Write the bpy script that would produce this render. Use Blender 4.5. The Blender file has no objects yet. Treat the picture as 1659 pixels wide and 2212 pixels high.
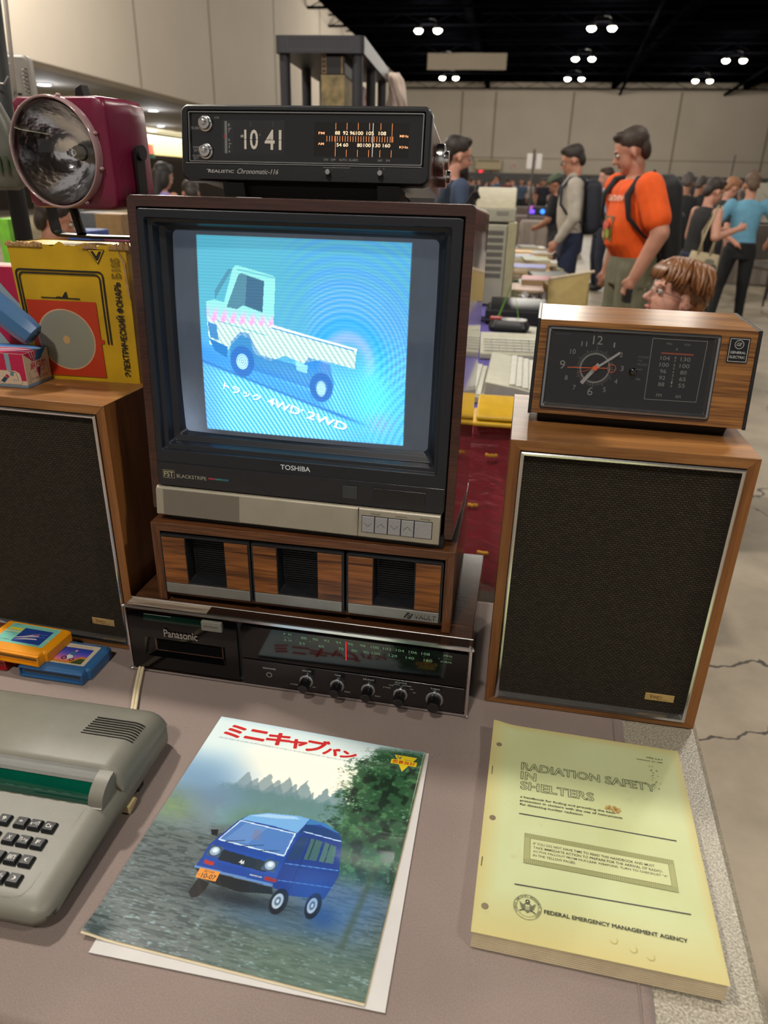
import bpy, bmesh, math, random
import numpy as np
from mathutils import Vector, Matrix
from mathutils.geometry import tessellate_polygon
sc = bpy.context.scene
COL = sc.collection
R = math.radians

# ------------------------------------------------------------------ camera
# metres; the cloth of the near table lies at z = 0, the hall floor at z = FLOOR
FLOOR = -0.66
CAMZ, FPX, PITCH, ROLL = 0.649, 1549.0, R(24.6), R(1.37)
_r0 = Vector((1, 0, 0)); _u0 = Vector((0, math.sin(PITCH), math.cos(PITCH))); _fw = Vector((0, math.cos(PITCH), -math.sin(PITCH)))
_cr = _r0*math.cos(ROLL) + _u0*math.sin(ROLL); _cu = -_r0*math.sin(ROLL) + _u0*math.cos(ROLL)
cd = bpy.data.cameras.new('camera'); cam = bpy.data.objects.new('camera', cd); COL.objects.link(cam)
cam.matrix_world = Matrix(((_cr.x, _cu.x, -_fw.x, 0), (_cr.y, _cu.y, -_fw.y, 0), (_cr.z, _cu.z, -_fw.z, CAMZ), (0, 0, 0, 1)))
cd.sensor_fit = 'HORIZONTAL'; cd.sensor_width = 36; cd.lens = FPX/1659*36
cd.clip_start = 0.02; cd.clip_end = 200
cd.dof.use_dof = True; cd.dof.focus_distance = 0.93; cd.dof.aperture_fstop = 8.0
sc.camera = cam
# ------------------------------------------------------------------ world, exposure
wd = bpy.data.worlds.new('world'); sc.world = wd; wd.use_nodes = True
wd.node_tree.nodes['Background'].inputs[0].default_value = (0.60, 0.55, 0.50, 1)
wd.node_tree.nodes['Background'].inputs[1].default_value = 0.62
sc.view_settings.view_transform = 'Standard'; sc.view_settings.look = 'None'
sc.view_settings.exposure = 0.0; sc.view_settings.gamma = 1.0
sc.view_settings.use_curve_mapping = False
sc.cycles.max_bounces = 8; sc.cycles.diffuse_bounces = 3; sc.cycles.glossy_bounces = 4; sc.cycles.transmission_bounces = 6
sc.cycles.sample_clamp_indirect = 4.0; sc.cycles.caustics_reflective = False; sc.cycles.caustics_refractive = False
LAMP_W = 620.0           # watts of one twin high-bay fixture
TV_EMIT = 1.25          # brightness of the lit picture tube
# the fixtures outside the frame, over the near tables: (x, y, share)
NEAR_FIXTURES = [(-2.6, 2.6, 1.5), (3.6, 5.0, .55), (-1.2, -2.6, 1.0), (-3.9, 11.5, 2.0), (4.5, -1.5, .7), (2.0, 13.0, .5), (9.5, 11.0, .5), (3.5, 21., .5), (12., 20., .5)]

# ------------------------------------------------------------------ helpers
def lin(c):
    if isinstance(c, str):
        c = tuple(int(c[i:i+2], 16)/255 for i in (0, 2, 4))
    return tuple((x/12.92 if x <= .04045 else ((x+.055)/1.055)**2.4) for x in c[:3])
_M = {}
def nodes(name):
    m = bpy.data.materials.new(name); m.use_nodes = True
    nt = m.node_tree; b = nt.nodes['Principled BSDF']; return m, nt, b
def setp(b, **k):
    for a, v in k.items():
        n = {'base': 'Base Color', 'rough': 'Roughness', 'metal': 'Metallic', 'spec': 'Specular IOR Level', 'coat': 'Coat Weight', 'coatr': 'Coat Roughness',
             'trans': 'Transmission Weight', 'ior': 'IOR', 'alpha': 'Alpha', 'sheen': 'Sheen Weight', 'es': 'Emission Strength', 'ec': 'Emission Color', 'sss': 'Subsurface Weight'}[a]
        if a in ('base', 'ec'): v = (*lin(v), 1)
        b.inputs[n].default_value = v
def plain(name, c, rough=.5, metal=0., var=.06, scale=30., bump=0., bscale=200., **k):
    """a procedural surface: colour with slight mottling and fine relief"""
    key = ('p', name)
    if key in _M: return _M[key]
    m, nt, b = nodes(name); setp(b, base=c, rough=rough, metal=metal, **k)
    N, L = nt.nodes, nt.links
    tc = N.new('ShaderNodeTexCoord')
    if var:
        no = N.new('ShaderNodeTexNoise'); no.inputs['Scale'].default_value = scale; no.inputs['Detail'].default_value = 3
        rp = N.new('ShaderNodeValToRGB'); l = lin(c)
        rp.color_ramp.elements[0].position = .3; rp.color_ramp.elements[1].position = .7
        rp.color_ramp.elements[0].color = (*[x*(1-var*1.6) for x in l], 1); rp.color_ramp.elements[1].color = (*[min(1, x*(1+var)) for x in l], 1)
        L.new(tc.outputs['Object'], no.inputs['Vector']); L.new(no.outputs['Fac'], rp.inputs[0]); L.new(rp.outputs[0], b.inputs['Base Color'])
    if bump:
        n2 = N.new('ShaderNodeTexNoise'); n2.inputs['Scale'].default_value = bscale; n2.inputs['Detail'].default_value = 2
        bp = N.new('ShaderNodeBump'); bp.inputs['Strength'].default_value = bump; bp.inputs['Distance'].default_value = .001
        L.new(tc.outputs['Object'], n2.inputs['Vector']); L.new(n2.outputs['Fac'], bp.inputs['Height']); L.new(bp.outputs[0], b.inputs['Normal'])
    _M[key] = m; return m
def wood(name, dark, light, grain='x', scale=1., rough=.4, fine=1., coat=0., streak=.5, coatr=.1):
    key = ('w', name)
    if key in _M: return _M[key]
    m, nt, b = nodes(name); setp(b, rough=rough, coat=coat, coatr=coatr)
    N, L = nt.nodes, nt.links
    tc = N.new('ShaderNodeTexCoord'); mp = N.new('ShaderNodeMapping')
    s = [14*scale]*3; s['xyz'.index(grain)] = 1.1*scale; mp.inputs['Scale'].default_value = s
    L.new(tc.outputs['Object'], mp.inputs[0])
    n1 = N.new('ShaderNodeTexNoise'); n1.inputs['Scale'].default_value = 2.2; n1.inputs['Detail'].default_value = 4; n1.inputs['Distortion'].default_value = .6
    L.new(mp.outputs[0], n1.inputs['Vector'])
    mp2 = N.new('ShaderNodeMapping'); s2 = [260*fine]*3; s2['xyz'.index(grain)] = 9*fine; mp2.inputs['Scale'].default_value = s2
    L.new(tc.outputs['Object'], mp2.inputs[0])
    n2 = N.new('ShaderNodeTexNoise'); n2.inputs['Scale'].default_value = 1.6; n2.inputs['Detail'].default_value = 3
    L.new(mp2.outputs[0], n2.inputs['Vector'])
    mx = N.new('ShaderNodeMix'); mx.data_type = 'FLOAT'; mx.inputs[0].default_value = streak
    L.new(n1.outputs['Fac'], mx.inputs[2]); L.new(n2.outputs['Fac'], mx.inputs[3])
    rp = N.new('ShaderNodeValToRGB'); e = rp.color_ramp.elements
    e[0].position = .36; e[1].position = .62; e[0].color = (*lin(dark), 1); e[1].color = (*lin(light), 1)
    L.new(mx.outputs[0], rp.inputs[0]); L.new(rp.outputs[0], b.inputs['Base Color'])
    bp = N.new('ShaderNodeBump'); bp.inputs['Strength'].default_value = .12; bp.inputs['Distance'].default_value = .0004
    L.new(n2.outputs['Fac'], bp.inputs['Height']); L.new(bp.outputs[0], b.inputs['Normal'])
    _M[key] = m; return m
def glow(name, c, s):
    key = ('g', name)
    if key in _M: return _M[key]
    m, nt, b = nodes(name); setp(b, base='000000', rough=.6, ec=c, es=s); _M[key] = m; return m
def glass(name, c='FFFFFF', rough=.02, ior=1.45, tint=1.):
    key = ('gl', name)
    if key in _M: return _M[key]
    m, nt, b = nodes(name); setp(b, base=c, rough=rough, trans=1., ior=ior); _M[key] = m; return m
def pane_mat(name, c=(1, 1, 1), gloss=.08, rough=.03):
    """a thin clear pane: mostly transparent, a little mirror by angle"""
    key = ('pm', name)
    if key in _M: return _M[key]
    m = bpy.data.materials.new(name); m.use_nodes = True; nt = m.node_tree; N, L = nt.nodes, nt.links; N.clear()
    o = N.new('ShaderNodeOutputMaterial'); t = N.new('ShaderNodeBsdfTransparent'); g = N.new('ShaderNodeBsdfGlossy'); x = N.new('ShaderNodeMixShader')
    f = N.new('ShaderNodeFresnel'); f.inputs[0].default_value = 1.45; mt = N.new('ShaderNodeMath'); mt.operation = 'MULTIPLY'; mt.inputs[1].default_value = gloss/.04
    t.inputs[0].default_value = (*c, 1); g.inputs['Roughness'].default_value = rough
    L.new(f.outputs[0], mt.inputs[0]); L.new(mt.outputs[0], x.inputs[0]); L.new(t.outputs[0], x.inputs[1]); L.new(g.outputs[0], x.inputs[2]); L.new(x.outputs[0], o.inputs[0])
    _M[key] = m; return m
def ink(rough=.5, emit=0., coat=0.):
    """flat print: takes its colour from the printed shapes' own colour attribute"""
    key = ('i', rough, emit, coat)
    if key in _M: return _M[key]
    m, nt, b = nodes('print_ink'); a = nt.nodes.new('ShaderNodeVertexColor'); a.layer_name = 'Col'
    setp(b, rough=rough, coat=coat)
    nt.links.new(a.outputs[0], b.inputs['Base Color'])
    if emit:
        nt.links.new(a.outputs[0], b.inputs['Emission Color']); b.inputs['Emission Strength'].default_value = emit
    _M[key] = m; return m

def link(name, me, parent=None, mat=None, smooth=False, bevel=0, seg=2, sub=0, kind=None):
    o = bpy.data.objects.new(name, me); COL.objects.link(o)
    if parent: o.parent = parent
    if mat is not None:
        for mm in (mat if isinstance(mat, (list, tuple)) else [mat]): me.materials.append(mm)
    if smooth:
        me.polygons.foreach_set('use_smooth', [True]*len(me.polygons))
    if bevel:
        bv = o.modifiers.new('bevel', 'BEVEL'); bv.width = bevel; bv.segments = seg; bv.limit_method = 'ANGLE'; bv.angle_limit = R(40)
        me.polygons.foreach_set('use_smooth', [True]*len(me.polygons))
        wn = o.modifiers.new('wn', 'WEIGHTED_NORMAL'); wn.keep_sharp = False
    if sub:
        s = o.modifiers.new('sub', 'SUBSURF'); s.levels = sub; s.render_levels = sub
    if kind: o['kind'] = kind
    return o
def tag(o, label=None, cat=None, group=None, kind=None):
    if label: o['label'] = label
    if cat: o['category'] = cat
    if group: o['group'] = group
    if kind: o['kind'] = kind
    return o
def thing(name, label, cat, loc=(0, 0, 0), yaw=0, lean=0, group=None):
    o = bpy.data.objects.new(name, None); COL.objects.link(o); o.empty_display_size = .02
    o.matrix_world = Matrix.Translation(loc) @ Matrix.Rotation(R(yaw), 4, 'Z') @ Matrix.Rotation(-R(lean), 4, 'X')
    return tag(o, label, cat, group)

class MB:
    def __init__(s): s.v = []; s.f = []; s.c = None
    def add(s, vs, fs):
        n = len(s.v); s.v += [tuple(x) for x in vs]; s.f += [tuple(i+n for i in f) for f in fs]; return s
    def box(s, x0, y0, z0, x1, y1, z1):
        v = [(x0, y0, z0), (x1, y0, z0), (x1, y1, z0), (x0, y1, z0), (x0, y0, z1), (x1, y0, z1), (x1, y1, z1), (x0, y1, z1)]
        return s.add(v, [(0, 3, 2, 1), (4, 5, 6, 7), (0, 1, 5, 4), (1, 2, 6, 5), (2, 3, 7, 6), (3, 0, 4, 7)])
    def hexa(s, v): return s.add(v, [(0, 3, 2, 1), (4, 5, 6, 7), (0, 1, 5, 4), (1, 2, 6, 5), (2, 3, 7, 6), (3, 0, 4, 7)])
    def prism(s, poly, ax, a, b):
        """extrude a 2-D outline along ax ('x': outline (y,z); 'y': (x,z); 'z': (x,y))"""
        n = len(poly); P = {'x': lambda p, t: (t, p[0], p[1]), 'y': lambda p, t: (p[0], t, p[1]), 'z': lambda p, t: (p[0], p[1], t)}[ax]
        v = [P(p, a) for p in poly]+[P(p, b) for p in poly]
        f = [tuple(range(n)), tuple(range(2*n-1, n-1, -1))]+[(i, (i+1) % n, (i+1) % n+n, i+n) for i in range(n)]
        return s.add(v, f)
    def loft(s, loops, cap0=False, cap1=False):
        n = len(loops[0]); v = [p for l in loops for p in l]; f = []
        for k in range(len(loops)-1):
            for i in range(n): f.append((k*n+i, k*n+(i+1) % n, (k+1)*n+(i+1) % n, (k+1)*n+i))
        if cap0: f.append(tuple(range(n-1, -1, -1)))
        if cap1: f.append(tuple(range((len(loops)-1)*n, len(loops)*n)))
        return s.add(v, f)
    def lathe(s, prof, o=(0, 0, 0), d=(0, 0, 1), n=24, cap0=True, cap1=True):
        """prof: (radius, along)"""
        d = Vector(d).normalized(); a = d.orthogonal().normalized(); b = d.cross(a); o = Vector(o)
        L = [[tuple(o+d*h+(a*math.cos(t)+b*math.sin(t))*r) for t in [2*math.pi*i/n for i in range(n)]] for r, h in prof]
        return s.loft(L, cap0, cap1)
    def cyl(s, p, q, r, r2=None, n=16):
        p, q = Vector(p), Vector(q); r2 = r if r2 is None else r2
        return s.lathe([(r, 0), (r2, (q-p).length)], p, q-p, n)
    def tube(s, pts, r, n=8, cap=True, flat=1.):
        pts = [Vector(p) for p in pts]; L = []; ref = None
        for i, p in enumerate(pts):
            d = (pts[min(i+1, len(pts)-1)]-pts[max(i-1, 0)]).normalized()
            if ref is None: ref = d.orthogonal().normalized()
            a = (ref-d*ref.dot(d)).normalized(); ref = a; b = d.cross(a)
            rr = r[i] if isinstance(r, (list, tuple)) else r
            L.append([tuple(p+(a*math.cos(t)+b*math.sin(t)*flat)*rr) for t in [2*math.pi*k/n for k in range(n)]])
        return s.loft(L, cap, cap)
    def sphere(s, c, rx, ry=None, rz=None, n=16, m=10):
        ry = ry or rx; rz = rz or rx; L = []
        for j in range(1, m):
            t = math.pi*j/m; L.append([(c[0]+rx*math.sin(t)*math.cos(a), c[1]+ry*math.sin(t)*math.sin(a), c[2]-rz*math.cos(t)) for a in [2*math.pi*i/n for i in range(n)]])
        return s.loft(L, True, True)
    def grid(s, nu, nv, fn):
        v = [fn(i/nu, j/nv) for j in range(nv+1) for i in range(nu+1)]
        return s.add(v, [(j*(nu+1)+i, j*(nu+1)+i+1, (j+1)*(nu+1)+i+1, (j+1)*(nu+1)+i) for j in range(nv) for i in range(nu)])
    def obj(s, name, mat=None, parent=None, smooth=False, bevel=0, seg=2, sub=0, kind=None, recalc=True):
        me = bpy.data.meshes.new(name); me.from_pydata(s.v, [], s.f)
        if recalc:
            bm = bmesh.new(); bm.from_mesh(me); bmesh.ops.recalc_face_normals(bm, faces=bm.faces); bm.to_mesh(me); bm.free()
        return link(name, me, parent, mat, smooth, bevel, seg, sub, kind)
def rr(x0, z0, x1, z1, r, y=0, n=5, ax='y'):
    """rounded rectangle loop; ax 'y': in the x-z plane at depth y, 'z': in the x-y plane at height y"""
    o = []
    for cx, cz, a0 in ((x1-r, z1-r, 0), (x0+r, z1-r, 90), (x0+r, z0+r, 180), (x1-r, z0+r, 270)):
        for i in range(n):
            a = R(a0+90*i/(n-1)); p = (cx+r*math.cos(a), cz+r*math.sin(a)); o.append((p[0], y, p[1]) if ax == 'y' else (p[0], p[1], y))
    return o
_TX = {}
def text_mesh(s, off=0., shear=0., outline=0.):
    off = min(off, .013); key = (s, off, shear, outline)
    if key in _TX: return _TX[key]
    cu = bpy.data.curves.new('t', 'FONT'); cu.body = s; cu.resolution_u = 3; cu.offset = off; cu.shear = shear; cu.size = 1
    ob = bpy.data.objects.new('t', cu); me = ob.to_mesh()
    v = np.array([x.co[:2] for x in me.vertices]) if len(me.vertices) else np.zeros((0, 2)); f = [tuple(p.vertices) for p in me.polygons]
    ob.to_mesh_clear(); bpy.data.objects.remove(ob); bpy.data.curves.remove(cu)
    _TX[key] = (v, f); return _TX[key]
class Print:
    """flat print laid on a surface: coloured polygons and lettering, joined in one mesh; place(u, v, layer height) -> point"""
    def __init__(s, place, step=.00006): s.place = place; s.step = step; s.v = []; s.f = []; s.c = []
    def raw(s, pts, fs, col, lay):
        n = len(s.v); h = (lay+1)*s.step; s.v += [tuple(s.place(p[0], p[1], h)) for p in pts]; l = (*lin(col), 1)
        for f in fs: s.f.append(tuple(i+n for i in f)); s.c.append(l)
        return s
    def poly(s, pts, col, lay=0):
        t = tessellate_polygon([[Vector((p[0], p[1], 0)) for p in pts]]); return s.raw(pts, t, col, lay)
    def rect(s, x0, y0, x1, y1, col, lay=0, r=0):
        if r:
            return s.poly([(p[0], p[2]) for p in rr(x0, y0, x1, y1, r)], col, lay)
        return s.poly([(x0, y0), (x1, y0), (x1, y1), (x0, y1)], col, lay)
    def disc(s, cx, cy, rx, ry=None, col='000000', lay=0, n=28):
        ry = ry or rx; return s.poly([(cx+rx*math.cos(6.2832*i/n), cy+ry*math.sin(6.2832*i/n)) for i in range(n)], col, lay)
    def ring(s, cx, cy, r0, r1, col, lay=0, n=40, a0=0, a1=360):
        P = [];
        for i in range(n+1):
            a = R(a0+(a1-a0)*i/n); P += [(cx+r0*math.cos(a), cy+r0*math.sin(a)), (cx+r1*math.cos(a), cy+r1*math.sin(a))]
        return s.raw(P, [(2*i, 2*i+1, 2*i+3, 2*i+2) for i in range(n)], col, lay)
    def line(s, pts, w, col, lay=0):
        for a, b in zip(pts[:-1], pts[1:]):
            a, b = Vector((a[0], a[1])), Vector((b[0], b[1])); d = (b-a); n = Vector((-d.y, d.x)).normalized()*w/2; e = d.normalized()*w*.3
            s.poly([a-e+n, a-e-n, b+e-n, b+e+n], col, lay)
        return s
    def text(s, t, x0, y0, x1, y1, col, lay=1, off=0., shear=0., rot=0, keep=False, skew=0.):
        """fits the words in the box x0..x1, y0..y1 (rot in degrees turns the box's contents)"""
        v, f = text_mesh(t, off, shear)
        if not len(v): return s
        v = v.copy(); a = v.min(0); b = v.max(0); v = (v-a)/np.maximum(b-a, 1e-6)
        if rot == 90: v = np.stack([1-v[:, 1], v[:, 0]], 1)
        if rot == -90: v = np.stack([v[:, 1], 1-v[:, 0]], 1)
        v = np.stack([x0+v[:, 0]*(x1-x0), y0+v[:, 1]*(y1-y0)], 1)
        v[:, 1] += skew*(v[:, 0]-x0)
        return s.raw(v.tolist(), f, col, lay)
    def bold(s, t, x0, y0, x1, y1, col, lay, w, shear=0., skew=0.):
        for k in range(8): s.text(t, x0+w*math.cos(k*.785), y0+w*math.sin(k*.785), x1+w*math.cos(k*.785), y1+w*math.sin(k*.785), col, lay+k*.1, 0, shear, 0, False, skew)
        return s.text(t, x0, y0, x1, y1, col, lay+.9, 0, shear, 0, False, skew)
    def outline(s, t, x0, y0, x1, y1, w, col, lay=1, off=0., rot=0):
        v, f = text_mesh(t, off); v = v.copy(); a = v.min(0); b = v.max(0); v = (v-a)/np.maximum(b-a, 1e-6)
        if rot == 90: v = np.stack([1-v[:, 1], v[:, 0]], 1)
        v = np.stack([x0+v[:, 0]*(x1-x0), y0+v[:, 1]*(y1-y0)], 1); q = np.round(v/(w*.05)).astype(int); cnt = {}
        for fc in f:
            for i in range(len(fc)):
                A, B = fc[i], fc[(i+1) % len(fc)]; ka, kb = tuple(q[A]), tuple(q[B]); k = (min(ka, kb), max(ka, kb)); cnt.setdefault(k, [0, A, B])[0] += 1
        for c, A, B in cnt.values():
            if c == 1 and np.hypot(*(v[A]-v[B])) > 1e-7: s.line([v[A], v[B]], w, col, lay)
        return s
    def obj(s, name, parent, rough=.5, emit=0., coat=0., label=None):
        me = bpy.data.meshes.new(name); me.from_pydata(s.v, [], s.f)
        at = me.color_attributes.new('Col', 'FLOAT_COLOR', 'CORNER')
        arr = np.array([c for f, c in zip(s.f, s.c) for _ in f], dtype=np.float32).ravel(); at.data.foreach_set('color', arr)
        o = link(name, me, parent, ink(rough, emit, coat))
        if label: o['label'] = label
        return o
FACE = lambda y0: (lambda u, v, h: (u, y0-h, v))          # a front facing -y
TOP = lambda z0: (lambda u, v, h: (u, v, z0+h))            # a top facing up
def pix_mesh(name, parent, place, W, H, nu, nv, img, rough=.5, emit=0., coat=0., mat=None):
    """a printed or lit picture as a fine grid of vertex colours; img(U,V) -> rgb arrays (sRGB 0..1), U,V in metres"""
    u = np.linspace(0, 1, nu+1); v = np.linspace(0, 1, nv+1); U, V = np.meshgrid(u*W, v*H)
    P = np.array(place(U.ravel(), V.ravel())).T.astype(np.float32)
    me = bpy.data.meshes.new(name); me.vertices.add(len(P)); me.vertices.foreach_set('co', P.ravel())
    i = np.arange(nu); j = np.arange(nv); I, J = np.meshgrid(i, j); a = (J*(nu+1)+I).ravel()
    F = np.stack([a, a+1, a+nu+2, a+nu+1], 1).astype(np.int32)
    me.loops.add(F.size); me.loops.foreach_set('vertex_index', F.ravel()); me.polygons.add(len(F))
    me.polygons.foreach_set('loop_start', np.arange(len(F), dtype=np.int32)*4); me.update(calc_edges=True)
    rgb = np.clip(img(U, V), 0, 1).reshape(-1, 3); rgb = np.where(rgb <= .04045, rgb/12.92, ((rgb+.055)/1.055)**2.4)
    at = me.color_attributes.new('Col', 'FLOAT_COLOR', 'POINT'); at.data.foreach_set('color', np.hstack([rgb, np.ones((len(rgb), 1))]).astype(np.float32).ravel())
    me.polygons.foreach_set('use_smooth', [True]*len(F))
    return link(name, me, parent, mat or ink(rough, emit, coat))
_rng = np.random.RandomState(7)
def vnoise(U, V, sx, sy, seed=0, octv=3):
    """value noise with cell sizes sx, sy (metres)"""
    o = np.zeros_like(U); amp = 1.; tot = 0
    for k in range(octv):
        g = np.random.RandomState(seed*13+k).rand(260, 260)
        x = U/sx*2**k; y = V/sy*2**k; xi = np.floor(x).astype(int); yi = np.floor(y).astype(int); fx = x-xi; fy = y-yi
        fx = fx*fx*(3-2*fx); fy = fy*fy*(3-2*fy); G = lambda a, b: g[b % 260, a % 260]
        o += amp*((G(xi, yi)*(1-fx)+G(xi+1, yi)*fx)*(1-fy)+(G(xi, yi+1)*(1-fx)+G(xi+1, yi+1)*fx)*fy); tot += amp; amp *= .55
    return o/tot
def sstep(a, b, x):
    t = np.clip((x-a)/(b-a), 0, 1); return t*t*(3-2*t)
def inpoly(U, V, P):
    r = np.zeros(U.shape, bool); n = len(P)
    for i in range(n):
        x1, y1 = P[i]; x2, y2 = P[(i+1) % n]
        if y1 == y2: continue
        c = ((y1 > V) != (y2 > V)) & (U < (x2-x1)*(V-y1)/(y2-y1)+x1); r ^= c
    return r
def lerp(a, b, t): return a*(1-t[..., None])+np.array(b)*t[..., None]
# ------------------------------------------------------------------ materials
W_SPK = wood('walnut_veneer', '69421F', 'A4713F', 'x', 1., .38, streak=.35)
W_SPKV = wood('walnut_veneer_upright', '5C3516', '8C5A2E', 'z', 1., .38, streak=.35)
W_TV = wood('dark_laminate', '2A1410', '4A2820', 'x', 1., .22, coat=.4)
W_TVS = wood('dark_laminate_side', '351914', '532B20', 'z', 1., .12, coat=.8, coatr=.04)
W_VAU = wood('vault_walnut', '3E2414', '75482A', 'x', 2., .35, streak=.6)
W_VAUV = wood('vault_walnut_upright', '3E2414', '75482A', 'z', 2., .2, streak=.6)
W_DRW = wood('drawer_front_walnut', '3A1C0C', '9A5E2C', 'x', 2.6, .3, streak=.35)
W_REC = wood('receiver_walnut', '2E1A10', '5C3A24', 'x', 1.5, .16, coat=.6, coatr=.05)
W_CLK = wood('clock_walnut', '54300F', '9E6C36', 'x', 2.6, .3, streak=.7, fine=.8)
W_BAND = wood('pale_grain', '6F5F50', 'B9AC9C', 'x', 3, .3, streak=.8)
CHROME = plain('chrome', 'DCDCDE', .2, 1., var=.02)
ALU = plain('brushed_aluminium', 'B9B9BC', .3, 1., var=.05, scale=60)
BLKP = plain('black_plastic', '17181C', .38, var=.1, bump=.15, bscale=900)
BLKG = plain('gloss_black', '050506', .07, var=.0, spec=.5)
BLKM = plain('matt_black', '101013', .6, var=.1)
NAVY = plain('bezel_black', '1C1F27', .36, var=.06, bump=.08, bscale=900)
SILV = plain('champagne_plastic', 'A39C8C', .42, .35, var=.04, bump=.05, bscale=1500)
SILB = plain('silver_button', 'A8A8AC', .4, .5, var=.1, scale=900)

def xz_weave(name, dark, light, w, h, plane='xz', rough=.9, bump=.6):
    m, nt, b = nodes(name); N, L = nt.nodes, nt.links; setp(b, rough=rough, spec=.25)
    tc = N.new('ShaderNodeTexCoord'); sp = N.new('ShaderNodeSeparateXYZ'); cb = N.new('ShaderNodeCombineXYZ')
    L.new(tc.outputs['Object'], sp.inputs[0]); L.new(sp.outputs[0], cb.inputs[0]); L.new(sp.outputs[2 if plane == 'xz' else 1], cb.inputs[1])
    br = N.new('ShaderNodeTexBrick'); br.inputs['Scale'].default_value = 1; br.inputs['Brick Width'].default_value = w; br.inputs['Row Height'].default_value = h
    br.inputs['Mortar Size'].default_value = h*.22; br.inputs['Mortar Smooth'].default_value = .6
    br.inputs['Color1'].default_value = (*lin(light), 1); br.inputs['Color2'].default_value = (*[x*.62 for x in lin(light)], 1); br.inputs['Mortar'].default_value = (*lin(dark), 1)
    L.new(cb.outputs[0], br.inputs[0]); L.new(br.outputs[0], b.inputs['Base Color'])
    bp = N.new('ShaderNodeBump'); bp.inputs['Strength'].default_value = bump; bp.inputs['Distance'].default_value = .0006; bp.invert = True
    L.new(br.outputs['Fac'], bp.inputs['Height']); L.new(bp.outputs[0], b.inputs['Normal'])
    return m
GRILLE = xz_weave('woven_grille', '0C0A08', '40382C', .0056, .0028)
def dots_mat(name, base, hole, pitch):
    m, nt, b = nodes(name); N, L = nt.nodes, nt.links; setp(b, rough=.45, metal=.3)
    tc = N.new('ShaderNodeTexCoord'); sp = N.new('ShaderNodeSeparateXYZ'); L.new(tc.outputs['Object'], sp.inputs[0])
    def mth(op, a, v=None, bb=None):
        n = N.new('ShaderNodeMath'); n.operation = op
        if a is not None: L.new(a, n.inputs[0])
        if v is not None: n.inputs[1].default_value = v
        if bb is not None: L.new(bb, n.inputs[1])
        return n.outputs[0]
    k = 2*math.pi/pitch
    s1 = mth('SINE', mth('MULTIPLY', sp.outputs[0], k)); s2 = mth('SINE', mth('MULTIPLY', sp.outputs[2], k))
    p = mth('MULTIPLY', s1, bb=s2); g = mth('GREATER_THAN', p, .25)
    mx = N.new('ShaderNodeMix'); mx.data_type = 'RGBA'; mx.inputs[6].default_value = (*lin(base), 1); mx.inputs[7].default_value = (*lin(hole), 1)
    L.new(g, mx.inputs[0]); L.new(mx.outputs[2], b.inputs['Base Color']); return m
# ------------------------------------------------------------------ the hall
def concrete():
    m, nt, b = nodes('polished_concrete'); N, L = nt.nodes, nt.links; setp(b, rough=.45, spec=.3)
    tc = N.new('ShaderNodeTexCoord')
    n1 = N.new('ShaderNodeTexNoise'); n1.inputs['Scale'].default_value = 2.2; n1.inputs['Detail'].default_value = 7; n1.inputs['Roughness'].default_value = .62
    r1 = N.new('ShaderNodeValToRGB'); e = r1.color_ramp.elements; e[0].position = .3; e[1].position = .72; e[0].color = (*lin('786D5E'), 1); e[1].color = (*lin('A69A88'), 1)
    vo = N.new('ShaderNodeTexVoronoi'); vo.feature = 'DISTANCE_TO_EDGE'; vo.inputs['Scale'].default_value = .55
    n2 = N.new('ShaderNodeTexNoise'); n2.inputs['Scale'].default_value = 3; n2.inputs['Detail'].default_value = 5
    ad = N.new('ShaderNodeVectorMath'); ad.operation = 'MULTIPLY_ADD'; ad.inputs[1].default_value = (.35, .35, .35)
    L.new(tc.outputs['Object'], n1.inputs[0]); L.new(tc.outputs['Object'], n2.inputs[0]); L.new(n2.outputs['Color'], ad.inputs[0]); L.new(tc.outputs['Object'], ad.inputs[2]); L.new(ad.outputs[0], vo.inputs['Vector'])
    lt = N.new('ShaderNodeMath'); lt.operation = 'LESS_THAN'; lt.inputs[1].default_value = .0022; L.new(vo.outputs['Distance'], lt.inputs[0])
    mx = N.new('ShaderNodeMix'); mx.data_type = 'RGBA'; mx.inputs[7].default_value = (*lin('3A342D'), 1)
    L.new(n1.outputs['Fac'], r1.inputs[0]); L.new(r1.outputs[0], mx.inputs[6]); L.new(lt.outputs[0], mx.inputs[0]); L.new(mx.outputs[2], b.inputs['Base Color'])
    rr_ = N.new('ShaderNodeMapRange'); rr_.inputs[3].default_value = .38; rr_.inputs[4].default_value = .6; L.new(n1.outputs['Fac'], rr_.inputs[0]); L.new(rr_.outputs[0], b.inputs['Roughness'])
    return m
WALLM = plain('tan_wall_paint', 'A99F91', .85, var=.03, scale=.6)
GREYW = plain('grey_wainscot', '4E4C4C', .85, var=.05, scale=.6)
SOFM = plain('soffit_paint', '7E7A74', .85, var=.03, scale=.8)
BLKC = plain('black_ceiling', '020203', 1., var=.2, scale=1., spec=.0)
STEEL = plain('dark_steel', '060608', 1., .0, var=.1, spec=.0)
MB().box(-40, -14, FLOOR-.2, 45, 60, FLOOR).obj('floor', concrete(), kind='structure')
HY = 8.7                                   # the hall runs this many degrees off the camera's heading
hd = Vector((math.sin(R(HY)), math.cos(R(HY)), 0)); hx = Vector((math.cos(R(HY)), -math.sin(R(HY)), 0))
CEIL = 6.3
def hall(a, b, z=0): return tuple(Vector((-7.9, 0, 0))+hd*b+hx*a+Vector((0, 0, z)))     # a: out from the left wall, b: along it
HROT = lambda o: setattr(o, 'rotation_euler', (0, 0, -R(HY))) or setattr(o, 'location', (-7.9, 0, 0)) or o
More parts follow.
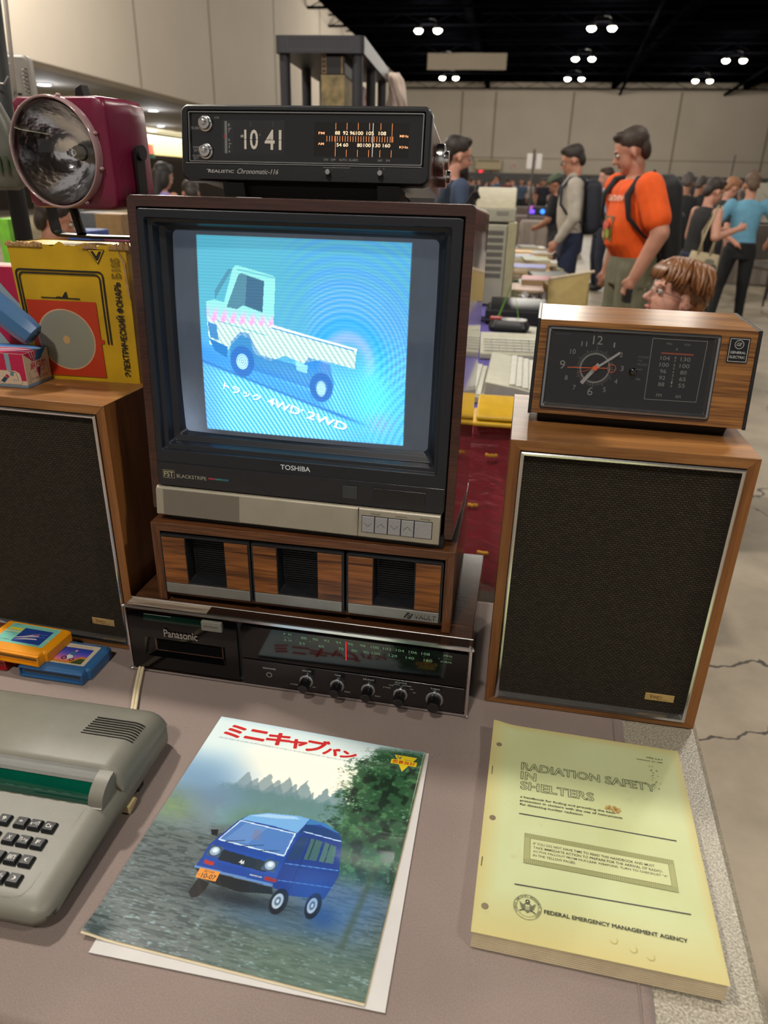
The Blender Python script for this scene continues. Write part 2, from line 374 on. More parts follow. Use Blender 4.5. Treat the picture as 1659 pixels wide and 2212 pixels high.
# left wall above the wide opening, with panel joints
SOF = 2.34
st = HROT(MB().box(-.5, -12, SOF, 0, 56.5, CEIL+.6).obj('wall_left', WALLM, kind='structure'))
for b0 in (-6, 4.5, 12.6, 17.4, 21.5, 27, 33, 40, 47):
    HROT(MB().box(-.01, b0, SOF+.02, .012, b0+.035, CEIL+.6).obj('trim_1', plain('joint', '6F6453', .9), kind='structure'))
HROT(MB().box(-9, -12, SOF-.001, -.5, 56.5, SOF+.3).obj('ceiling_lobby', SOFM, kind='structure'))
# lobby bulkhead with its lit cove
HROT(MB().box(-6.9, -12, 1.52, -6.6, 56.5, 2.14).obj('trim_2', plain('cream_bulkhead', 'C9B98A', .7), kind='structure'))
HROT(MB().box(-6.9, -12, 2.145, -6.62, 56.5, 2.20).obj('trim_3', glow('cove_light', 'F4ECC0', 6.5), kind='structure'))
HROT(MB().box(-12.5, -12, FLOOR, -12.2, 56.5, SOF).obj('wall_lobby', plain('brown_wall', '3D312B', .8), kind='structure'))
# far wall, its dark wainscot, joints
fw = MB().box(-.5, 56, FLOOR+2.15, 60, 56.4, CEIL+.6).obj('wall_far', WALLM, kind='structure'); HROT(fw)
HROT(MB().box(-.5, 55.95, FLOOR, 60, 56.4, FLOOR+2.15).obj('wainscot_far', GREYW, kind='structure'))
for a0 in (4.0, 6.2, 11.2, 17.9, 23.5, 30, 36): HROT(MB().box(a0, 55.96, FLOOR+2.15, a0+.08, 56, CEIL).obj('trim_4', plain('joint', '6F6453', .9), kind='structure'))
HROT(MB().box(0, 55.97, FLOOR+3.05, 40, 56, FLOOR+3.09).obj('trim_5', plain('joint', '6F6453', .9), kind='structure'))
# black ceiling deck, beams and joists
HROT(MB().box(-.5, -12, CEIL+.55, 60, 57, CEIL+.8).obj('ceiling', BLKC, kind='structure'))
for i in range(15):
    b0 = 8+i*3.3
    bm = MB(); bm.box(0, b0, CEIL-.02, 60, b0+.16, CEIL+.05); bm.box(0, b0+.06, CEIL+.36, 60, b0+.1, CEIL+.42)
    for k in range(0, 30): bm.tube([(k*2, b0+.08, CEIL), (k*2+1, b0+.08, CEIL+.4), (k*2+2, b0+.08, CEIL)], .02, 4)
    HROT(bm.obj('ceiling_joist', STEEL, kind='structure'))
for a0 in (5.5, 13.5, 21.5): HROT(MB().box(a0, 0, CEIL+.2, a0+.28, 56, CEIL+.5).obj('ceiling_beam', STEEL, kind='structure'))
for a0 in (10.6, 17.): HROT(MB().tube([(a0, 10, CEIL-.1), (a0+3.5, 56, CEIL-.1)], .09, 8).obj('ceiling_duct', plain('dark_duct', '070709', 1., .0, spec=.0), kind='structure'))

# ------------------------------------------------------------------ high-bay lamps
BOWL = glow('lamp_bowl', 'FFF6D8', 60.)
def high_bay(x, y, z, lit=1., label='twin high-bay ceiling lamp'):
    t = thing('ceiling_lamp', label, 'lamp', (x, y, z), yaw=-HY, group='twin high bay lamps under the black ceiling')
    MB().tube([(0, 0, .25), (0, 0, .7)], .03, 6).obj('stem', STEEL, t)
    MB().box(-.45, -.05, .18, .45, .05, .26).obj('crossbar', STEEL, t)
    for sx in (-1, 1):
        f = MB().lathe([(.06, .2), (.12, .1), (.15, .0)], (sx*.36, 0, 0), (0, 0, 1), 12, True, False).obj('reflector', ALU, t, smooth=True)
        MB().sphere((sx*.36, 0, -.01), .15, .15, .1, 12, 8).obj('bulb', BOWL, t, smooth=True)
        MB().tube([(sx*.36, 0, .2), (sx*.22, 0, .34), (0, 0, .36)], .012, 5).obj('arm', ALU, t)
    if lit:
        ld = bpy.data.lights.new('lamp_light', 'POINT'); ld.energy = LAMP_W*lit; ld.shadow_soft_size = .18; ld.color = (1, .93, .84)
        l = bpy.data.objects.new('lamp_light', ld); COL.objects.link(l); l.parent = t; l.location = (0, 0, -.35)
    return t
for (x, y, s, w) in ((1.22, 31.9, 1, 'first lamp of the left row above the shelf'), (7.4, 30.7, 1, 'nearest lamp of the middle row'), (2.34, 39, .8, 'second lamp of the left row beside the hanging banner'),
                  (2.94, 44.8, .8, 'farthest lamp of the left row, just above the far wall'), (8.4, 37.5, .8, 'second lamp of the middle row'), (9.5, 44, .8, 'farthest lamp of the middle row'),
                  (14.9, 37, .8, 'nearer lamp of the right row'), (16.1, 43.6, .8, 'farther lamp of the right row')):
    high_bay(x, y, 5.9, s*.9, 'bright twin high-bay ceiling lamp, '+w)
for x, y, s in NEAR_FIXTURES: high_bay(x, y, 5.4, s)
b = thing('hanging_banner', 'plain beige banner hanging flat under the black ceiling near the left lamps', 'banner', (3.1, 36.2, 5.2), -HY)
MB().grid(12, 2, lambda u, v: (u*3.4-1.7, .05*math.sin(u*9), v*.62)).obj('cloth', plain('banner_cloth', '6E6557', .9), b)
cl_ = bpy.data.lights.new('bulkhead_fill_light', 'AREA'); cl_.shape = 'RECTANGLE'; cl_.size = 50; cl_.size_y = .15; cl_.energy = 1500; cl_.color = (1, .93, .66)  # added lamp off the bulkhead, brightens its face in place of the cove strip
co = bpy.data.objects.new('bulkhead_fill_light', cl_); COL.objects.link(co)
_z = (hx*.85+Vector((0, 0, .5))).normalized(); _y = _z.cross(hd).normalized(); _o = hall(-5.7, 30, 2.28)
co.matrix_world = Matrix(((hd.x, _y.x, _z.x, _o[0]), (hd.y, _y.y, _z.y, _o[1]), (hd.z, _y.z, _z.z, _o[2]), (0, 0, 0, 1)))
MB().tube([(-1.7, 0, .6), (-1.7, 0, 1.66)], .015, 5).tube([(1.7, 0, .6), (1.7, 0, 1.66)], .015, 5).obj('hanging_cord', STEEL, b, kind='stuff')
# lobby downlights
DL = glow('downlight', 'F4F4FF', 9.)
for k, (x, y) in enumerate(((-7.07, 16.7), (-6.53, 22.2), (-8.17, 28.5), (-9.4, 31.5), (-10.2, 17), (-8.6, 39))):
    t = thing('downlight', 'small round white downlight in the grey lobby soffit', 'lamp', (x, y, SOF-.03), group='round downlights in the lobby soffit')
    MB().lathe([(.13, 0), (.12, .03)], n=16).obj('lens', DL, t); MB().lathe([(.13, .03), (.17, .03), (.17, 0), (.13, 0)], n=16, cap0=False, cap1=False).obj('trim_ring', ALU, t)
    ld = bpy.data.lights.new('downlight_light', 'POINT'); ld.energy = 26; ld.shadow_soft_size = .1; ld.color = (.95, .95, 1)
    l = bpy.data.objects.new('downlight_light', ld); COL.objects.link(l); l.parent = t; l.location = (0, 0, -.25)

# ------------------------------------------------------------------ the near table
def speckled():
    m, nt, b = nodes('speckled_plastic'); N, L = nt.nodes, nt.links; setp(b, rough=.3)
    tc = N.new('ShaderNodeTexCoord'); n = N.new('ShaderNodeTexNoise'); n.inputs['Scale'].default_value = 420; n.inputs['Detail'].default_value = 2
    r = N.new('ShaderNodeValToRGB'); e = r.color_ramp.elements; e[0].position = .35; e[1].position = .68; e[0].color = (*lin('7E7768'), 1); e[1].color = (*lin('B2AA9A'), 1)
    bp = N.new('ShaderNodeBump'); bp.inputs['Strength'].default_value = .5; bp.inputs['Distance'].default_value = .0008
    L.new(tc.outputs['Object'], n.inputs[0]); L.new(n.outputs['Fac'], r.inputs[0]); L.new(r.outputs[0], b.inputs['Base Color']); L.new(n.outputs['Fac'], bp.inputs['Height']); L.new(bp.outputs[0], b.inputs['Normal']); return m
TC = Vector((.472, .984, 0)); TY = -12.2
t = thing('folding_table', 'grey speckled plastic folding table, near, mostly under a taupe cloth', 'table', TC, TY)
top = MB().loft([rr(-1.83, -.76, 0, 0, .03, -.046, 6, 'z'), rr(-1.834, -.764, .004, .004, .034, -.03, 6, 'z'), rr(-1.833, -.763, .003, .003, .033, -.008, 6, 'z'), rr(-1.826, -.756, -.004, -.004, .03, -.0025, 6, 'z')], True, True).obj('tabletop', speckled(), t, smooth=False)
for sx in (-1.6, -.2):
    for sy in (-.66, -.1): MB().tube([(sx, sy, -.046), (sx, sy, FLOOR)], .014, 8).obj('leg', plain('grey_steel', '6A6A6C', .4, .6), t)
    MB().tube([(sx, -.66, -.5), (sx, -.1, -.5)], .01, 8).obj('crossbar', plain('grey_steel', '6A6A6C', .4, .6), t)
def cloth_mat(name, c1, c2, w=.0009, rough=.85):
    m, nt, b = nodes(name); N, L = nt.nodes, nt.links; setp(b, rough=rough, sheen=.25)
    tc = N.new('ShaderNodeTexCoord'); wv = N.new('ShaderNodeTexNoise'); wv.inputs['Scale'].default_value = 900; wv.inputs['Detail'].default_value = 1
    n = N.new('ShaderNodeTexNoise'); n.inputs['Scale'].default_value = 5; n.inputs['Detail'].default_value = 4
    mx = N.new('ShaderNodeMix'); mx.data_type = 'FLOAT'; mx.inputs[0].default_value = .6
    r = N.new('ShaderNodeValToRGB'); e = r.color_ramp.elements; e[0].position = .35; e[1].position = .65; e[0].color = (*lin(c1), 1); e[1].color = (*lin(c2), 1)
    L.new(tc.outputs['Object'], wv.inputs[0]); L.new(tc.outputs['Object'], n.inputs[0]); L.new(n.outputs['Fac'], mx.inputs[2]); L.new(wv.outputs['Fac'], mx.inputs[3]); L.new(mx.outputs[0], r.inputs[0]); L.new(r.outputs[0], b.inputs['Base Color'])
    bp = N.new('ShaderNodeBump'); bp.inputs['Strength'].default_value = .25; bp.inputs['Distance'].default_value = .0005; L.new(wv.outputs['Fac'], bp.inputs['Height']); L.new(bp.outputs[0], b.inputs['Normal'])
    return m
CLOTH = cloth_mat('taupe_cloth', '786963', '8E7E77')
def clothz(x, y):
    c = 0
    for (a, bb, ph, w, h) in ((.03, 1, -.70+.31, .010, .9), (1, .06, -.30, .006, .6), (1, -.03, -.16, .008, .5), (.9, .25, -.55, .006, .6)):
        d = (x*a*0+y-ph-.02*math.sin(x*5+ph*9)) if bb == 1 else (x*a+y*bb-ph-.01*math.sin(y*7))
        c += h*math.exp(-(d/w)**2)
    return c
nx, ny = 200, 150
def cl(u, v):
    x = -1.86+u*(1.86-.095); y = -.79+v*.80
    z = -.0012+.0006*clothz(x, y)
    if y < -.765: z -= (-.765-y)*6
    return (x, y, z)
cm = MB().grid(nx, ny, cl)
cloth = link('tablecloth', (lambda me: (me.from_pydata(cm.v, [], cm.f), me)[1])(bpy.data.meshes.new('tablecloth')), None, CLOTH, smooth=True)
cloth.matrix_world = t.matrix_world.copy(); so = cloth.modifiers.new('solid', 'SOLIDIFY'); so.thickness = .0012; so.offset = -1
tag(cloth, 'taupe cloth spread over the near folding table, hemmed right edge', 'tablecloth')
MB().tube([(-.107, -.79+.8*k/40, .0001) for k in range(41)], .0007, 6, flat=.6).obj('hem', CLOTH, cloth)
# ------------------------------------------------------------------ loudspeakers
def badge(parent, x0, z0, x1, z1, y, tint='D8B878'):
    o = MB().box(x0, y-.0012, z0, x1, y, z1).obj('badge', plain('brass_plate_'+tint, tint, .3, .55, var=.03), parent, bevel=.0004)
    P = Print(FACE(y-.0012)); w = x1-x0; h = z1-z0
    P.text('V', x0+.17*w, z0+.26*h, x0+.26*w, z0+.84*h, '5A2C10', 1, .012).text('AN', x0+.27*w, z0+.36*h, x0+.42*w, z0+.72*h, '5A2C10', 1, .012).text('C', x0+.43*w, z0+.14*h, x0+.51*w, z0+.74*h, '5A2C10', 1, .012).text('O', x0+.52*w, z0+.36*h, x0+.59*w, z0+.68*h, '5A2C10', 1, .012)
    P.text('CHICAGO', x0+.53*w, z0+.15*h, x0+.8*w, z0+.26*h, '7A4A28', 1)
    P.obj('lettering', o)
def speaker(loc, yaw, label, bx):
    W, D, H = .2756, .205, .3811
    t = thing('loudspeaker', label, 'speaker', loc, yaw, group='walnut bookshelf loudspeakers')
    x0, x1, z0, z1 = .014, .2636, .0095, .367
    # mitred boards: sides with upright grain, top and bottom with grain across
    T = .013
    for nm, m, q in (('top_board', W_SPK, [(0, H), (W, H), (W-T, H-T), (T, H-T)]), ('bottom_board', W_SPK, [(0, 0), (W, 0), (W-T, T*.72), (T, T*.72)]),
                     ('side_board', W_SPKV, [(0, 0), (0, H), (T, H-T), (T, T*.72)]), ('side_board', W_SPKV, [(W, 0), (W, H), (W-T, H-T), (W-T, T*.72)])):
        MB().prism(q, 'y', 0, D).obj(nm, m, t, bevel=.0007)
    MB().box(T-.001, D-.012, T*.7, W-T+.001, D-.002, H-T+.001).obj('back_panel', plain('particle_board', '6A5238', .8), t)
    MB().box(T-.001, .005, T*.7, W-T+.001, .012, H-T+.001).obj('grille_cloth', GRILLE, t)
    a = .0135
    L = [rr(a, a*.7, W-a, H-a, .0005, .004, 2), rr(a, a*.7, W-a, H-a, .0005, -.002, 2), rr(a+.0015, a*.7+.0015, W-a-.0015, H-a-.0015, .0005, -.0032, 2), rr(a+.004, a*.7+.0045, W-a-.004, H-a-.004, .0005, -.0024, 2), rr(a+.0062, a*.7+.0075, W-a-.0062, H-a-.0062, .0005, .0052, 2)]
    MB().loft(L).obj('chrome_trim', CHROME, t)
    badge(t, bx, .0352, bx+.0368, .0462, .0048)
    return t
speaker((.1455, .7972, 0), -10.07, 'walnut loudspeaker at right with dark woven grille, clock radio on top', .2078)
sl = speaker((-.6334, .9502, 0), -12.24, 'walnut loudspeaker at left beside the television, torch boxes on top', .2012)

# ------------------------------------------------------------------ stereo receiver
t = thing('stereo_receiver', 'low black-fronted stereo receiver with tuning dial, five knobs and tape slot', 'receiver', (-.3582, .8506, .0009), -10.4)
W, D, H = .4831, .2631, .1083
MB().box(.002, .003, .004, W-.002, D, H-.0005).obj('cabinet', W_REC, t, bevel=.001)
for fx in (.04, W-.04):
    for fy in (.04, D-.03): MB().cyl((fx, fy, -.0009), (fx, fy, .005), .009, n=12).obj('foot', BLKM, t)
# chrome surround
MB().loft([rr(-.001, .0, W+.001, H+.0008, .002, .0045, 3), rr(-.001, .0, W+.001, H+.0008, .002, -.002, 3), rr(.0015, .0035, W-.0025, H-.0035, .001, -.002, 3), rr(.0015, .0035, W-.0025, H-.0035, .001, .004, 3)]).obj('chrome_frame', CHROME, t)
for x in (-.0012, W+.0012):
    for z in (.001, H-.0005): MB().sphere((x, -.002, z), .0028, .0028, .0028, 10, 6).obj('corner_stud', CHROME, t, smooth=True)
MB().box(.003, .0015, H+.0001, .121, .0185, H+.0014).obj('pale_insert', W_BAND, t)
MB().box(.121, .0015, H+.0001, W-.004, .0185, H+.0011).obj('smoked_insert', plain('smoked_strip', '2A1C16', .12, coat=.8), t)
MB().tube([(0, .0195, H+.001), (W, .0195, H+.001)], .0008, 6).obj('chrome_line', plain('soft_chrome', '8A8A8C', .4, .8), t)
F0 = .0035
MB().box(.0015, F0, .0035, W-.0015, F0+.004, H-.0035).obj('front_panel', BLKG, t)
# tape door with its slot
DR = MB().loft([rr(.0035, .008, .164, .0985, .002, F0, 4), rr(.0035, .008, .164, .0985, .002, F0-.006, 4), rr(.0245, .0285, .1452, .0605, .0015, F0-.006, 4), rr(.0400, .0370, .1385, .0560, .001, F0+.0005, 4)], False, True).obj('tape_door', BLKG, t)
MB().box(.028, F0-.0064, .0883, .1135, F0-.0058, .0995).obj('green_window', plain('dark_green_window', '06231A', .08, coat=.8), DR)
MB().tube([(.030, F0-.0068, .0990), (.07, F0-.0068, .0990)], .0004, 5).obj('window_edge', CHROME, DR)
MB().box(.0402, F0-.0006, .0372, .1383, F0+.0003, .0558).obj('slot_shadow', plain('slot_matt', '050506', .9, spec=.1), DR)
bt = MB().box(.1155, F0-.011, .0868, .1445, F0-.0055, .1015).obj('program_button', plain('grey_button', '77756C', .4), DR, bevel=.0008)
Print(FACE(F0-.0110)).text('PROGRAM', .1195, .0925, .1400, .0957, '3A3A38', 1).obj('lettering', bt)
# raised maker's name
lg = MB(); v, f = text_mesh('Panasonic', .018)
a, b_ = v.min(0), v.max(0); V = (v-a)/(b_-a)*[.050, .0125]+[.0568, .0655]
n = len(V); lg.add([(p[0], F0-.0078, p[1]) for p in V]+[(p[0], F0-.0058, p[1]) for p in V], f)
lg.obj('maker_lettering', plain('letter_chrome', 'A9A4A0', .3, .5), DR, recalc=False)
MB().box(.164, F0-.001, .005, .1695, F0+.001, .1025).obj('divider', BLKM, t)
# lower control panel and the glass dial above it
MB().box(.1695, F0-.006, .0045, .4785, F0, .0455).obj('control_panel', plain('control_black', '141216', .22, coat=.4), t, bevel=.0008)
MB().loft([rr(.1705, .0485, .4788, .1005, .002, F0-.001, 4), rr(.1705, .0485, .4788, .1005, .002, F0-.0066, 4)], True, True).obj('dial_glass', BLKG, t)
P = Print(FACE(F0-.0068)); G = '7FB08C'
fm = [(.2599, '88'), (.2760, '90'), (.2915, '92'), (.3075, '94'), (.3240, '96'), (.3405, '98'), (.3570, '100'), (.3735, '102'), (.3905, '104'), (.4075, '106'), (.4243, '108')]
for x, s in fm: P.text(s, x-.0017*len(s)-.0004, .0918, x+.0017*len(s)+.0004, .0958, G, 1)
for x, s in ((.2571, '53'), (.2840, '60'), (.3110, '70'), (.3290, '80'), (.3450, '90'), (.3585, '100'), (.3815, '120'), (.4040, '140'), (.4278, '160')): P.text(s, x-.0017*len(s)-.0004, .0822, x+.0017*len(s)+.0004, .0863, G, 1)
for i in range(11): P.text(str(i), .2490+i*.0192, .0886, .2490+i*.0192+.0010*len(str(i)), .0905, '5F8A6C', 1)
P.text('F  M', .2320, .0945, .2425, .0978, G, 1).text('SCALE', .2320, .0902, .2425, .0918, '5F8A6C', 1).text('A  M', .2320, .0850, .2425, .0882, G, 1)
P.text('MHz', .4480, .0935, .4590, .0968, G, 1).text('SCALE', .4480, .0897, .4590, .0912, '5F8A6C', 1).text('x10kHz', .4440, .0842, .4590, .0872, G, 1)
P.obj('dial_markings', t, rough=.4)
MB().box(.3176, F0-.0078, .0672, .3186, F0-.0068, .0972).obj('tuning_needle', glow('red_needle', 'E8202C', 1.2), t)
P = Print(FACE(F0-.006)); C = 'B9BCB4'
for s, x, z, w in (('HEADPHONES', .2084, .0335, .0185), ('VOLUME', .2623, .0382, .0125), ('TONE', .3060, .0382, .0085), ('BALANCE', .3491, .0382, .0145), ('SELECTOR', .3934, .0402, .016), ('TUNING', .4395, .0382, .0125)): P.text(s, x-w/2, z, x+w/2, z+.0024, C, 1)
for s, x, z, w in (('POWER', .2437, .0130, .0105), ('MAX', .2720, .0130, .0055), ('TREBLE', .3195, .0130, .0085), ('RIGHT', .3620, .0130, .0075), ('8 TRACK', .3745, .0300, .0105), ('TAPE', .3800, .0345, .0065), ('PHONO', .3875, .0370, .0085), ('FM STEREO', .4015, .0370, .0125), ('FM', .4080, .0325, .004), ('AM', .4115, .0275, .004)): P.text(s, x-w/2, z, x+w/2, z+.0016, C, 1)
P.obj('panel_lettering', t, rough=.4)
MB().lathe([(.0042, 0), (.0042, .0012), (.003, .0012), (.003, -.003)], (.2084, F0-.006, .0247), (0, -1, 0), 20, False, True).obj('headphone_jack', CHROME, t, smooth=False)
for i, (x, s) in enumerate(((.2623, 1.), (.3060, 1.), (.3491, 1.), (.3934, 1.), (.4395, 1.22))):
    k = MB().lathe([(.0098*s, 0), (.0098*s, .0035), (.0088*s, .0042), (.0075*s, .0043)], (x, F0-.006, .0245), (0, -1, 0), 32, False, True).obj('knob', ALU, t, smooth=False, bevel=.0002)
    body = MB(); L = []
    for h, r in ((.0043, .0072), (.020, .0066), (.0215, .0062), (.0218, .0055)):
        L.append([(x+r*s*(1+.035*(j % 2))*math.cos(6.2832*j/48), F0-.006-h, .0245+r*s*(1+.035*(j % 2))*math.sin(6.2832*j/48)) for j in range(48)])
    body.loft(L, False, True).obj('grip', plain('knob_black', '101012', .16, coat=.5), k)
pc = MB(); pts = [(-.352, .915, .006), (-.349, .87, .004), (-.345, .84, .0035), (-.3375, .80, .0035), (-.3295, .765, .0035), (-.3235, .735, .0035), (-.321, .715, .0035), (-.3215, .70, .006)]
for o in (-.0022, .0022): pc.tube([(x+o, y, z) for x, y, z in pts], .0024, 8)
tag(pc.obj('power_cord', plain('ivory_cord', 'CDBF9E', .5), smooth=True), 'ivory twin-lead power cord running from receiver to calculator', 'cord')

# ------------------------------------------------------------------ cassette vault
t = thing('cassette_cabinet', 'walnut cassette storage cabinet with three drawers between receiver and television', 'cabinet', (-.3134, .8658, .1092), -9.7)
W, D, H = .4102, .2393, .1208; T = .012
MB().prism([(0, H), (W, H), (W-T, H-T), (T, H-T)], 'y', 0, D).obj('top_board', W_VAU, t, bevel=.0006)
MB().prism([(0, .0005), (0, H), (T, H-T), (T, .0005)], 'y', 0, D).obj('side_board', W_VAUV, t, bevel=.0006)
MB().prism([(W, .0005), (W, H), (W-T, H-T), (W-T, .0005)], 'y', 0, D).obj('side_board', W_VAUV, t, bevel=.0006)
MB().box(T, .006, .007, W-T, D, .0135).obj('bottom_board', W_VAU, t)
MB().box(T, D-.008, .0135, W-T, D-.002, H-T).obj('back_panel', BLKM, t)
for i, x0 in enumerate((T+.0010, T+.1290, T+.2585)):
    d = bpy.data.objects.new('drawer', None); COL.objects.link(d); d.parent = t
    x1 = x0+.1262; z0, z1 = .0150, .1060; f = -.002
    MB().loft([rr(x0, z0, x1, z1, .003, .03, 4), rr(x0, z0, x1, z1, .003, f, 4), rr(x0+.036, z0+.0190, x1-.036, z1-.0035, .0015, f, 4), rr(x0+.038, z0+.024, x1-.038, z1-.010, .0015, .016, 4)], True, True).obj('tray', BLKP, d)
    rb = MB()
    for k in range(15): rb.box(x0+.0395, .0135, z0+.028+k*.0034, x1-.0395, .0165, z0+.0292+k*.0034)
    rb.obj('ribbed_recess', BLKM, d)
    for a, b2 in ((x0+.0028, x0+.035), (x1-.035, x1-.0028)): MB().box(a, f-.0022, z0+.0180, b2, f, z1-.004).obj('wood_inlay', W_DRW, d, bevel=.0004)
    MB().box(x0+.0028, f-.0028, z0+.002, x1-.0028, f, z0+.0172).obj('silver_strip', plain('satin_silver', '8E8B86', .36, .5), d, bevel=.0005)
    if i == 2:
        P = Print(FACE(f-.0028)); a = x1-.0488; z = z0+.0052; K = '15100E'
        P.poly([(a, z), (a+.0026, z), (a+.0075, z+.0085), (a+.0050, z+.0085)], K, 1).poly([(a+.0050, z+.0085), (a+.0075, z+.0085), (a+.0095, z+.0062), (a+.0080, z+.0055)], K, 1)
        P.poly([(a+.0062, z-.0012), (a+.0090, z-.0012), (a+.0135, z+.0072), (a+.0112, z+.0072)], K, 1).poly([(a+.0045, z+.0008), (a+.0062, z-.0012), (a+.0090, z-.0012), (a+.006, z+.0022)], K, 1).ring(a+.0070, z+.0036, .0006, .0016, K, 1)
        P.text('VAULT', a+.0150, z, a+.0435, z+.0072, K, 1, .05, .12)
        for k in range(4): P.rect(a+.0145, z+.0035+k*.0009, a+.044, z+.0038+k*.0009, '8E8B86', 2)
        P.obj('lettering', d, rough=.5)
# ------------------------------------------------------------------ television
t = thing('television', 'wood-cased cube television showing a bright blue truck picture', 'television', (-.3124, .8832, .2435), -11.15, 3.3)
W, H, D = .4064, .3885, .205
o = MB().prism([(0, 0), (0, H-.006), (.002, H-.002), (.006, H), (W-.006, H), (W-.002, H-.002), (W, H-.006), (W, 0), (W-.0113, 0), (W-.0113, H-.0128), (.0115, H-.0128), (.0115, 0)], 'y', 0, D)
cab = o.obj('wood_case', [W_TV, W_TVS], t, bevel=.001)
for p in cab.data.polygons:
    if abs(p.normal.x) > .9: p.material_index = 1
# front edge line of the laminate
MB().box(.0115, .040, .004, W-.0113, D+.004, H-.0128).obj('inner_shell', BLKM, t)
MB().loft([rr(.04, .02, W-.04, H-.03, .02, D+.002, 5), rr(.05, .03, W-.05, H-.05, .03, D+.06, 5), rr(.12, .1, W-.12, H-.12, .03, D+.13, 5)], True, True).obj('tube_cover', BLKP, t)
B = [rr(.0130, .0355, .3940, .3742, .004, .014, 5), rr(.0130, .0355, .3940, .3742, .004, -.0025, 5), rr(.0138, .0363, .3932, .3734, .0035, -.0035, 5),
     rr(.0215, .0845, .3822, .3648, .003, -.0035, 5), rr(.0225, .0852, .3812, .3641, .003, .0040, 5), rr(.0275, .0905, .3765, .3598, .004, .0050, 5), rr(.0300, .0935, .3735, .3570, .004, .0160, 5),
     rr(.0370, .1005, .3690, .3530, .004, .0190, 5), rr(.0415, .1040, .3645, .3515, .006, .0300, 5)]
MB().loft(B).obj('bezel', NAVY, t, bevel=.0006)
# lower black panel
lp = MB().box(.0140, -.0046, .0362, .3930, -.0030, .0680).obj('lower_panel', plain('panel_blue_black', '121722', .25, coat=.3), t, bevel=.0005)
Print(FACE(-.0036)).text('TOSHIBA', .1832, .0732, .2225, .0797, 'D0D4DC', 1, .03).obj('maker_lettering', t)
P = Print(FACE(-.0047)); P.rect(.0208, .0465, .0372, .0575, 'A59C78', 0).rect(.0213, .0470, .0367, .0570, '1A1D24', 1).text('FST', .0226, .0482, .0356, .0558, 'B5AB84', 2, .03)
P.text('BLACKSTRIPE', .0402, .0482, .0818, .0530, 'A59F8A', 1)
for k, c in enumerate(('A03048', '2A7A6A', '2F5E78')): P.rect(.0845+k*.0095, .0500, .0938+k*.0095, .0524, c, 1)
P.obj('front_lettering', lp)
MB().box(.2655, -.0062, .0442, .2842, -.0046, .0606).obj('sensor_window', plain('sensor_grey', '35383C', .3), lp, bevel=.0004)
dr = MB().box(.3040, -.0058, .0432, .3700, -.0046, .0612).obj('control_door', plain('panel_blue_black2', '0D1119', .2, coat=.3), lp, bevel=.0006)
# silver lower fascia with speaker grille and buttons
fa = MB().prism([(0, .0345), (-.004, .0335), (-.007, .0300), (-.009, -.0040), (-.006, -.0062), (.012, -.0062), (.012, .0345)], 'x', .0095, .3905).obj('silver_fascia', SILV, t, bevel=.0006)
MB().prism([(-.0070, .0305), (-.0093, -.0042), (-.0085, -.0045), (-.006, .0305)], 'x', .0200, .1270).obj('speaker_grille', dots_mat('perforated_grille', '8E867A', '2A2622', .0022), t)
MB().box(.2865, -.0095, -.006, .2869, -.004, .033).obj('panel_seam', BLKM, t)
yb0 = lambda z: -.0070-.0020*(.0300-z)/.034
for k in range(5):
    x0 = .2920+k*.0168; x1 = x0+.0156 if k < 4 else .3808
    MB().hexa([(x0-.0008, yb0(.0020)-.0001, .0020), (x1+.0008, yb0(.0020)-.0001, .0020), (x1+.0008, .0, .0020), (x0-.0008, .0, .0020), (x0-.0008, yb0(.0245)-.0001, .0245), (x1+.0008, yb0(.0245)-.0001, .0245), (x1+.0008, .0, .0245), (x0-.0008, .0, .0245)]).obj('button_surround', BLKM, t)
    bt = MB().hexa([(x0, yb0(.0028)-.0014, .0028), (x1, yb0(.0028)-.0014, .0028), (x1, -.006, .0028), (x0, -.006, .0028), (x0, yb0(.0236)-.0014, .0236), (x1, yb0(.0236)-.0014, .0236), (x1, -.006, .0236), (x0, -.006, .0236)]).obj('button', SILB, t, bevel=.0003)
    if k < 4:
        PB = Print(lambda u, v, h: (u, yb0(v)-.00145-h, v)); s = 1 if k % 2 else -1; c = (x0+x1)/2; PB.line([(c-.005, .0130-s*.0022), (c, .0130+s*.0026), (c+.005, .0130-s*.0022)], .0005, '4A4844', 1).obj('arrow_mark', bt)
PB = Print(lambda u, v, h: (u, yb0(v)-.0002-h, v))
for s, x, w in (('VOLUME', .3085, .0130), ('CHANNEL', .3420, .0155), ('POWER', .3725, .0125)): PB.text(s, x-w/2, .0262, x+w/2, .0283, '5A5140', 1)
PB.obj('button_lettering', t)
MB().hexa([(.0250, .0, -.0130), (W-.011, .0, -.0130), (W-.011, D-.03, -.0030), (.0250, D-.03, -.0030), (.0220, -.003, .004), (W-.010, -.003, .004), (W-.010, D-.02, .004), (.0220, D-.02, .004)]).obj('plinth', BLKM, t)
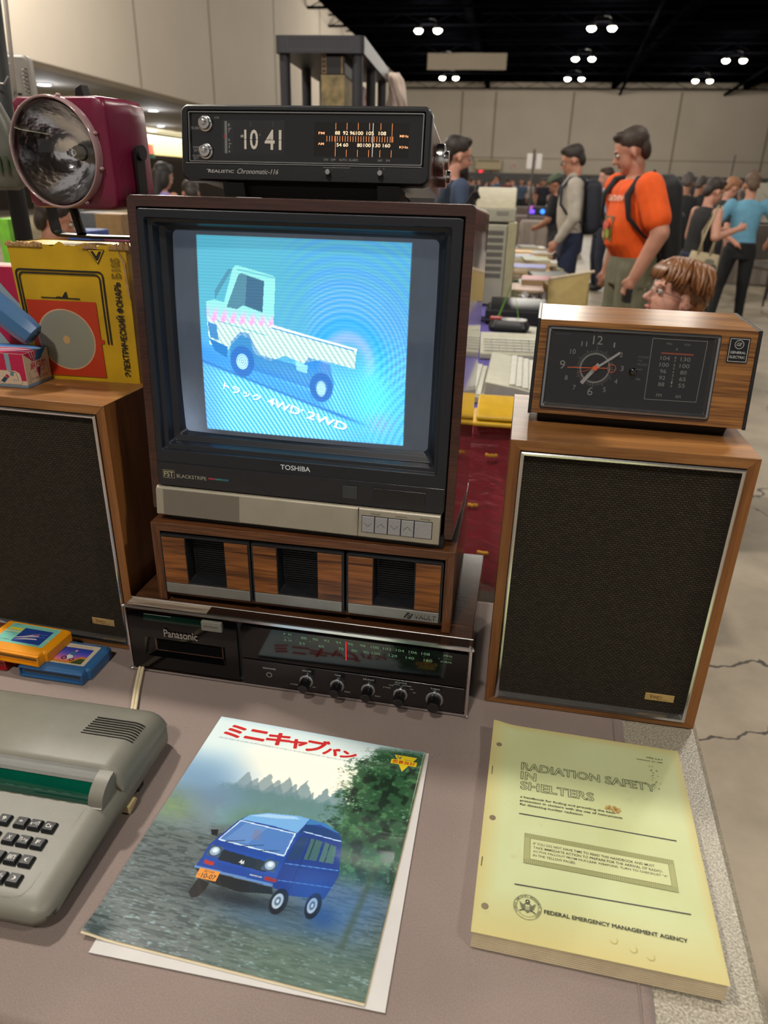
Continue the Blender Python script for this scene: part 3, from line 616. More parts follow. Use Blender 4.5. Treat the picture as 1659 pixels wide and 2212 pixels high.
# the picture tube
SX0, SX1, SZ0, SZ1 = .0400, .3660, .1030, .3530
def tube_y(x, z):
    a = (x-(SX0+SX1)/2)/((SX1-SX0)/2); b = (z-(SZ0+SZ1)/2)/((SZ1-SZ0)/2); return .0215+.007*(a*a*.6+b*b*.5)
def tv_img(U, V):
    X, Z = U+SX0, V+SZ0
    s = sstep(.30, .12, Z)      # brighter cyan low down
    base = lerp(np.broadcast_to(np.array([.29, .62, .72]), X.shape+(3,)), (.30, .66, .86), s*.8)
    # interference rings
    r = np.sqrt((X-.262)**2*1.1+(Z-.205)**2*.8); ring = .5+.5*np.sin(r*r*2600+X*30)
    m = sstep(.05, .10, r)*sstep(.23, .13, r)*sstep(.15, .23, X)
    base = lerp(base, (.22, .50, .93), ring*m*.35*sstep(.16, .22, Z)); base = lerp(base, (.50, .62, .95), (1-ring)*m*.35*(1-sstep(.2, .3, Z)))
    base = lerp(base, (.12, .60, .98), np.exp(-((r-.045)/.010)**2)*.85*sstep(.185, .20, Z)); base = lerp(base, (.62, .66, .97), np.exp(-((r-.030)/.007)**2)*.6*sstep(.185, .2, Z))
    base = lerp(base, (.35, .95, .93), np.exp(-((X-.295)/.025)**2-((Z-.165)/.035)**2)*.9); base = lerp(base, (.60, .63, .95), np.exp(-((X-.305)/.016)**2-((Z-.135)/.014)**2)*.9)
    # lower slanting stripes
    st = .5+.5*np.sin((X*1.0+Z*.62)*1150+6*np.sin(X*22)*Z*8)
    low = sstep(.215, .175, Z)
    base = lerp(base, (.66, .96, 1.0), low*st*.95*sstep(.33, .2, X)); base = lerp(base, (.20, .66, .95), low*(1-st)*.75)
    left = sstep(.115, .075, X)*sstep(.26, .2, Z); base = lerp(base, (.30, .58, .95), left*.5)
    arc = .5+.5*np.sin(r*r*9000+X*60); base = lerp(base, (.62, .70, .98), arc*sstep(.028, .06, r)*sstep(.125, .07, r)*sstep(.17, .20, Z)*sstep(.20, .23, X)*.32); base = lerp(base, (.16, .52, .90), (1-arc)*sstep(.17, .20, Z)*sstep(.028, .06, r)*sstep(.125, .07, r)*sstep(.20, .23, X)*.45)
    wv = .5+.5*np.sin(np.hypot(X-.42, Z-.08)*760); base = lerp(base, (.40, .88, .97), wv*sstep(.27, .31, X)*sstep(.26, .2, Z)*.5)
    # the hill line with its dark edge
    hl = .1985-.31*(X-.072); d = Z-hl
    base = lerp(base, (.16, .42, .72), np.exp(-(d/.0022)**2)*.85*sstep(.30, .25, X)); base = lerp(base, (.18, .50, .85), sstep(.0, .004, d)*sstep(.030, .010, d)*sstep(.25, .22, X)*.65)
    WH = (.80, .98, .97)
    body = [(.0815, .2712), (.0925, .2740), (.1053, .2713), (.118, .311), (.1216, .3150), (.130, .3135), (.1690, .3050), (.1721, .3015), (.1690, .2480), (.2731, .2243), (.2709, .2014), (.229, .2100), (.205, .2040), (.183, .2120), (.163, .2040), (.142, .2120), (.138, .2300), (.125, .2330), (.112, .2200), (.105, .2110), (.0835, .2200), (.0815, .2500)]
    b = inpoly(X, Z, body).astype(float)
    tex = .86+.14*np.sin((X+Z*.7)*900)
    up = sstep(.243, .262, Z)[..., None]
    bc = np.array(WH)*tex[..., None]*(1-up)+np.array([.50, .80, .80])*up
    base = base*(1-b[..., None])+bc*b[..., None]
    base = lerp(base, (.90, .58, .82), b*sstep(.245, .249, Z+.0+.02*(X-.12))*sstep(.268, .249, Z-.0+.08*(X-.12))*(.55+.45*np.sin((X-Z*.3)*500)))
    def P(pts, c, k=1.):
        nonlocal base
        base = lerp(base, c, inpoly(X, Z, pts).astype(float)*k)
    P([(.1085, .2660), (.1255, .3050), (.1300, .3060), (.1580, .2985), (.1552, .2618), (.130, .2690), (.122, .2640)], (.27, .47, .56))
    P([(.1360, .3030), (.1575, .2978), (.1550, .2625), (.1330, .2690)], (.20, .36, .48)); P([(.0935, .2745), (.1180, .3110), (.112, .3100), (.094, .2850)], (.26, .50, .60))
    P([(.0820, .2470), (.0940, .2440), (.0960, .2250), (.0850, .2280)], (.25, .50, .72)); P([(.0830, .2270), (.1080, .2180), (.1060, .2040), (.0900, .2120)], (.16, .45, .72))
    for cx, cz, r_ in ((.1265, .2010, .0165), (.2290, .1760, .0155)):
        q = np.sqrt(((X-cx)/.82)**2+(Z-cz)**2); base = lerp(base, (.19, .42, .72), sstep(r_*1.25, r_*1.1, q)); base = lerp(base, (.72, .93, .96), sstep(r_*.64, r_*.52, q)*(.6+.4*np.sin(q*2200)))
    P([(.112, .224), (.125, .2375), (.137, .236), (.144, .220), (.150, .211), (.205, .200), (.213, .212), (.240, .205), (.246, .180), (.235, .165), (.213, .174), (.145, .190), (.110, .205)], (.16, .40, .70), .55)
    q = np.sqrt(((X-.1265)/.82)**2+(Z-.2010)**2); base = lerp(base, (.75, .95, .98), sstep(.0100, .0088, q)*(.6+.4*np.sin(q*2200)))
    q = np.sqrt(((X-.2290)/.62)**2+(Z-.1740)**2); base = lerp(base, (.75, .95, .98), sstep(.0100, .0088, q)*(.6+.4*np.sin(q*2200)))
    P([(.196, .206), (.212, .202), (.211, .192), (.198, .195)], (.62, .88, .95), .7)
    lin_ = Z-(.2466-.205*(X-.1663)); base = lerp(base, (1, 1, 1), np.exp(-(lin_/.0011)**2)*((X > .166) & (X < .274))); base = lerp(base, (.15, .45, .7), np.exp(-((lin_+.0020)/.0007)**2)*((X > .166) & (X < .270)))
    base = lerp(base, (.3, .62, .72), np.exp(-((Z-(.3095-.16*(X-.128)))/.0007)**2)*((X > .124) & (X < .170))); base = lerp(base, (.25, .55, .65), np.exp(-((Z-(.2490-.22*(X-.0950)))/.0006)**2)*((X > .095) & (X < .16))*.7)
    # grey margins beside the picture, and the fine line structure
    inp = sstep(.0713, .0730, X)*sstep(.3348, .3335, X)*sstep(.1085, .1100, Z)*sstep(.3480, .3470, Z)
    marg = np.array([.20, .23, .27])*(.9+.1*vnoise(X, Z, .01, .02, 5))[..., None]*(1.+.9*sstep(.2, .1, Z)*sstep(.1, .04, X))[..., None]
    base = base*(.96+.04*np.sin(Z*9000))[..., None]
    return base*inp[..., None]+marg*(1-inp[..., None])
pl = lambda U, V: (U+SX0, tube_y(U+SX0, V+SZ0), V+SZ0)
scr = pix_mesh('screen', t, pl, SX1-SX0, SZ1-SZ0, 380, 290, tv_img, mat=ink(.08, TV_EMIT, .5), emit=1)
P = Print(lambda u, v, h: (u, tube_y(u, v)-h-.0002, v), .0001)
for dx, dz, c, l in ((.0010, -.0012, '4F9CC4', 0), (0, 0, 'FFFFFF', 2)):
    P.text('トラック', .0985+dx, .1640+dz, .1500+dx, .1740+dz, c, l, .03, .2, skew=-.27).text('4WD', .1580+dx, .1490+dz, .2010+dx, .1595+dz, c, l, .04, .2, skew=-.27).text('·', .203+dx, .1440+dz, .2055+dx, .1465+dz, c, l, .05).text('2WD', .2090+dx, .1355+dz, .2620+dx, .1460+dz, c, l, .04, .2, skew=-.25)
P.obj('screen_lettering', t, rough=.1, emit=TV_EMIT)
# ------------------------------------------------------------------ flip-number clock radio on the television
def tl(y, z, l): c, s = math.cos(R(l)), math.sin(R(l)); return (y*c-z*s, y*s+z*c)
LN = 8.3
t = thing('flip_clock_radio', 'black flip clock radio reading 10 41 with orange dial on the television', 'clock radio', (-.2502, .94, .6476), -9, LN)
W, H, D = .2954, .0813, .16
MB().loft([rr(0, 0, W, H, .009, .020, 6), rr(0, 0, W, H, .009, .003, 6), rr(.002, .002, W-.002, H-.002, .008, 0, 6), rr(.0085, .0185, W-.0072, H-.0058, .002, 0, 6), rr(.0095, .0195, W-.0082, H-.0068, .002, .006, 6)], False, False).obj('front_surround', BLKP, t, bevel=.0004)
w2 = wood('radio_side_wood', '3A231A', '6B4636', 'y', 2, .3)
MB().loft([rr(.003, .004, W-.003, H-.003, .004, .019, 4), rr(.004, .008, W-.004, H-.004, .004, D, 4)], True, True).obj('wood_case', w2, t, bevel=.0005)
q = [(.02, -.0022), (.02, .001), (D-.01, .001), (D-.01, -.0022)]
zb = .6305
zz = tl(.012, zb-.6476, LN)[1]; za = tl(.13, zb-.6476, LN)[1]
MB().prism([(.004, .001), (.0145, -.002), tl(.018, zb-.6476, LN), tl(.13, zb-.6476, LN), (.15, .001)], 'x', .052, .256).obj('base', BLKM, t, bevel=.0006)
for x0, x1 in ((.050, .076), (.236, .262)): MB().prism([(.002, -.001), tl(.006, zb-.6472, LN), tl(.05, zb-.6472, LN), (.05, -.001)], 'x', x0, x1).obj('foot', BLKM, t)
MB().loft([rr(.0100, .0205, W-.0088, H-.0074, .0015, .0010, 4), rr(.0100, .0205, W-.0088, H-.0074, .0015, -.0006, 4), rr(.0112, .0217, W-.0100, H-.0086, .0012, -.0006, 4), rr(.0112, .0217, W-.0100, H-.0086, .0012, .003, 4)]).obj('silver_rim', plain('dull_silver', '8A8A8C', .35, .7), t)
MB().box(.0098, .0030, .0203, W-.0086, .0050, H-.0072).obj('face_panel', plain('face_black', '0C0D12', .12, coat=.6), t)
MB().box(.0058, -.0008, .0188, .2868, .0002, .0194).obj('chrome_line', CHROME, t)
FP = .0030
P = Print(FACE(FP)); C = '8E8E90'
P.text('SLEEP', .0122, .0555, .0232, .0582, C).text('1HR', .0410, .0670, .0465, .0690, C).text('TIME', .0132, .0350, .0222, .0373, C).text('SET', .0148, .0318, .0210, .0341, C).text('ALARM', .0125, .0262, .0245, .0285, C).text('SET', .0140, .0232, .0202, .0255, C)
# alarm drum window, flip card windows and the tuning dial
P.rect(.0494, .0292, .1253, .0656, '15161C', 0).rect(.0500, .0298, .0635, .0650, '1C1D22', 1).rect(.0700, .0305, .0960, .0645, '141519', 1).rect(.0985, .0305, .1250, .0645, '141519', 1)
P.rect(.0530, .0305, .0560, .0645, '77787A', 2)
for i in range(14): P.rect(.0535, .0315+i*.0024, .0556, .0318+i*.0024, '202024', 3)
for s, z in (('8', .0590), ('AM', .0560), ('7', .0525), ('6', .0435), ('AM', .0400), ('5', .0360), ('4', .0310)): P.text(s, .0575, z, .0592 if len(s) < 2 else .0608, z+(.0030 if len(s) < 2 else .0016), 'A8A8A4', 2)
P.rect(.0520, .0470, .0540, .0500, 'A02030', 3)
P.text('AM', .0722, .0475, .0757, .0505, 'C8C4BC', 3, .02).text('10', .0768, .0350, .0935, .0560, 'CFCABF', 3, .02).text('41', .1015, .0350, .1215, .0560, 'CFCABF', 3, .02)
P.rect(.0700, .0452, .0960, .0457, '08080A', 4).rect(.0985, .0452, .1250, .0457, '08080A', 4).rect(.0845, .0590, .0849, .0645, '55555A', 3).rect(.1110, .0590, .1114, .0645, '55555A', 3).disc(.0957, .0505, .0011, None, '55504A', 3)
P.obj('clock_face_print', t, rough=.5)
P = Print(FACE(FP)); P.rect(.1601, .0289, .2703, .0646, '12100F', 0)
OR = 'FF9C5A'
P.obj('dial_window', t, rough=.3)
P = Print(FACE(FP), .00012)
for i in range(26):
    x = .1752+i*.00305; P.rect(x, .0447, x+.00045, .0505, OR, 1)
for x in (.1853, .1983, .2113, .2243, .2373, .2503): P.rect(x, .0570, x+.00045, .0640, OR, 1); P.rect(x, .0292, x+.00045, .0365, OR, 1)
P.rect(.1853, .0365, .1857, .0505, OR, 1).rect(.2503, .0447, .2507, .0570, OR, 1)
P.text('FM', .1655, .0520, .1725, .0545, 'FFB07A', 1, .03).text('AM', .1650, .0410, .1720, .0435, 'FFB07A', 1, .03).text('MHz', .2595, .0500, .2695, .0525, 'FFB07A', 1, .03).text('KHz', .2595, .0388, .2695, .0412, 'FFB07A', 1, .03)
for s, x in (('88', .1877), ('92', .1970), ('96', .2050), ('100', .2132), ('105', .2255), ('108', .2395)): P.text(s, x-.0013*len(s)-.0003, .0518, x+.0013*len(s)+.0003, .0556, 'FFE0B8', 1, .01)
for s, x in (('54', .1898), ('60', .1975), ('80', .2138), ('100', .2225), ('130', .2335), ('160', .2448)): P.text(s, x-.0013*len(s)-.0003, .0395, x+.0013*len(s)+.0003, .0432, 'FFE0B8', 1, .01)
P.obj('dial_markings', t, rough=.4, emit=.75)
P = Print(FACE(FP-.0004)); P.rect(.2284, .0292, .2291, .0640, 'E8E8E8', 1); P.obj('tuning_needle', t, emit=.25)
P = Print(FACE(0))
P2 = Print(FACE(FP)); P2.text('ON   OFF    AUTO  ALARM', .1722, .0246, .2122, .0270, C, 1).text('AM    FM', .2352, .0246, .2492, .0270, C, 1); P2.obj('switch_lettering', t)
P.text('REALISTIC', .0330, .0090, .0650, .0122, 'B8B8B4', 1, .04, .1).rect(.0310, .0121, .0360, .0126, 'B8B8B4', 1).text('Chronomatic-116', .0690, .0085, .1190, .0138, 'B8B8B4', 1, .0, .35)
P.line([(.1730, .0182), (.1730, .0170), (.2035, .0170), (.2035, .0182)], .0003, 'A0A0A0', 1).rect(.1850, .0170, .1853, .0182, 'A0A0A0', 1).rect(.2375, .0160, .2379, .0180, 'A0A0A0', 1).rect(.2430, .0160, .2434, .0180, 'A0A0A0', 1)
P.obj('front_lettering', t, rough=.3)
for x0, x1, xk in ((.1735, .1985, .1790), (.2345, .2485, .2398)):
    MB().loft([rr(x0, .0062, x1, .0142, .0038, -.0003, 6), rr(x0+.001, .0072, x1-.001, .0132, .0032, .0, 6)], True, False).obj('switch_slot', plain('slot_black', '030304', .5), t)
    MB().lathe([(.0029, 0), (.0033, .004), (.0028, .0065)], (xk, -.0003, .0113), (0, -1, 0), 18, False, True).obj('slide_switch', ALU, t, smooth=False, bevel=.0003)
for z in (.0612, .0320):
    k = MB().lathe([(.0085, 0), (.0085, .003), (.0070, .0036), (.0066, .0075), (.0055, .0080)], (.0303, FP, z), (0, -1, 0), 30, False, True).obj('knob', CHROME, t, bevel=.0002)
    MB().lathe([(.0036, .0080), (.0030, .0125), (.0018, .0128)], (.0303, FP, z), (0, -1, 0), 14, False, True).obj('knob_cap', CHROME, k)
for y, z, r1 in ((.095, .043, .0190), (.132, .030, .0135)):
    L = MB(); o = (W-.003, y, z); L.lathe([(r1, 0), (r1, .009), (r1*.95, .011), (r1*.6, .0115), (r1*.55, .016), (r1*.2, .0165)], o, (1, 0, 0), 40, True, True); L.obj('tuning_knob', CHROME, t, bevel=.0002)
MB().loft([rr(.105, .035, .135, .085, .004, H-.002, 5, 'z'), rr(.107, .037, .133, .083, .004, H+.006, 5, 'z')], True, True).obj('snooze_bar', BLKM, t, bevel=.001)
# ------------------------------------------------------------------ clock radio on the right speaker
LG = 10.98; Z0 = .3951
t = thing('clock_radio', 'wood-grain analogue clock radio with orange second hand on the right loudspeaker', 'clock radio', (.1758, .8627, Z0), -11.69, LG)
W, H = .2515, .1121
pr_ = [(0, 0), (0, H), (.1276, H+.0248), (.1276, .0248)]
MB().prism(pr_, 'x', .003, W-.003).obj('wood_case', W_CLK, t, bevel=.0008)
for x0, x1 in ((-.0006, .0034), (W-.0034, W+.0006)): MB().prism([(-.001, -.001), (-.001, H+.0008), (.1286, H+.0258), (.1286, .0238)], 'x', x0, x1).obj('end_cap', BLKP, t, bevel=.0008)
b0 = -(Z0-.3811)
MB().prism([(.006, .0005), tl(.016, b0, LG), tl(.112, b0, LG), (.118, .0215)], 'x', .012, W-.018).obj('base', BLKM, t, bevel=.0006)
MB().loft([rr(.0126, .0070, .2090, .1052, .002, -.0003, 4), rr(.0126, .0070, .2090, .1052, .002, -.002, 4), rr(.0142, .0086, .2074, .1036, .002, -.002, 4), rr(.0142, .0086, .2074, .1036, .002, .001, 4)]).obj('black_rim', BLKP, t)
MB().loft([rr(.0142, .0086, .2074, .1036, .002, -.001, 4), rr(.0142, .0086, .2074, .1036, .002, -.0045, 4), rr(.0165, .0105, .2050, .1015, .002, -.0050, 4), rr(.0175, .0120, .2040, .1005, .002, -.0035, 4), rr(.0195, .0145, .2015, .0990, .002, -.0008, 4)]).obj('clear_bezel', plain('polished_bezel', '9A9A9C', .14, .85), t)
MB().box(.0150, -.0012, .0095, .2065, -.0004, .1030).obj('dial_plate', plain('dial_plate', '101114', .5), t)
P = Print(FACE(-.0014)); P.rect(.0200, .0232, .2000, .0985, '070709', 0, .003)
CX_, CZ_ = .0727, .0588; GR = '9C9C98'
P.ring(CX_, CZ_, .0158, .0180, '8E8E8A', 2)
for i in range(60):
    a = R(6*i); r0 = .0190 if i % 15 else .0165; r1 = .0210 if i % 5 else (.0232 if i % 15 else .0250)
    P.line([(CX_+r0*math.sin(a), CZ_+r0*math.cos(a)), (CX_+r1*math.sin(a), CZ_+r1*math.cos(a))], .0003, 'A8A8A4', 3)
for s, x, z, h in (('12', .0722, .0915, .0100), ('3', .1040, .0605, .0058), ('6', .0706, .0312, .0100), ('9', .0345, .0604, .0100), ('1', .0916, .0870, .0058), ('2', .1010, .0765, .0056), ('4', .0990, .0450, .0056), ('5', .0870, .0342, .0056), ('7', .0515, .0342, .0056), ('8', .0408, .0452, .0056), ('10', .0450, .0765, .0058), ('11', .0570, .0862, .0058)):
    w = h*(.30 if s == '1' else .62)*(1.8 if len(s) == 2 else 1); P.text(s, x-w/2, z-h/2, x+w/2, z+h/2, GR, 2)
P.text('WAKE', .1205, .0738, .1325, .0766, '6E6E6C', 2).text('TO', .1205, .0695, .1255, .0722, '6E6E6C', 2).text('MUSIC', .1205, .0652, .1330, .0679, '6E6E6C', 2).text('OFF', .1205, .0592, .1272, .0618, '6E6E6C', 2).text('ON', .1208, .0480, .1260, .0506, '8A8A86', 2).text('SOLID STATE', .0225, .0955, .0400, .0972, '55555A', 2)
# tuning panel
for (a, b_) in (((.1340, .0268), (.1340, .0974)), ((.1340, .0974), (.1945, .0974)), ((.1945, .0974), (.1925, .0274)), ((.1925, .0274), (.1340, .0268))): P.line([a, b_], .0005, 'B0AFAA', 2)
P.rect(.1450, .0395, .1830, .0890, '0A0B0D', 1)
P.text('MHz', .1500, .0912, .1562, .0936, '8A8A86', 3).text('KHz', .1700, .0912, .1762, .0936, '8A8A86', 3).text('FM', .1470, .0305, .1530, .0342, GR, 3).text('AM', .1685, .0305, .1745, .0342, GR, 3)
for k, (s, s2) in enumerate((('104', '130'), ('100', '100'), ('96', '80'), ('92', '65'), ('88', '55'))):
    z = .0734-k*.0076; P.text(s, .1505-.0016*len(s), z, .1505+.0018*len(s), z+.0046, GR, 3); P.text(s2, .1735-.0018*len(s2), z, .1735+.0018*len(s2), z+.0046, GR, 3)
for k, s in enumerate('876543210'): P.text(s, .1613, .0755-k*.0041, .1629, .0782-k*.0041, 'B0AFAA', 3)
P.text('8', .1612, .0852, .1632, .0880, '8A8A86', 3)
P.rect(.1455, .0805, .1815, .0822, 'B05030', 4)
P.obj('dial_markings', t, rough=.45)
HD = plain('white_hand', 'C4C2BC', .5); OH = plain('orange_hand', 'D2572A', .45)
def hand(x0, z0, x1, z1, w0, w1, y, nm, m):
    d = Vector((x1-x0, z1-z0)); n = Vector((-d.y, d.x)).normalized()
    return MB().prism([(x0+n.x*w0, z0+n.y*w0), (x1+n.x*w1, z1+n.y*w1), (x1-n.x*w1, z1-n.y*w1), (x0-n.x*w0, z0-n.y*w0)], 'y', y, y+.0004).obj(nm, m, t)
hand(CX_-.003, CZ_-.003, .0992, .0785, .0013, .0014, -.0042, 'minute_hand', HD); hand(CX_+.004, CZ_+.005, .0590, .0400, .0022, .0022, -.0036, 'hour_hand', HD)
hand(.0405, .0578, .0865, .0596, .0004, .0004, -.0048, 'second_hand', OH); hand(.0530, .0518, CX_, CZ_, .0003, .0004, -.0030, 'alarm_hand', OH)
PP = Print(FACE(-.0045)); PP.ring(.0918, .0598, .0042, .0050, 'D2572A', 0); PP.obj('second_hand_ring', t)
MB().cyl((CX_, -.0052, CZ_), (CX_, -.001, CZ_), .0030, n=20).obj('hub', OH, t)
MB().lathe([(.0050, 0), (.0046, .007), (.0040, .009), (.002, .0095)], (.1165, -.001, .0575), (0, -1, 0), 24, False, True).obj('alarm_knob', plain('gloss_knob', '060607', .1, coat=.8), t, smooth=True)
MB().box(.0178, -.0047, .0122, .2038, -.0043, .1003).obj('clear_cover', pane_mat('clear_cover', (.93, .93, .94), .03, .02), t)
bd = MB().loft([rr(.2178, .0755, .2405, .1040, .001, .0002, 3), rr(.2178, .0755, .2405, .1040, .001, -.0012, 3)], True, True).obj('maker_badge', plain('badge_black', '0A0A0B', .25), t)
P = Print(FACE(-.0012)); S = 'B9BABC'
for (a, b_) in (((.2192, .0770), (.2192, .1024)), ((.2192, .1024), (.2390, .1024)), ((.2390, .1024), (.2390, .0770)), ((.2390, .0770), (.2192, .0770))): P.line([a, b_], .0006, S, 1)
P.ring(.2291, .0962, .0044, .0050, S, 1).text('GE', .2262, .0945, .2320, .0982, S, 2, .0, .35).text('GENERAL', .2208, .0858, .2374, .0886, S, 1, .01).text('ELECTRIC', .2208, .0806, .2374, .0834, S, 1, .01)
P.obj('lettering', bd, rough=.3)
# ------------------------------------------------------------------ yellow lantern carton and the lantern on it
t = thing('lantern_carton', 'worn yellow Russian torch carton with red square and grey disc', 'box', (-.5128, 1.0285, .3811), -8.36, 0)
W, H, D = .1618, .184, .085
YC = plain('yellow_card', 'C29A0C', .5, var=.10, scale=18, bump=.3, bscale=60)
def ycard(u, v):
    x = u*W; z = v*H; bul = .0016*math.sin(math.pi*u)*math.sin(math.pi*v)
    yy = -bul+(.0004*math.sin(17*u+3*v)*math.sin(9*v)) if 0 < v < 1 and 0 < u < 1 else 0
    z += (.0022*math.sin(31*u)+.0016*math.sin(57*u+1)-.004*math.exp(-((u-.04)/.05)**2)*0) if v == 1 else 0
    return (x-(.010*(v)*(1-u)) , z*math.tan(R(1.2))+yy*.6, z)
MB().grid(40, 40, ycard).obj('front_panel', YC, t, smooth=True)
o = MB(); o.add([(-.010, .004, H), (W, .004, H), (W, D, H), (-.010, D, H), (0, .0005, 0), (W, .0005, 0), (W, D, 0), (0, D, 0)], [(4, 5, 6, 7), (1, 2, 6, 5), (2, 3, 7, 6), (3, 0, 4, 7)]); o.obj('side_panels', YC, t)
fl = MB(); fl.grid(20, 3, lambda u, v: (-.006+u*(W+.006), .006+v*(D-.012), H-.001+.0015*math.sin(u*12)*math.sin(v*3)))
fl.obj('top_flap', YC, t, smooth=True)
KR = plain('torn_card', 'A98558', .85, var=.15, scale=80)
te = MB()
random.seed(4)
for a, b_, hh in ((-.012, .040, .006), (.100, .118, .005), (.138, .163, .012)):
    x = a
    while x < b_:
        w = random.uniform(.004, .009); te.prism([(x, H-.004), (x+w, H-.004), (x+w*.8, H+random.uniform(-.001, hh*.5)), (x+w*.3, H+random.uniform(0, hh*.6))], 'y', .0015, .0045+random.random()*.003); x += w*.7
te.prism([(.150, H-.002), (.1605, H-.020), (.1618, H-.068), (.1580, H-.060), (.1575, H-.024)], 'y', .0012, .0030)
te.obj('torn_edge', KR, t, kind='stuff')
tk = math.tan(R(1.2))
def yplace(u, v, h):
    uu = u/W; vv = v/H; bul = .0016*math.sin(math.pi*uu)*math.sin(math.pi*vv); yy = -bul+.0004*math.sin(17*uu+3*vv)*math.sin(9*vv)
    return (u-.010*vv*(1-uu), v*tk+yy*.6-h-.0012, v)
P = Print(yplace, .0001); K = '1E1B12'
def dense(P, x0, y0, x1, y1, c, l, n=8):
    for i in range(n):
        for j in range(n): P.rect(x0+(x1-x0)*i/n, y0+(y1-y0)*j/n, x0+(x1-x0)*(i+1)/n, y0+(y1-y0)*(j+1)/n, c, l)
for q, w_, x0, x1, zt, zb in ((0, .0024, .0050, .1270, .1505, .0545), (1, .0022, .0090, .1225, .1465, .0545)):
    r = .006
    pts = [(x0, zb+k*(zt-r-zb)/6) for k in range(7)]+[(x0+r-r*math.cos(R(a)), zt-r+r*math.sin(R(a))) for a in (30, 60, 90)]+[(x0+r+(x1-x0-2*r)*k/6, zt) for k in range(1, 7)]+[(x1-r+r*math.sin(R(a)), zt-r+r*math.cos(R(a))) for a in (30, 60, 90)]+[(x1, zt-r-(zt-r-zb)*k/6) for k in range(1, 7)]
    P.line(pts, w_, K, 0)
dense(P, .0115, .0062, .1125, .1106, 'B4330F', 1)
P.rect(.1100, .0545, .1170, .0600, 'B4330F', 1).rect(.009, .0545, .0120, .0600, 'B4330F', 1)
for rr_, c, l in ((1., 'C79C78', 3), (.955, '87897A', 4)):
    for k in range(10):
        P.ring(.0615, .0575, .0425*rr_*k/10, .0425*rr_*(k+1)/10, c, l, 44)
P.disc(.0615, .0575, .0052, .0058, 'BE9C68', 6)
P.rect(.0345, .1135, .0905, .1150, K, 1).poly([(.0560, .1150), (.0580, .1162), (.0630, .1164), (.0660, .1152), (.0640, .1150)], K, 1).poly([(.0650, .1150), (.0705, .1225), (.0728, .1232), (.0735, .1150)], K, 1)
P.poly([(.1100, .1795), (.1340, .1795), (.1228, .1605)], K, 1).poly([(.1115, .1786), (.1325, .1786), (.1227, .1622)], 'C29A0C', 2).poly([(.1145, .1772), (.1185, .1772), (.1222, .1712), (.1262, .1772), (.1302, .1772), (.1238, .1655), (.1212, .1655)], K, 3)
for dx, dy in ((0, 0), (.0005, 0), (0, .0005), (.0005, .0005)): P.text('ЭЛЕКТРИЧЕСКИЙ ФОНАРЬ', .1385+dx, .0100+dy, .1502+dx, .1380+dy, K, 1+dx*400+dy*900, 0, 0, 90)
P.outline('Б105', .1400, .1435, .1525, .1690, .0006, K, 1, .02, 90)
P.obj('printed_design', t, rough=.5)

t = thing('lantern', 'square maroon hand lantern with big clear lens on a black bracket', 'lantern', (-.4789, 1.03, .6099), -16.1, -2.9)
W, H, D = .1355, .1281, .085
MR = plain('maroon_plastic', '6E1838', .32, var=.05)
LC = (.0600, .0655)
def ring_at(x0, z0, x1, z1, r, y, n=64):
    o = []
    for i in range(n):
        a_ = 6.28318*i/n; dx, dz = math.cos(a_), math.sin(a_); lo, hi = 0., .2
        for _ in range(30):
            m_ = (lo+hi)/2; px, pz = LC[0]+dx*m_, LC[1]+dz*m_
            qx = abs(px-(x0+x1)/2)-(x1-x0)/2+r; qz = abs(pz-(z0+z1)/2)-(z1-z0)/2+r
            sd_ = math.hypot(max(qx, 0), max(qz, 0))+min(max(qx, qz), 0)-r
            lo, hi = (m_, hi) if sd_ < 0 else (lo, m_)
        o.append((LC[0]+dx*lo, y, LC[1]+dz*lo))
    return o
hole = [(LC[0]+.0585*math.cos(6.28318*i/64), 0, LC[1]+.0585*math.sin(6.28318*i/64)) for i in range(64)]
MB().loft([hole, ring_at(.004, .003, W-.004, H-.003, .007, 0), ring_at(.001, .001, W-.001, H-.001, .008, .003), ring_at(0, 0, W, H, .008, .008), ring_at(-.002, -.001, W+.003, H-.001, .010, D*.55), ring_at(.004, .006, W+.004, H-.004, .012, D-.006), ring_at(.008, .012, W, H-.010, .012, D)], False, True).obj('case', MR, t, smooth=True)
rf = MB(); n = 60; L = []
for k in range(15):
    s = k/14; r = .0575-(.0575-.010)*s; y = -.004+.050*(1-(r/.0575)**2); L.append([(LC[0]+r*math.cos(6.2832*i/n), y, LC[1]+r*math.sin(6.2832*i/n)) for i in range(n)])
rf.loft(L, False, False).obj('reflector', plain('mirror_reflector', 'F0F0F4', .16, 1., var=.04, scale=25, bump=1., bscale=70), t, smooth=True)
MB().lathe([(.0085, .046), (.0085, .036), (.0065, .031), (.004, .0305)], (LC[0], .0, LC[1]), (0, 1, 0), 24, True, True).obj('lamp_socket', plain('socket_grey', '8A8478', .3, .8), t)
MB().sphere((LC[0], .024, LC[1]), .0050, .0075, .0050, 14, 10).obj('bulb', glass('bulb_glass'), t, smooth=True)
MB().lathe([(.0640, .004), (.0650, -.003), (.0640, -.009), (.0610, -.0105), (.0585, -.008), (.0585, -.003), (.0600, .002)], (LC[0], 0, LC[1]), (0, -1, 0), 60, False, False)
rm = MB(); L = [[(LC[0]+r*math.cos(6.2832*i/60), y, LC[1]+r*math.sin(6.2832*i/60)) for i in range(60)] for r, y in ((.0640, .002), (.0645, -.006), (.0636, -.0115), (.0622, -.0125), (.0612, -.0115), (.0606, -.0085), (.0604, .0)) ]
rm.loft(L).obj('lens_rim', plain('clear_rim', 'A88A8C', .12, .1, coat=.8), t, smooth=True)
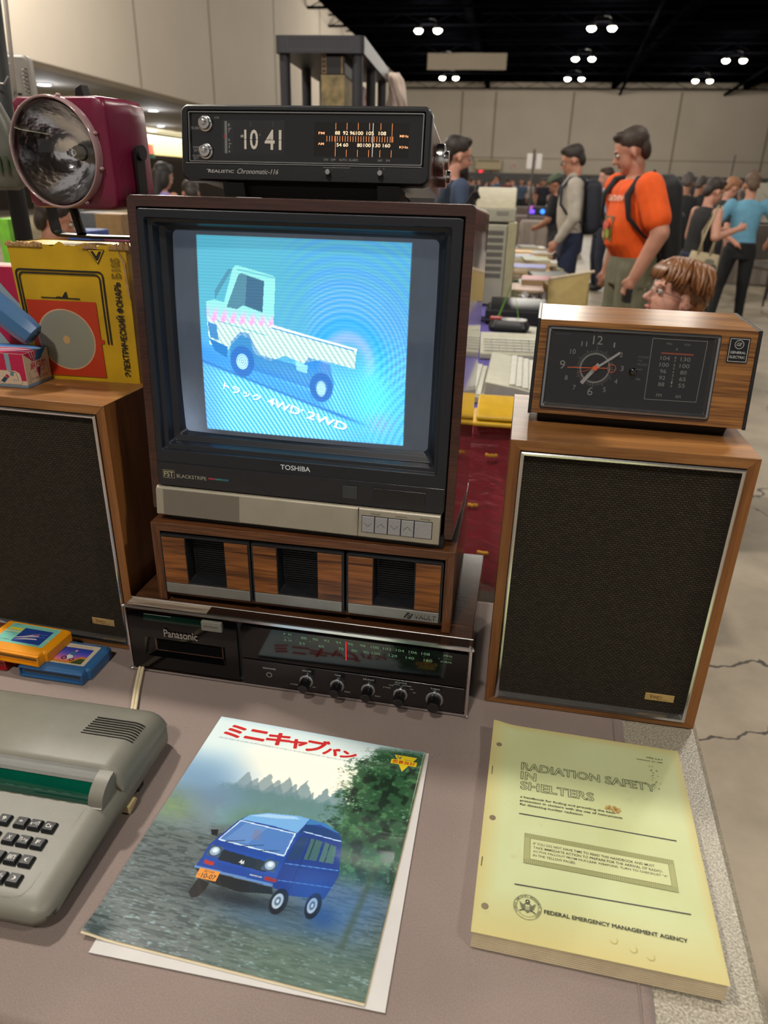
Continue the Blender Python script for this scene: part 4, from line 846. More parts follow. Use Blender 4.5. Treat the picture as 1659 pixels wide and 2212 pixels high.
for a in (20, 75, 130, 185, 240, 300, 345): MB().sphere((LC[0]+.0655*math.cos(R(a)), -.004, LC[1]+.0655*math.sin(R(a))), .0026, .004, .0026, 8, 6).obj('rim_lug', plain('clear_rim', 'A88A8C', .12, .1, coat=.8), t, smooth=True)
ls = MB(); L = [[(LC[0]+r*math.cos(6.2832*i/60), -.0105-.006*(1-(r/.0595)**2), LC[1]+r*math.sin(6.2832*i/60)) for i in range(60)] for r in (.0595, .05, .04, .03, .02, .01, .002)]
ls.loft(L, False, True).obj('lens', pane_mat('lens_glass', (.97, .97, .97), .06, .01), t, smooth=True)
br = MB(); pth = [(-.0085, .048, .072), (-.0075, .048, -.020), (-.0060, .048, -.034), (.002, .048, -.0385), (.06, .048, -.0392), (.130, .048, -.0380), (.1385, .048, -.034), (.1410, .048, -.022), (.1440, .048, .060), (.1450, .048, .072)]
for a, b_ in zip(pth[:-1], pth[1:]):
    d = Vector(b_)-Vector(a); nn = Vector((-d.z, 0, d.x)).normalized()*.0018
    for sgn in (1,): br.hexa([tuple(Vector(a)-nn+Vector((0, -.009, 0))), tuple(Vector(b_)-nn+Vector((0, -.009, 0))), tuple(Vector(b_)-nn+Vector((0, .009, 0))), tuple(Vector(a)-nn+Vector((0, .009, 0))), tuple(Vector(a)+nn+Vector((0, -.009, 0))), tuple(Vector(b_)+nn+Vector((0, -.009, 0))), tuple(Vector(b_)+nn+Vector((0, .009, 0))), tuple(Vector(a)+nn+Vector((0, .009, 0)))])
br.obj('bracket', BLKP, t)
for x in (-.010, .1465): MB().cyl((x-.004, .048, .066), (x+.004, .048, .066), .009, n=20).obj('pivot_knob', BLKP, t)
MB().cyl((.018, .060, .004), (.034, .05, -.037), .0065, n=14).obj('cable_stub', BLKM, t)
MB().prism([(.070, H-.002), (.073, H+.010), (.082, H+.014), (.085, H-.002)], 'y', .035, .05).obj('switch', BLKM, t, bevel=.001)
# ------------------------------------------------------------------ the pocket fan and its cartons
def fan_carton(name, label, loc, yaw, L, D_, H_, lean=0):
    t = thing(name, label, 'box', loc, yaw, lean)
    MB().box(-L, 0, 0, 0, D_, H_).obj('card_body', plain('cream_card', 'CBB9A2', .55), t, bevel=.0006)
    return t
MG, SKY_, BLU = 'B01648', '8FA6B2', '1260A0'
t = fan_carton('pocket_fan_carton', 'small magenta, blue and cream Japanese pocket fan carton lying on the left loudspeaker', (-.4945, .9660, .3813), -9.5, .125, .0560, .0470)
L_, D_, H_ = .125, .0560, .0470
P = Print(FACE(0))
P.poly([(-L_, .0235), (-.015, .0235), (-.0095, .0200), (-.0075, .0100), (-.0005, .0100), (-.0005, H_-.0003), (-L_, H_-.0003)], MG, 0).rect(-L_, .0003, 0, .0040, '6F8494', 0)
P.rect(-.028, .0235, -.021, H_-.0003, '7C95A2', 1).rect(-.060, .0235, -.052, H_-.0003, '7C95A2', 1)
P.ring(-.016, .0140, .0000, .0001, 'CBB9A2', 1)
P.poly([(-.0400, .0085), (-.0350, .0060), (-.0290, .0120), (-.0330, .0150)], '1C4258', 1).poly([(-.0325, .0155), (-.0285, .0120), (-.0255, .0155), (-.0290, .0185)], 'A02A44', 1).poly([(-.0245, .0170), (-.0190, .0160), (-.0180, .0220), (-.0225, .0225)], '55788A', 1).line([(-.026, .0225), (-.015, .0215), (-.013, .0120)], .0006, '33404A', 1)
P.line([(-.0420, .0205), (-.0420, .0070), (-.040, .0045), (-.0100, .0045), (-.0075, .0070), (-.0080, .0150)], .0004, '5A4034', 1).text('ないぶき', -.0210, .0098, -.0125, .0115, '403A38', 1)
P.obj('front_print', t)
P = Print(TOP(H_))
P.rect(-L_, .0004, -.0004, D_-.0004, MG, 0)
P.poly([(-L_, .030), (-.0600, .038), (-.0250, .040), (-.0004, .028), (-.0004, D_-.0004), (-L_, D_-.0004)], BLU, 1)
for a, c in ((0, SKY_), (.012, 'A9C4CE'), (.026, SKY_)):
    P.poly([(-.070-a, .010+a*.6), (-.030, .016+a*.8), (-.0004, .0160+a*.9), (-.0004, .0185+a*.9), (-.030, .0195+a*.8), (-.070-a, .0150+a*.6)], c, 2)
P.obj('top_print', t)
P = Print(lambda u, v, h: (h, u, v))
P.rect(.0003, .0003, D_-.0003, .0045, '6F8FAE', 0).poly([(.0005, H_-.0004), (.0200, .0330), (.0230, .0330), (.0310, H_-.0004)], MG, 0).poly([(.0315, H_-.0004), (.0235, .0330), (.0360, .0340), (.0520, H_-.0004)], BLU, 0)
for k in range(3): P.poly([(.0120+k*.006, H_-.0004), (.0200+k*.002, .0330), (.0206+k*.002, .0330), (.0134+k*.006, H_-.0004)], 'A9B8BE', 1)
P.poly([(.0240, .0235), (.0285, .0235), (.0285, .0060)], MG, 1).poly([(.0285, .0235), (.0335, .0240), (.0285, .0060)], '3A2F80', 1)
P.text('ポケット', .0140, .0325, .0420, .0385, '1C1418', 3).text('扇風機', .0120, .0225, .0480, .0325, 'B01440', 3, .02).text('スタンド付', .0180, .0165, .0430, .0215, '1C1418', 3).text('コードNo', .0110, .0085, .0260, .0120, '4A4240', 2).text('-9122', .0330, .0090, .0470, .0125, '4A4240', 2).line([(.0075, .0210), (.0085, .0060)], .0005, '403838', 2).line([(.0490, .0290), (.0500, .0130)], .0005, '403838', 2)
P.obj('end_print', t)
t = fan_carton('pocket_fan_carton', 'upright magenta and grey-blue striped fan carton behind the blue fan', (-.5180, 1.0500, .3813), -8.4, .085, .05, .1500, 0)
P = Print(FACE(0)); P.rect(-.085, .018, -.0003, .1497, MG, 0)
for k in range(4):
    o_ = k*.045; pts = []
    for j in range(9):
        s = j/8; pts.append((-.080+s*.080, .185-o_-.020-s*.075+.03*(1-s)**2))
    P.poly([(x, min(max(z, .018), .1497)) for x, z in pts]+[(x, min(max(z-.013-.004*s_, .018), .1497)) for s_, (x, z) in enumerate(reversed(pts))], SKY_, 1)
P.obj('front_print', t); P = Print(TOP(.1500)); P.rect(-.085, .0004, -.0004, .0496, 'BFA8A0', 0).rect(-.085, .0004, -.0004, .012, MG, 1); P.obj('top_print', t)
A, Bv = Vector((-.5600, .9900, .5150)), Vector((-.4860, .9930, .4470)); d = (Bv-A).normalized()
t = thing('pocket_fan', 'blue eight-sided hand fan lying slanted on its small carton', 'fan', tuple(Bv))
FB = plain('blue_fan_plastic', '3F6C9C', .32, var=.04)
dl = -d; side = Vector((0, 1, 0)); up = d.cross(side).normalized()
L = []
for r, h in ((.0125, 0), (.0165, .003), (.0185, .02), (.0185, .085), (.0165, .095)):
    L.append([tuple(dl*h+(side*math.cos(6.2832*(i+.5)/8)+up*math.sin(6.2832*(i+.5)/8))*r) for i in range(8)])
MB().loft(L, True, True).obj('grip_body', FB, t, bevel=.0006)
MB().lathe([(.0105, -.0005), (.0105, .001)], (0, 0, 0), tuple(dl), 16).obj('battery_cap', plain('dark_blue_cap', '16324E', .4), t)
# ------------------------------------------------------------------ game cartridges
def cartridge(label, c, loc, yaw, art, wear='1C1A18'):
    t = thing('game_cartridge', label, 'cartridge', loc, yaw, group='colourful game cartridges in front of the left loudspeaker')
    W, D, H = .1075, .0690, .0178
    m = plain('cart_'+c, c, .42, var=.04, bump=.1, bscale=1500)
    pl_ = [(.0045, .0), (.103, .0), (.103, .0085), (.1045, .0105), (W, .0105), (W, D-.003), (W-.003, D), (.003, D), (0, D-.003), (0, .0105), (.003, .0105), (.0045, .0085)]
    def lp(z, i): 
        cx, cy = W/2, D/2; return [(cx+(x-cx)*(1-i/cx), cy+(y-cy)*(1-i/cy) if y > 0.001 else y+i*.2, z) for x, y in pl_]
    # hollow connector mouth at the front
    o = MB(); o.loft([lp(0, .0006), lp(.0012, 0), lp(H-.0035, 0), lp(H, .0032)], True, True); body = o.obj('shell', m, t, bevel=.0004)
    MB().loft([rr(.0065, .0030, .0985, .0125, .0005, -.0004, 3), rr(.0065, .0030, .0985, .0125, .0005, -.0004, 3), rr(.0080, .0042, .0970, .0113, .0005, .0002, 3)], False, False)
    fr = MB().loft([rr(.0046, .0006, .1029, .0170, .0006, .0004, 3), rr(.0046, .0006, .1029, .0170, .0006, -.0035, 3), rr(.0062, .0022, .1013, .0150, .0006, -.0035, 3), rr(.0066, .0026, .1009, .0146, .0006, .0006, 3)], True, False)
    fr.obj('connector_mouth', m, t)
    MB().box(.0066, .0002, .0026, .1009, .0008, .0146).obj('dark_slot', plain('slot_dark', '0B0B0D', .6), t)
    MB().box(.010, -.0012, .0085, .0975, .0006, .0096).obj('contact_board', plain('contact_board', '57513E', .4, .4), t)
    P = Print(TOP(H)); art(P, W, D); P.obj('label_print', t, rough=.35)
    return t
def art_yellow(P, W, D):
    P.rect(.014, .0170, W-.0125, D-.0060, '74B8A8', 0, .002).rect(.014, .0425, .0400, .0450, 'C9C39A', 1).rect(.088, .0335, W-.0125, .0350, 'C9C39A', 1)
    P.rect(.0400, .0215, .0870, .0550, '1F3C86', 1)
    P.poly([(.0400, .0300), (.0560, .0340), (.0680, .0380), (.0740, .0400), (.0700, .0430), (.0610, .0420), (.0520, .0370), (.0410, .0320)], 'B9AEBE', 2).poly([(.0400, .0255), (.0600, .0300), (.0760, .0325), (.0720, .0345), (.0560, .0320)], 'D8CFD6', 2).poly([(.062, .040), (.070, .047), (.072, .041)], '8A5A8A', 3).line([(.060, .044), (.084, .046)], .0004, '8FA0D0', 2).line([(.058, .036), (.084, .040)], .0004, '8FA0D0', 2)
    for k in range(9): P.poly([(.0170+k*.0024, .0470+(k % 2)*.001), (.0193+k*.0024, .0468), (.0197+k*.0024, .0525+(k % 3)*.0012), (.0176+k*.0024, .0518)], 'D8C61E', 2)
    P.text('FAMILY', .0170, .0590, .0310, .0618, '3E7A72', 1).text('GAME', .0170, .0555, .0240, .0575, '3E7A72', 1).text('ファミリー コンピュータ', .0500, .0580, .0900, .0602, 'A8403A', 1).text('ロボット', .0180, .0395, .0310, .0415, '20302E', 1).text('ⓒ1985', .0160, .0225, .0360, .0250, '203A38', 1).text('TV GAME', .0700, .0185, .0880, .0200, '203A38', 1)
def art_blue(P, W, D):
    P.rect(.012, .0150, W-.0125, D-.0070, 'BDB09C', 0, .002).text('ファミリー コンピュータ', .0450, .0560, .0830, .0590, '2A2A2E', 1)
    x0, y0, x1, y1 = .0190, .0180, .0885, .0530
    n = 10; cs = ['C48A4A', 'D27A8A', 'C86A9A', 'A85FA6', '8A5AA8', '6A52B0', '4A4AB0', '3444A8', '2C3E9E', '283A92']
    for k in range(n): P.rect(x0, y0+(y1-y0)*k/n, x1, y0+(y1-y0)*(k+1)/n, cs[k], 1)
    P.poly([(x0, y0), (x1, y0), (x1, .0330), (.0800, .0345), (.0740, .0290), (.0640, .0225), (.0500, .0215), (.0350, .0260), (x0, .0250)], 'C07A2A', 2).poly([(.0700, y0), (x1, y0), (x1, .0300), (.0800, .0300)], '3A4A2A', 3)
    P.ring(.0560, .0280, .0022, .0040, '2A2A34', 4).ring(.0690, .0260, .0020, .0036, '2A2A34', 4).poly([(.0560, .0300), (.0590, .0370), (.0660, .0350), (.0700, .0280), (.0630, .0260)], 'C6CCD2', 4).poly([(.0560, .0400), (.0620, .0440), (.0680, .0420), (.0670, .0350), (.0630, .0355)], '3A6A86', 5).disc(.0650, .0460, .0022, None, 'D08A8A', 6)
def art_red(P, W, D): P.rect(.014, .0170, W-.0125, D-.0060, 'C8BEB0', 0, .002)
cartridge('blue game cartridge with a motorbike picture label, flat on the cloth', '2C5C8C', (-.5165, .8310, 0), -10.6, art_blue)
cartridge('red game cartridge mostly hidden beneath the yellow one', '96141C', (-.6370, .8590, 0), -10.6, art_red)
cartridge('yellow game cartridge with turquoise label stacked on the other two', 'DC8E06', (-.5800, .8490, .0180), -12.8, art_yellow)
# ------------------------------------------------------------------ desk calculator
t = thing('desk_calculator', 'grey desktop calculator with green display window and black Cyrillic keys', 'calculator', (-.303, .440, 0), -9.5)
GC = plain('calculator_grey', '77756B', .45, var=.04, bump=.12, bscale=1200); LN_ = .268; r0 = .020
def calc_section(x, prof, zb):
    ins = 0 if x < -r0 else r0-math.sqrt(max(r0*r0-(x+r0)**2, 0))
    out = []
    for y, z in prof:
        yy = min(max(y, ins), LN_-ins); out.append((x, yy, max(zb, z-ins*.9*(1 if z > .02 else 0))))
    return out
ptop = [(0, .013), (.0006, .020), (.003, .0265), (.009, .0305), (.02, .0325), (.06, .036), (.117, .0400), (.150, .0420), (.20, .044), (.245, .043), (.260, .0395), (.266, .032), (.268, .022), (.268, .013)]
xs = [-.29, -.2, -.1, -.05, -.0205, -.014, -.009, -.0055, -.003, -.001, -.0001]
o = MB(); o.loft([calc_section(x, ptop, .013) for x in xs], True, True); o.obj('upper_case', GC, t, smooth=True, bevel=0)
rear = [(.1475, .041), (.1480, .0560), (.1510, .0610), (.158, .0632), (.19, .0640), (.235, .0610), (.250, .0575), (.259, .0510), (.264, .042), (.265, .036)]
def rsec(x):
    q = max(0, min(1, (x+.024)/.0235)); dz = .026*(1-math.sqrt(max(0, 1-q*q)))
    return [(x, min(y, .265-q*q*.008), max(.036, z-dz)) for y, z in rear]
rb = MB(); rb.loft([rsec(x) for x in (-.29, -.1, -.03, -.0235, -.020, -.016, -.012, -.0085, -.0055, -.003, -.0012, -.0004)], True, True); rb.obj('rear_deck', GC, t, smooth=True)
# rounded ends of the display housing
hp = [(.116, .0395)]+[(.1485-.0300*math.cos(R(a)), .0400+.0225*math.sin(R(a))) for a in (0, 15, 30, 45, 60, 75, 90)]+[(.1500, .0395)]
MB().prism(hp, 'x', -.0245, -.0080).obj('window_end', GC, t, bevel=.0012)
wp = [(.1165, .0395)]+[(.1485-.0290*math.cos(R(a)), .0400+.0215*math.sin(R(a))) for a in (0, 15, 30, 45, 60, 75, 90)]+[(.1485, .0395)]
MB().prism([(y, z) for y, z in wp], 'x', -.29, -.0245).obj('display_window', plain('green_display', '044434', .07, coat=.9, var=.1, scale=12), t, smooth=False, bevel=.0004)
MB().prism([(.1485-.0296*math.cos(R(a)), .0400+.0221*math.sin(R(a))) for a in (58, 66, 74, 82, 90)]+[(.1485, .058), (.1400, .056)], 'x', -.29, -.0245).obj('window_visor', plain('visor_grey', '5A5A54', .5, .0), t)
dg = MB()
for k in range(14): dg.box(-.275+k*.017, .1212, .0490, -.265+k*.017, .1216, .0496)
dg.obj('display_digits', glow('vfd_green', '3AC88A', .12), t)
vs = MB()
for k in range(8):
    y = .2245-k*.0041; pts = []
    for x in (-.071, -.05, -.035, -.028, -.0235, -.019, -.0145, -.011):
        q = max(0, min(1, (x+.024)/.0235)); z = .0638-.00006-((y-.19)**2)*1.2-.026*(1-math.sqrt(max(0, 1-q*q))); pts.append((x-(.0006*k if x < -.06 else 0), y, z))
    vs.tube(pts, .0009, 5)
vs.obj('vent_slots', plain('vent_black', '18160F', .7), t)
o = MB(); o.loft([rr(-.29, .010, -.010, LN_-.010, .022, 0, 6, 'z'), rr(-.292, .006, -.006, LN_-.006, .024, .006, 6, 'z'), rr(-.292, .004, -.003, LN_-.003, .022, .0135, 6, 'z')], True, True); o.obj('lower_case', plain('base_black', '1E1F24', .5), t, smooth=False)
kz = lambda y: .0325+(y-.02)*.0770-.0002
KB = plain('key_black', '1C1E22', .38, var=.08)
keys = [(-.048, .0855, 'Cx'), (-.0638, .0855, 'x→П'), (-.0796, .0855, '÷'), (-.0990, .0855, '9'), (-.048, .0663, 'F'), (-.0638, .0663, 'П→x'), (-.0796, .0663, 'X'), (-.0990, .0663, '6'), (-.048, .0468, '('), (-.0638, .0468, 'ВП'), (-.0796, .0468, '-'), (-.099, .0468, '3'), (-.048, .0272, ')'), (-.0638, .0272, '+/-'), (-.0796, .0272, '+'), (-.099, .0272, ',')]
for x, y, s in keys:
    z = kz(y); k = MB().loft([rr(x-.0068, y-.0062, x+.0068, y+.0062, .0006, z-.001, 3, 'z'), rr(x-.0066, y-.0060, x+.0066, y+.0060, .0006, z+.0025, 3, 'z'), rr(x-.0055, y-.0045, x+.0055, y+.0050, .0006, z+.0048, 3, 'z')], True, True).obj('key', KB, t, bevel=.0004)
    P = Print(TOP(z+.0048)); w = min(.0095, .0030*len(s)+.001); h = .0045 if s not in ('÷', '-', '+') else .0030
    P.text(s, x-w/2, y-h/2, x+w/2, y+h/2, 'D8D4CC', 1, .01); P.obj('legend', k)
P = Print(lambda u, v, h: (u, v, kz(v)+h+.0003))
for s, x, y in (('CF', -.050, .0757), ('Δ', -.0648, .0757), ('1/x', -.081, .0757), ('xy', -.0655, .0563), ('x²', -.081, .0563), ('√', -.0655, .0368), ('y²', -.081, .0368)): P.text(s, x-.0009*len(s)-.0006, y-.0011, x+.0009*len(s)+.0006, y+.0011, 'A83A30', 1)
P.line([(-.0255, .1145), (-.0290, .0240), (-.0330, .0155), (-.0420, .0118), (-.28, .0105)], .0003, '4A4840', 1)
P.obj('panel_marks', t)
sw = MB().prism([(.148, .0025), (.148, .0125), (.163, .0125), (.166, .0075)], 'x', -.008, .0035).obj('power_switch', plain('ivory_switch', 'B9A578', .45), t, bevel=.0006)
MB().box(-.006, .178, .004, -.0018, .190, .010).obj('socket', BLKM, t)
# ------------------------------------------------------------------ brochure with the blue van, on a white sheet
BW, BH = .2743, .3099
t = thing('paper_sheet', 'plain white sheet of paper lying under the van brochure', 'paper', (-.2747, .4463, 0), -12.28)
sh = [(.0163, -.0149), (.2932, -.0026), (.2784, .3119), (.006, .302)]
MB().prism(sh, 'z', .0004, .0007).obj('sheet', plain('white_paper', 'C9C6C4', .7, var=.02), t)
def bz(u, v): return .0012+.0008*np.sin(u*9+1)*np.sin(v*8)+.0035*np.exp(-((u/.018)**2+(v/.018)**2))+.0010*np.exp(-((BW-u)/.03)**2)
t = thing('van_brochure', 'Japanese brochure with a blue van on a gravel road, curled corner', 'brochure', (-.2747, .4463, .0006), -12.28)
pgs = MB()
for k in range(3): pgs.grid(24, 26, lambda u, v, k=k: (u*(BW-.0006*k+.0012), v*BH-.0012*k*(1-v), float(bz(u*BW, v*BH))-.0009+.0003*k-.0002))
pgs.obj('inner_pages', plain('page_cream', 'C9BC9E', .6), t, smooth=True)
def bro_img(U, V):
    A = lambda c: np.broadcast_to(np.array(c, float)/255, U.shape+(3,)).copy()
    n1 = vnoise(U, V, .03, .03, 1); n2 = vnoise(U, V, .006, .005, 2); n3 = vnoise(U, V, .0022, .0014, 3, 2)
    img = A((222, 230, 226))
    img = lerp(img, (1., .95, .87), sstep(.03, .10, U+.05*(n1-.5))*sstep(.29, .25, V)*sstep(.19, .21, V))     # warm haze
    img = lerp(img, (.66, .77, .84), sstep(.12, .02, U-.0*V)*sstep(.27, .21, V)*.9)
    img = lerp(img, (.50, .60, .70), sstep(.10, .02, U)*sstep(.26, .20, V)*sstep(.13, .18, V)*.8)
    # conifers
    tips = .205+.0*U
    for cx, h, w in ((.052, .205, .020), (.075, .228, .014), (.087, .222, .012), (.100, .232, .013), (.113, .226, .010), (.124, .232, .012), (.135, .224, .010), (.146, .230, .011), (.158, .214, .014), (.172, .226, .018), (.188, .232, .018)):
        edge = h-np.abs(U-cx)*(1.9+.0*U)+(n2-.5)*.010; m = sstep(-.001, .002, edge-V)*sstep(.17, .20, V+.0)
        img = lerp(img, (.42+.10*(1-cx*3), .56, .58), m*(.55+.3*cx/.19))
    f = sstep(.206, .198, V+(n2-.5)*.012)*sstep(.03, .07, U); img = lerp(img, (.42, .54, .53), f*.85)
    img = lerp(img, (.55, .66, .72), sstep(.10, .03, U)*sstep(.215, .18, V)*.8)
    gr = sstep(.185, .165, V+(n2-.5)*.01)*sstep(.06, .12, U); img = lerp(img, (.40, .50, .38), gr*.8)
    # dark trees at right
    ed = .150+.085*sstep(.16, .262, V)*0+.040*np.sin(V*30+1)*.3+(n1-.5)*.05+(n2-.5)*.03
    bd = .192-(V-.15)*.05+(n1-.5)*.045+(n2-.5)*.025+.03*sstep(.27, .31, V)
    m = sstep(-.008, .010, U-bd+(n3-.5)*.02)*sstep(.065, .130, V+(n2-.5)*.04)*sstep(.312, .285, V-.02*(U-.2)/.07)
    tree = A((58, 92, 66)); tree = lerp(tree, (.36, .52, .36), sstep(.52, .75, n2)*.8); tree = lerp(tree, (.10, .18, .13), sstep(.5, .3, vnoise(U, V, .012, .012, 9))*.8); tree = lerp(tree, (.62, .74, .62), sstep(.66, .80, n3)*sstep(.55, .7, n1)*.7)
    img = img*(1-m[..., None])+tree*m[..., None]
    img = lerp(img, (.74, .82, .86), sstep(.30, .312, V)*.6)
    # ground
    st = vnoise(U, V, .012, .0016, 11, 3); st2 = vnoise(U, V, .006, .0012, 12, 2)
    g = A((108, 114, 112)); g = lerp(g, (.27, .31, .31), sstep(.55, .35, st)*.8); g = lerp(g, (.58, .64, .66), sstep(.62, .85, st2)*.45)
    g = lerp(g, (.44, .52, .44), sstep(.09, .02, V)*sstep(.08, .2, U)*.55); g = lerp(g, (.58, .66, .66), sstep(.66, .85, st2)*sstep(.08, .02, V)*.7)
    gm = sstep(.158, .140, V+.12*(U-.05)*(U < .07)+(n1-.5)*.02-.02*sstep(.05, .0, U)); gm = np.where(U > .18, sstep(.125, .100, V+(n1-.5)*.02), gm)
    img = img*(1-gm[..., None])+g*gm[..., None]
    # bank and the yellow grass at left
    bk = sstep(.075, .055, U+(n2-.5)*.02)*sstep(.12, .14, V)*sstep(.20, .175, V); img = lerp(img, (.50, .55, .56), bk*.8); img = lerp(img, (.58, .68, .36), np.exp(-((U-.012)/.022)**2-((V-.158)/.020)**2)*.45*(.4+n2))
    img = lerp(img, (.46, .55, .66), np.exp(-((U-.050)/.04)**2-((V-.185)/.02)**2)*.6)
    sh_ = np.exp(-((U-.130)/.055)**2-((V-.066)/.009)**2); img = lerp(img, (.10, .13, .16), sh_*.85); img = lerp(img, (.32, .42, .52), np.exp(-((U-.165)/.05)**2-((V-.052)/.012)**2)*.75)
    # blue dust at right
    du = np.exp(-((U-.238)/.030)**2-((V-.080)/.032)**2)*(.6+.7*(n1-.3)); img = lerp(img, (.36, .50, .68), du*.9); img = lerp(img, (.20, .34, .56), np.exp(-((U-.215)/.016)**2-((V-.068)/.014)**2)*.8)
    img = lerp(img, (.30, .33, .22), np.exp(-((U-.248-.12*(V-.1))/.004)**2)*sstep(.02, .06, V)*sstep(.15, .12, V)*.5)
    # the van
    def P(pts, c, k=1.):
        nonlocal img
        img = lerp(img, c, inpoly(U, V, pts).astype(float)*k)
    B1, B2, B3 = (.16, .31, .60), (.22, .40, .68), (.10, .20, .42)
    P([(.0730, .1200), (.0720, .0990), (.0695, .0905), (.1560, .0875), (.1745, .0820), (.2106, .0865), (.2176, .1152), (.2110, .1400), (.2089, .1583), (.2041, .1661), (.1860, .1757), (.1512, .1782), (.1184, .1740), (.0990, .1662), (.0900, .1560), (.0780, .1300)], B1)
    P([(.0924, .1565), (.0990, .1662), (.1184, .1740), (.1512, .1782), (.1660, .1775), (.1640, .1700), (.1590, .1560), (.1300, .1585), (.0980, .1585)], (.50, .68, .85)); P([(.1010, .1655), (.1184, .1725), (.1500, .1765), (.1560, .1740), (.1300, .1690)], (.68, .80, .90))
    P([(.1590, .1545), (.1650, .1690), (.1701, .1700), (.1900, .1690), (.2041, .1640), (.2089, .1583), (.2080, .1540), (.1880, .1590), (.1700, .1590)], (.10, .28, .48)); P([(.1650, .1690), (.1660, .1775), (.1860, .1757), (.2041, .1661), (.1960, .1680), (.1800, .1725)], (.28, .50, .70))
    P([(.1620, .1540), (.1580, .1290), (.1560, .0880), (.1745, .0820), (.2106, .0865), (.2176, .1152), (.2089, .1583), (.1890, .1600), (.1700, .1590)], (.13, .24, .52))
    P([(.0924, .1575), (.1580, .1550), (.1555, .1240), (.0790, .1270)], (.80, .86, .90)); P([(.0935, .1560), (.1562, .1537), (.1543, .1256), (.0806, .1284)], (.36, .50, .72)); P([(.100, .155), (.125, .154), (.112, .130), (.086, .1300)], (.46, .58, .76), .7); P([(.1130, .1500), (.1210, .1490), (.1230, .1360), (.1120, .1370)], (.55, .48, .55), .45)
    for a, b_ in (((.0880, .1262), (.1080, .1330)), ((.1060, .1248), (.1300, .1320)), ((.1270, .1240), (.1480, .1290))):
        P([a, (a[0], a[1]+.0012), (b_[0], b_[1]+.0008), b_], (.10, .14, .22), .8)
    P([(.0740, .1190), (.0880, .1205), (.1500, .1165), (.1560, .1130), (.1560, .0985), (.0740, .1015)], (.17, .33, .64))
    P([(.0875, .1172), (.1440, .1135), (.1430, .1015), (.0895, .1040)], (.12, .16, .20));
    for k in range(5): P([(.0885, .1060+k*.0023), (.1425, .1030+k*.0023), (.1425, .1036+k*.0023), (.0885, .1066+k*.0023)], (.22, .27, .32), .8)
    for cx, cz in ((.0822, .1130), (.1450, .1105)):
        P([(cx-.0075, cz-.0068), (cx+.0070, cz-.0075), (cx+.0080, cz+.0062), (cx-.0065, cz+.0070)], (.30, .38, .48)); q = np.hypot(U-cx, V-cz); img = lerp(img, (.62, .68, .74), sstep(.0062, .0055, q)); img = lerp(img, (.86, .90, .93), sstep(.0042, .002, np.hypot(U-cx, V-cz-.001))); img = lerp(img, (.2, .24, .3), np.exp(-((q-.0060)/.0005)**2))
    P([(.0765, .1010), (.0875, .1000), (.0875, .0958), (.0770, .0965)], (.70, .26, .20)); P([(.1445, .0975), (.1580, .0965), (.1580, .0925), (.1450, .0930)], (.62, .20, .20))
    P([(.0697, .0925), (.1562, .0905), (.1562, .0878), (.0697, .0895)], (.42, .55, .74)); P([(.0715, .0890), (.1560, .0870), (.1600, .0800), (.1250, .0740), (.0960, .0770), (.0850, .0790)], (.06, .08, .12))
    P([(.0795, .0790), (.0930, .0770), (.0925, .0690), (.0890, .0600), (.0830, .0570), (.0770, .0620)], (.05, .06, .09))
    for cx, cz, w in ((.1680, .0740, .62), (.2025, .0775, .55)):
        q = np.hypot((U-cx)/w, V-cz); img = lerp(img, (.06, .08, .13), sstep(.0150, .0135, q)*.9); q2 = np.hypot((U-cx+.001)/w, V-cz); img = lerp(img, (.72, .76, .80), sstep(.0090, .0080, q2)); img = lerp(img, (.40, .45, .52), sstep(.0055, .0045, q2)); img = lerp(img, (.80, .84, .88), sstep(.0025, .0018, q2))
    P([(.1640, .1520), (.1720, .1540), (.1730, .1250), (.1600, .1200), (.1600, .1290)], (.16, .26, .42)); P([(.1760, .1530), (.1890, .1520), (.1900, .1270), (.1765, .1260)], (.30, .42, .40)); P([(.1920, .1515), (.2055, .1490), (.2080, .1280), (.1925, .1270)], (.34, .46, .44))
    P([(.1800, .153), (.1812, .153), (.1815, .127), (.1803, .127)], (.08, .14, .26)); P([(.1975, .151), (.1985, .151), (.1992, .1275), (.1982, .1275)], (.08, .14, .26))
    for z0, z1, c in ((.1180, .1190, (.45, .62, .85)), (.0975, .0985, (.40, .56, .82))):
        P([(.1590, z0-.002), (.2150, z0+.003), (.2150, z1+.003), (.1590, z1-.002)], c, .85)
    P([(.1640, .1590), (.1660, .1600), (.2080, .1575), (.2080, .1563)], (.75, .84, .92)); P([(.1748, .1560), (.1753, .1560), (.1745, .0900), (.1738, .0900)], (.06, .12, .28), .8); P([(.0660, .1375), (.0740, .1395), (.0760, .1320), (.0700, .1310)], (.08, .10, .14))
    img = lerp(img, (.30, .46, .74), np.exp(-((U-.195)/.030)**2-((V-.095)/.022)**2)*.45)
    img = np.clip((img-.5)*1.18+.47, 0, 1)*np.array([.95, .99, 1.02])
    # fold wear at the right edge
    img = lerp(img, (.80, .80, .76), np.exp(-((U-BW+.0015)/.0006)**2)*sstep(.18, .26, V)*.8)
    return img
pix_mesh('cover', t, lambda U, V: (U, V, bz(U, V)+.0004), BW, BH, 430, 486, bro_img, rough=.3, coat=.35)
P = Print(lambda u, v, h: (u, v, float(bz(u, v))+.00045+h), .00008); RD = 'C01C22'
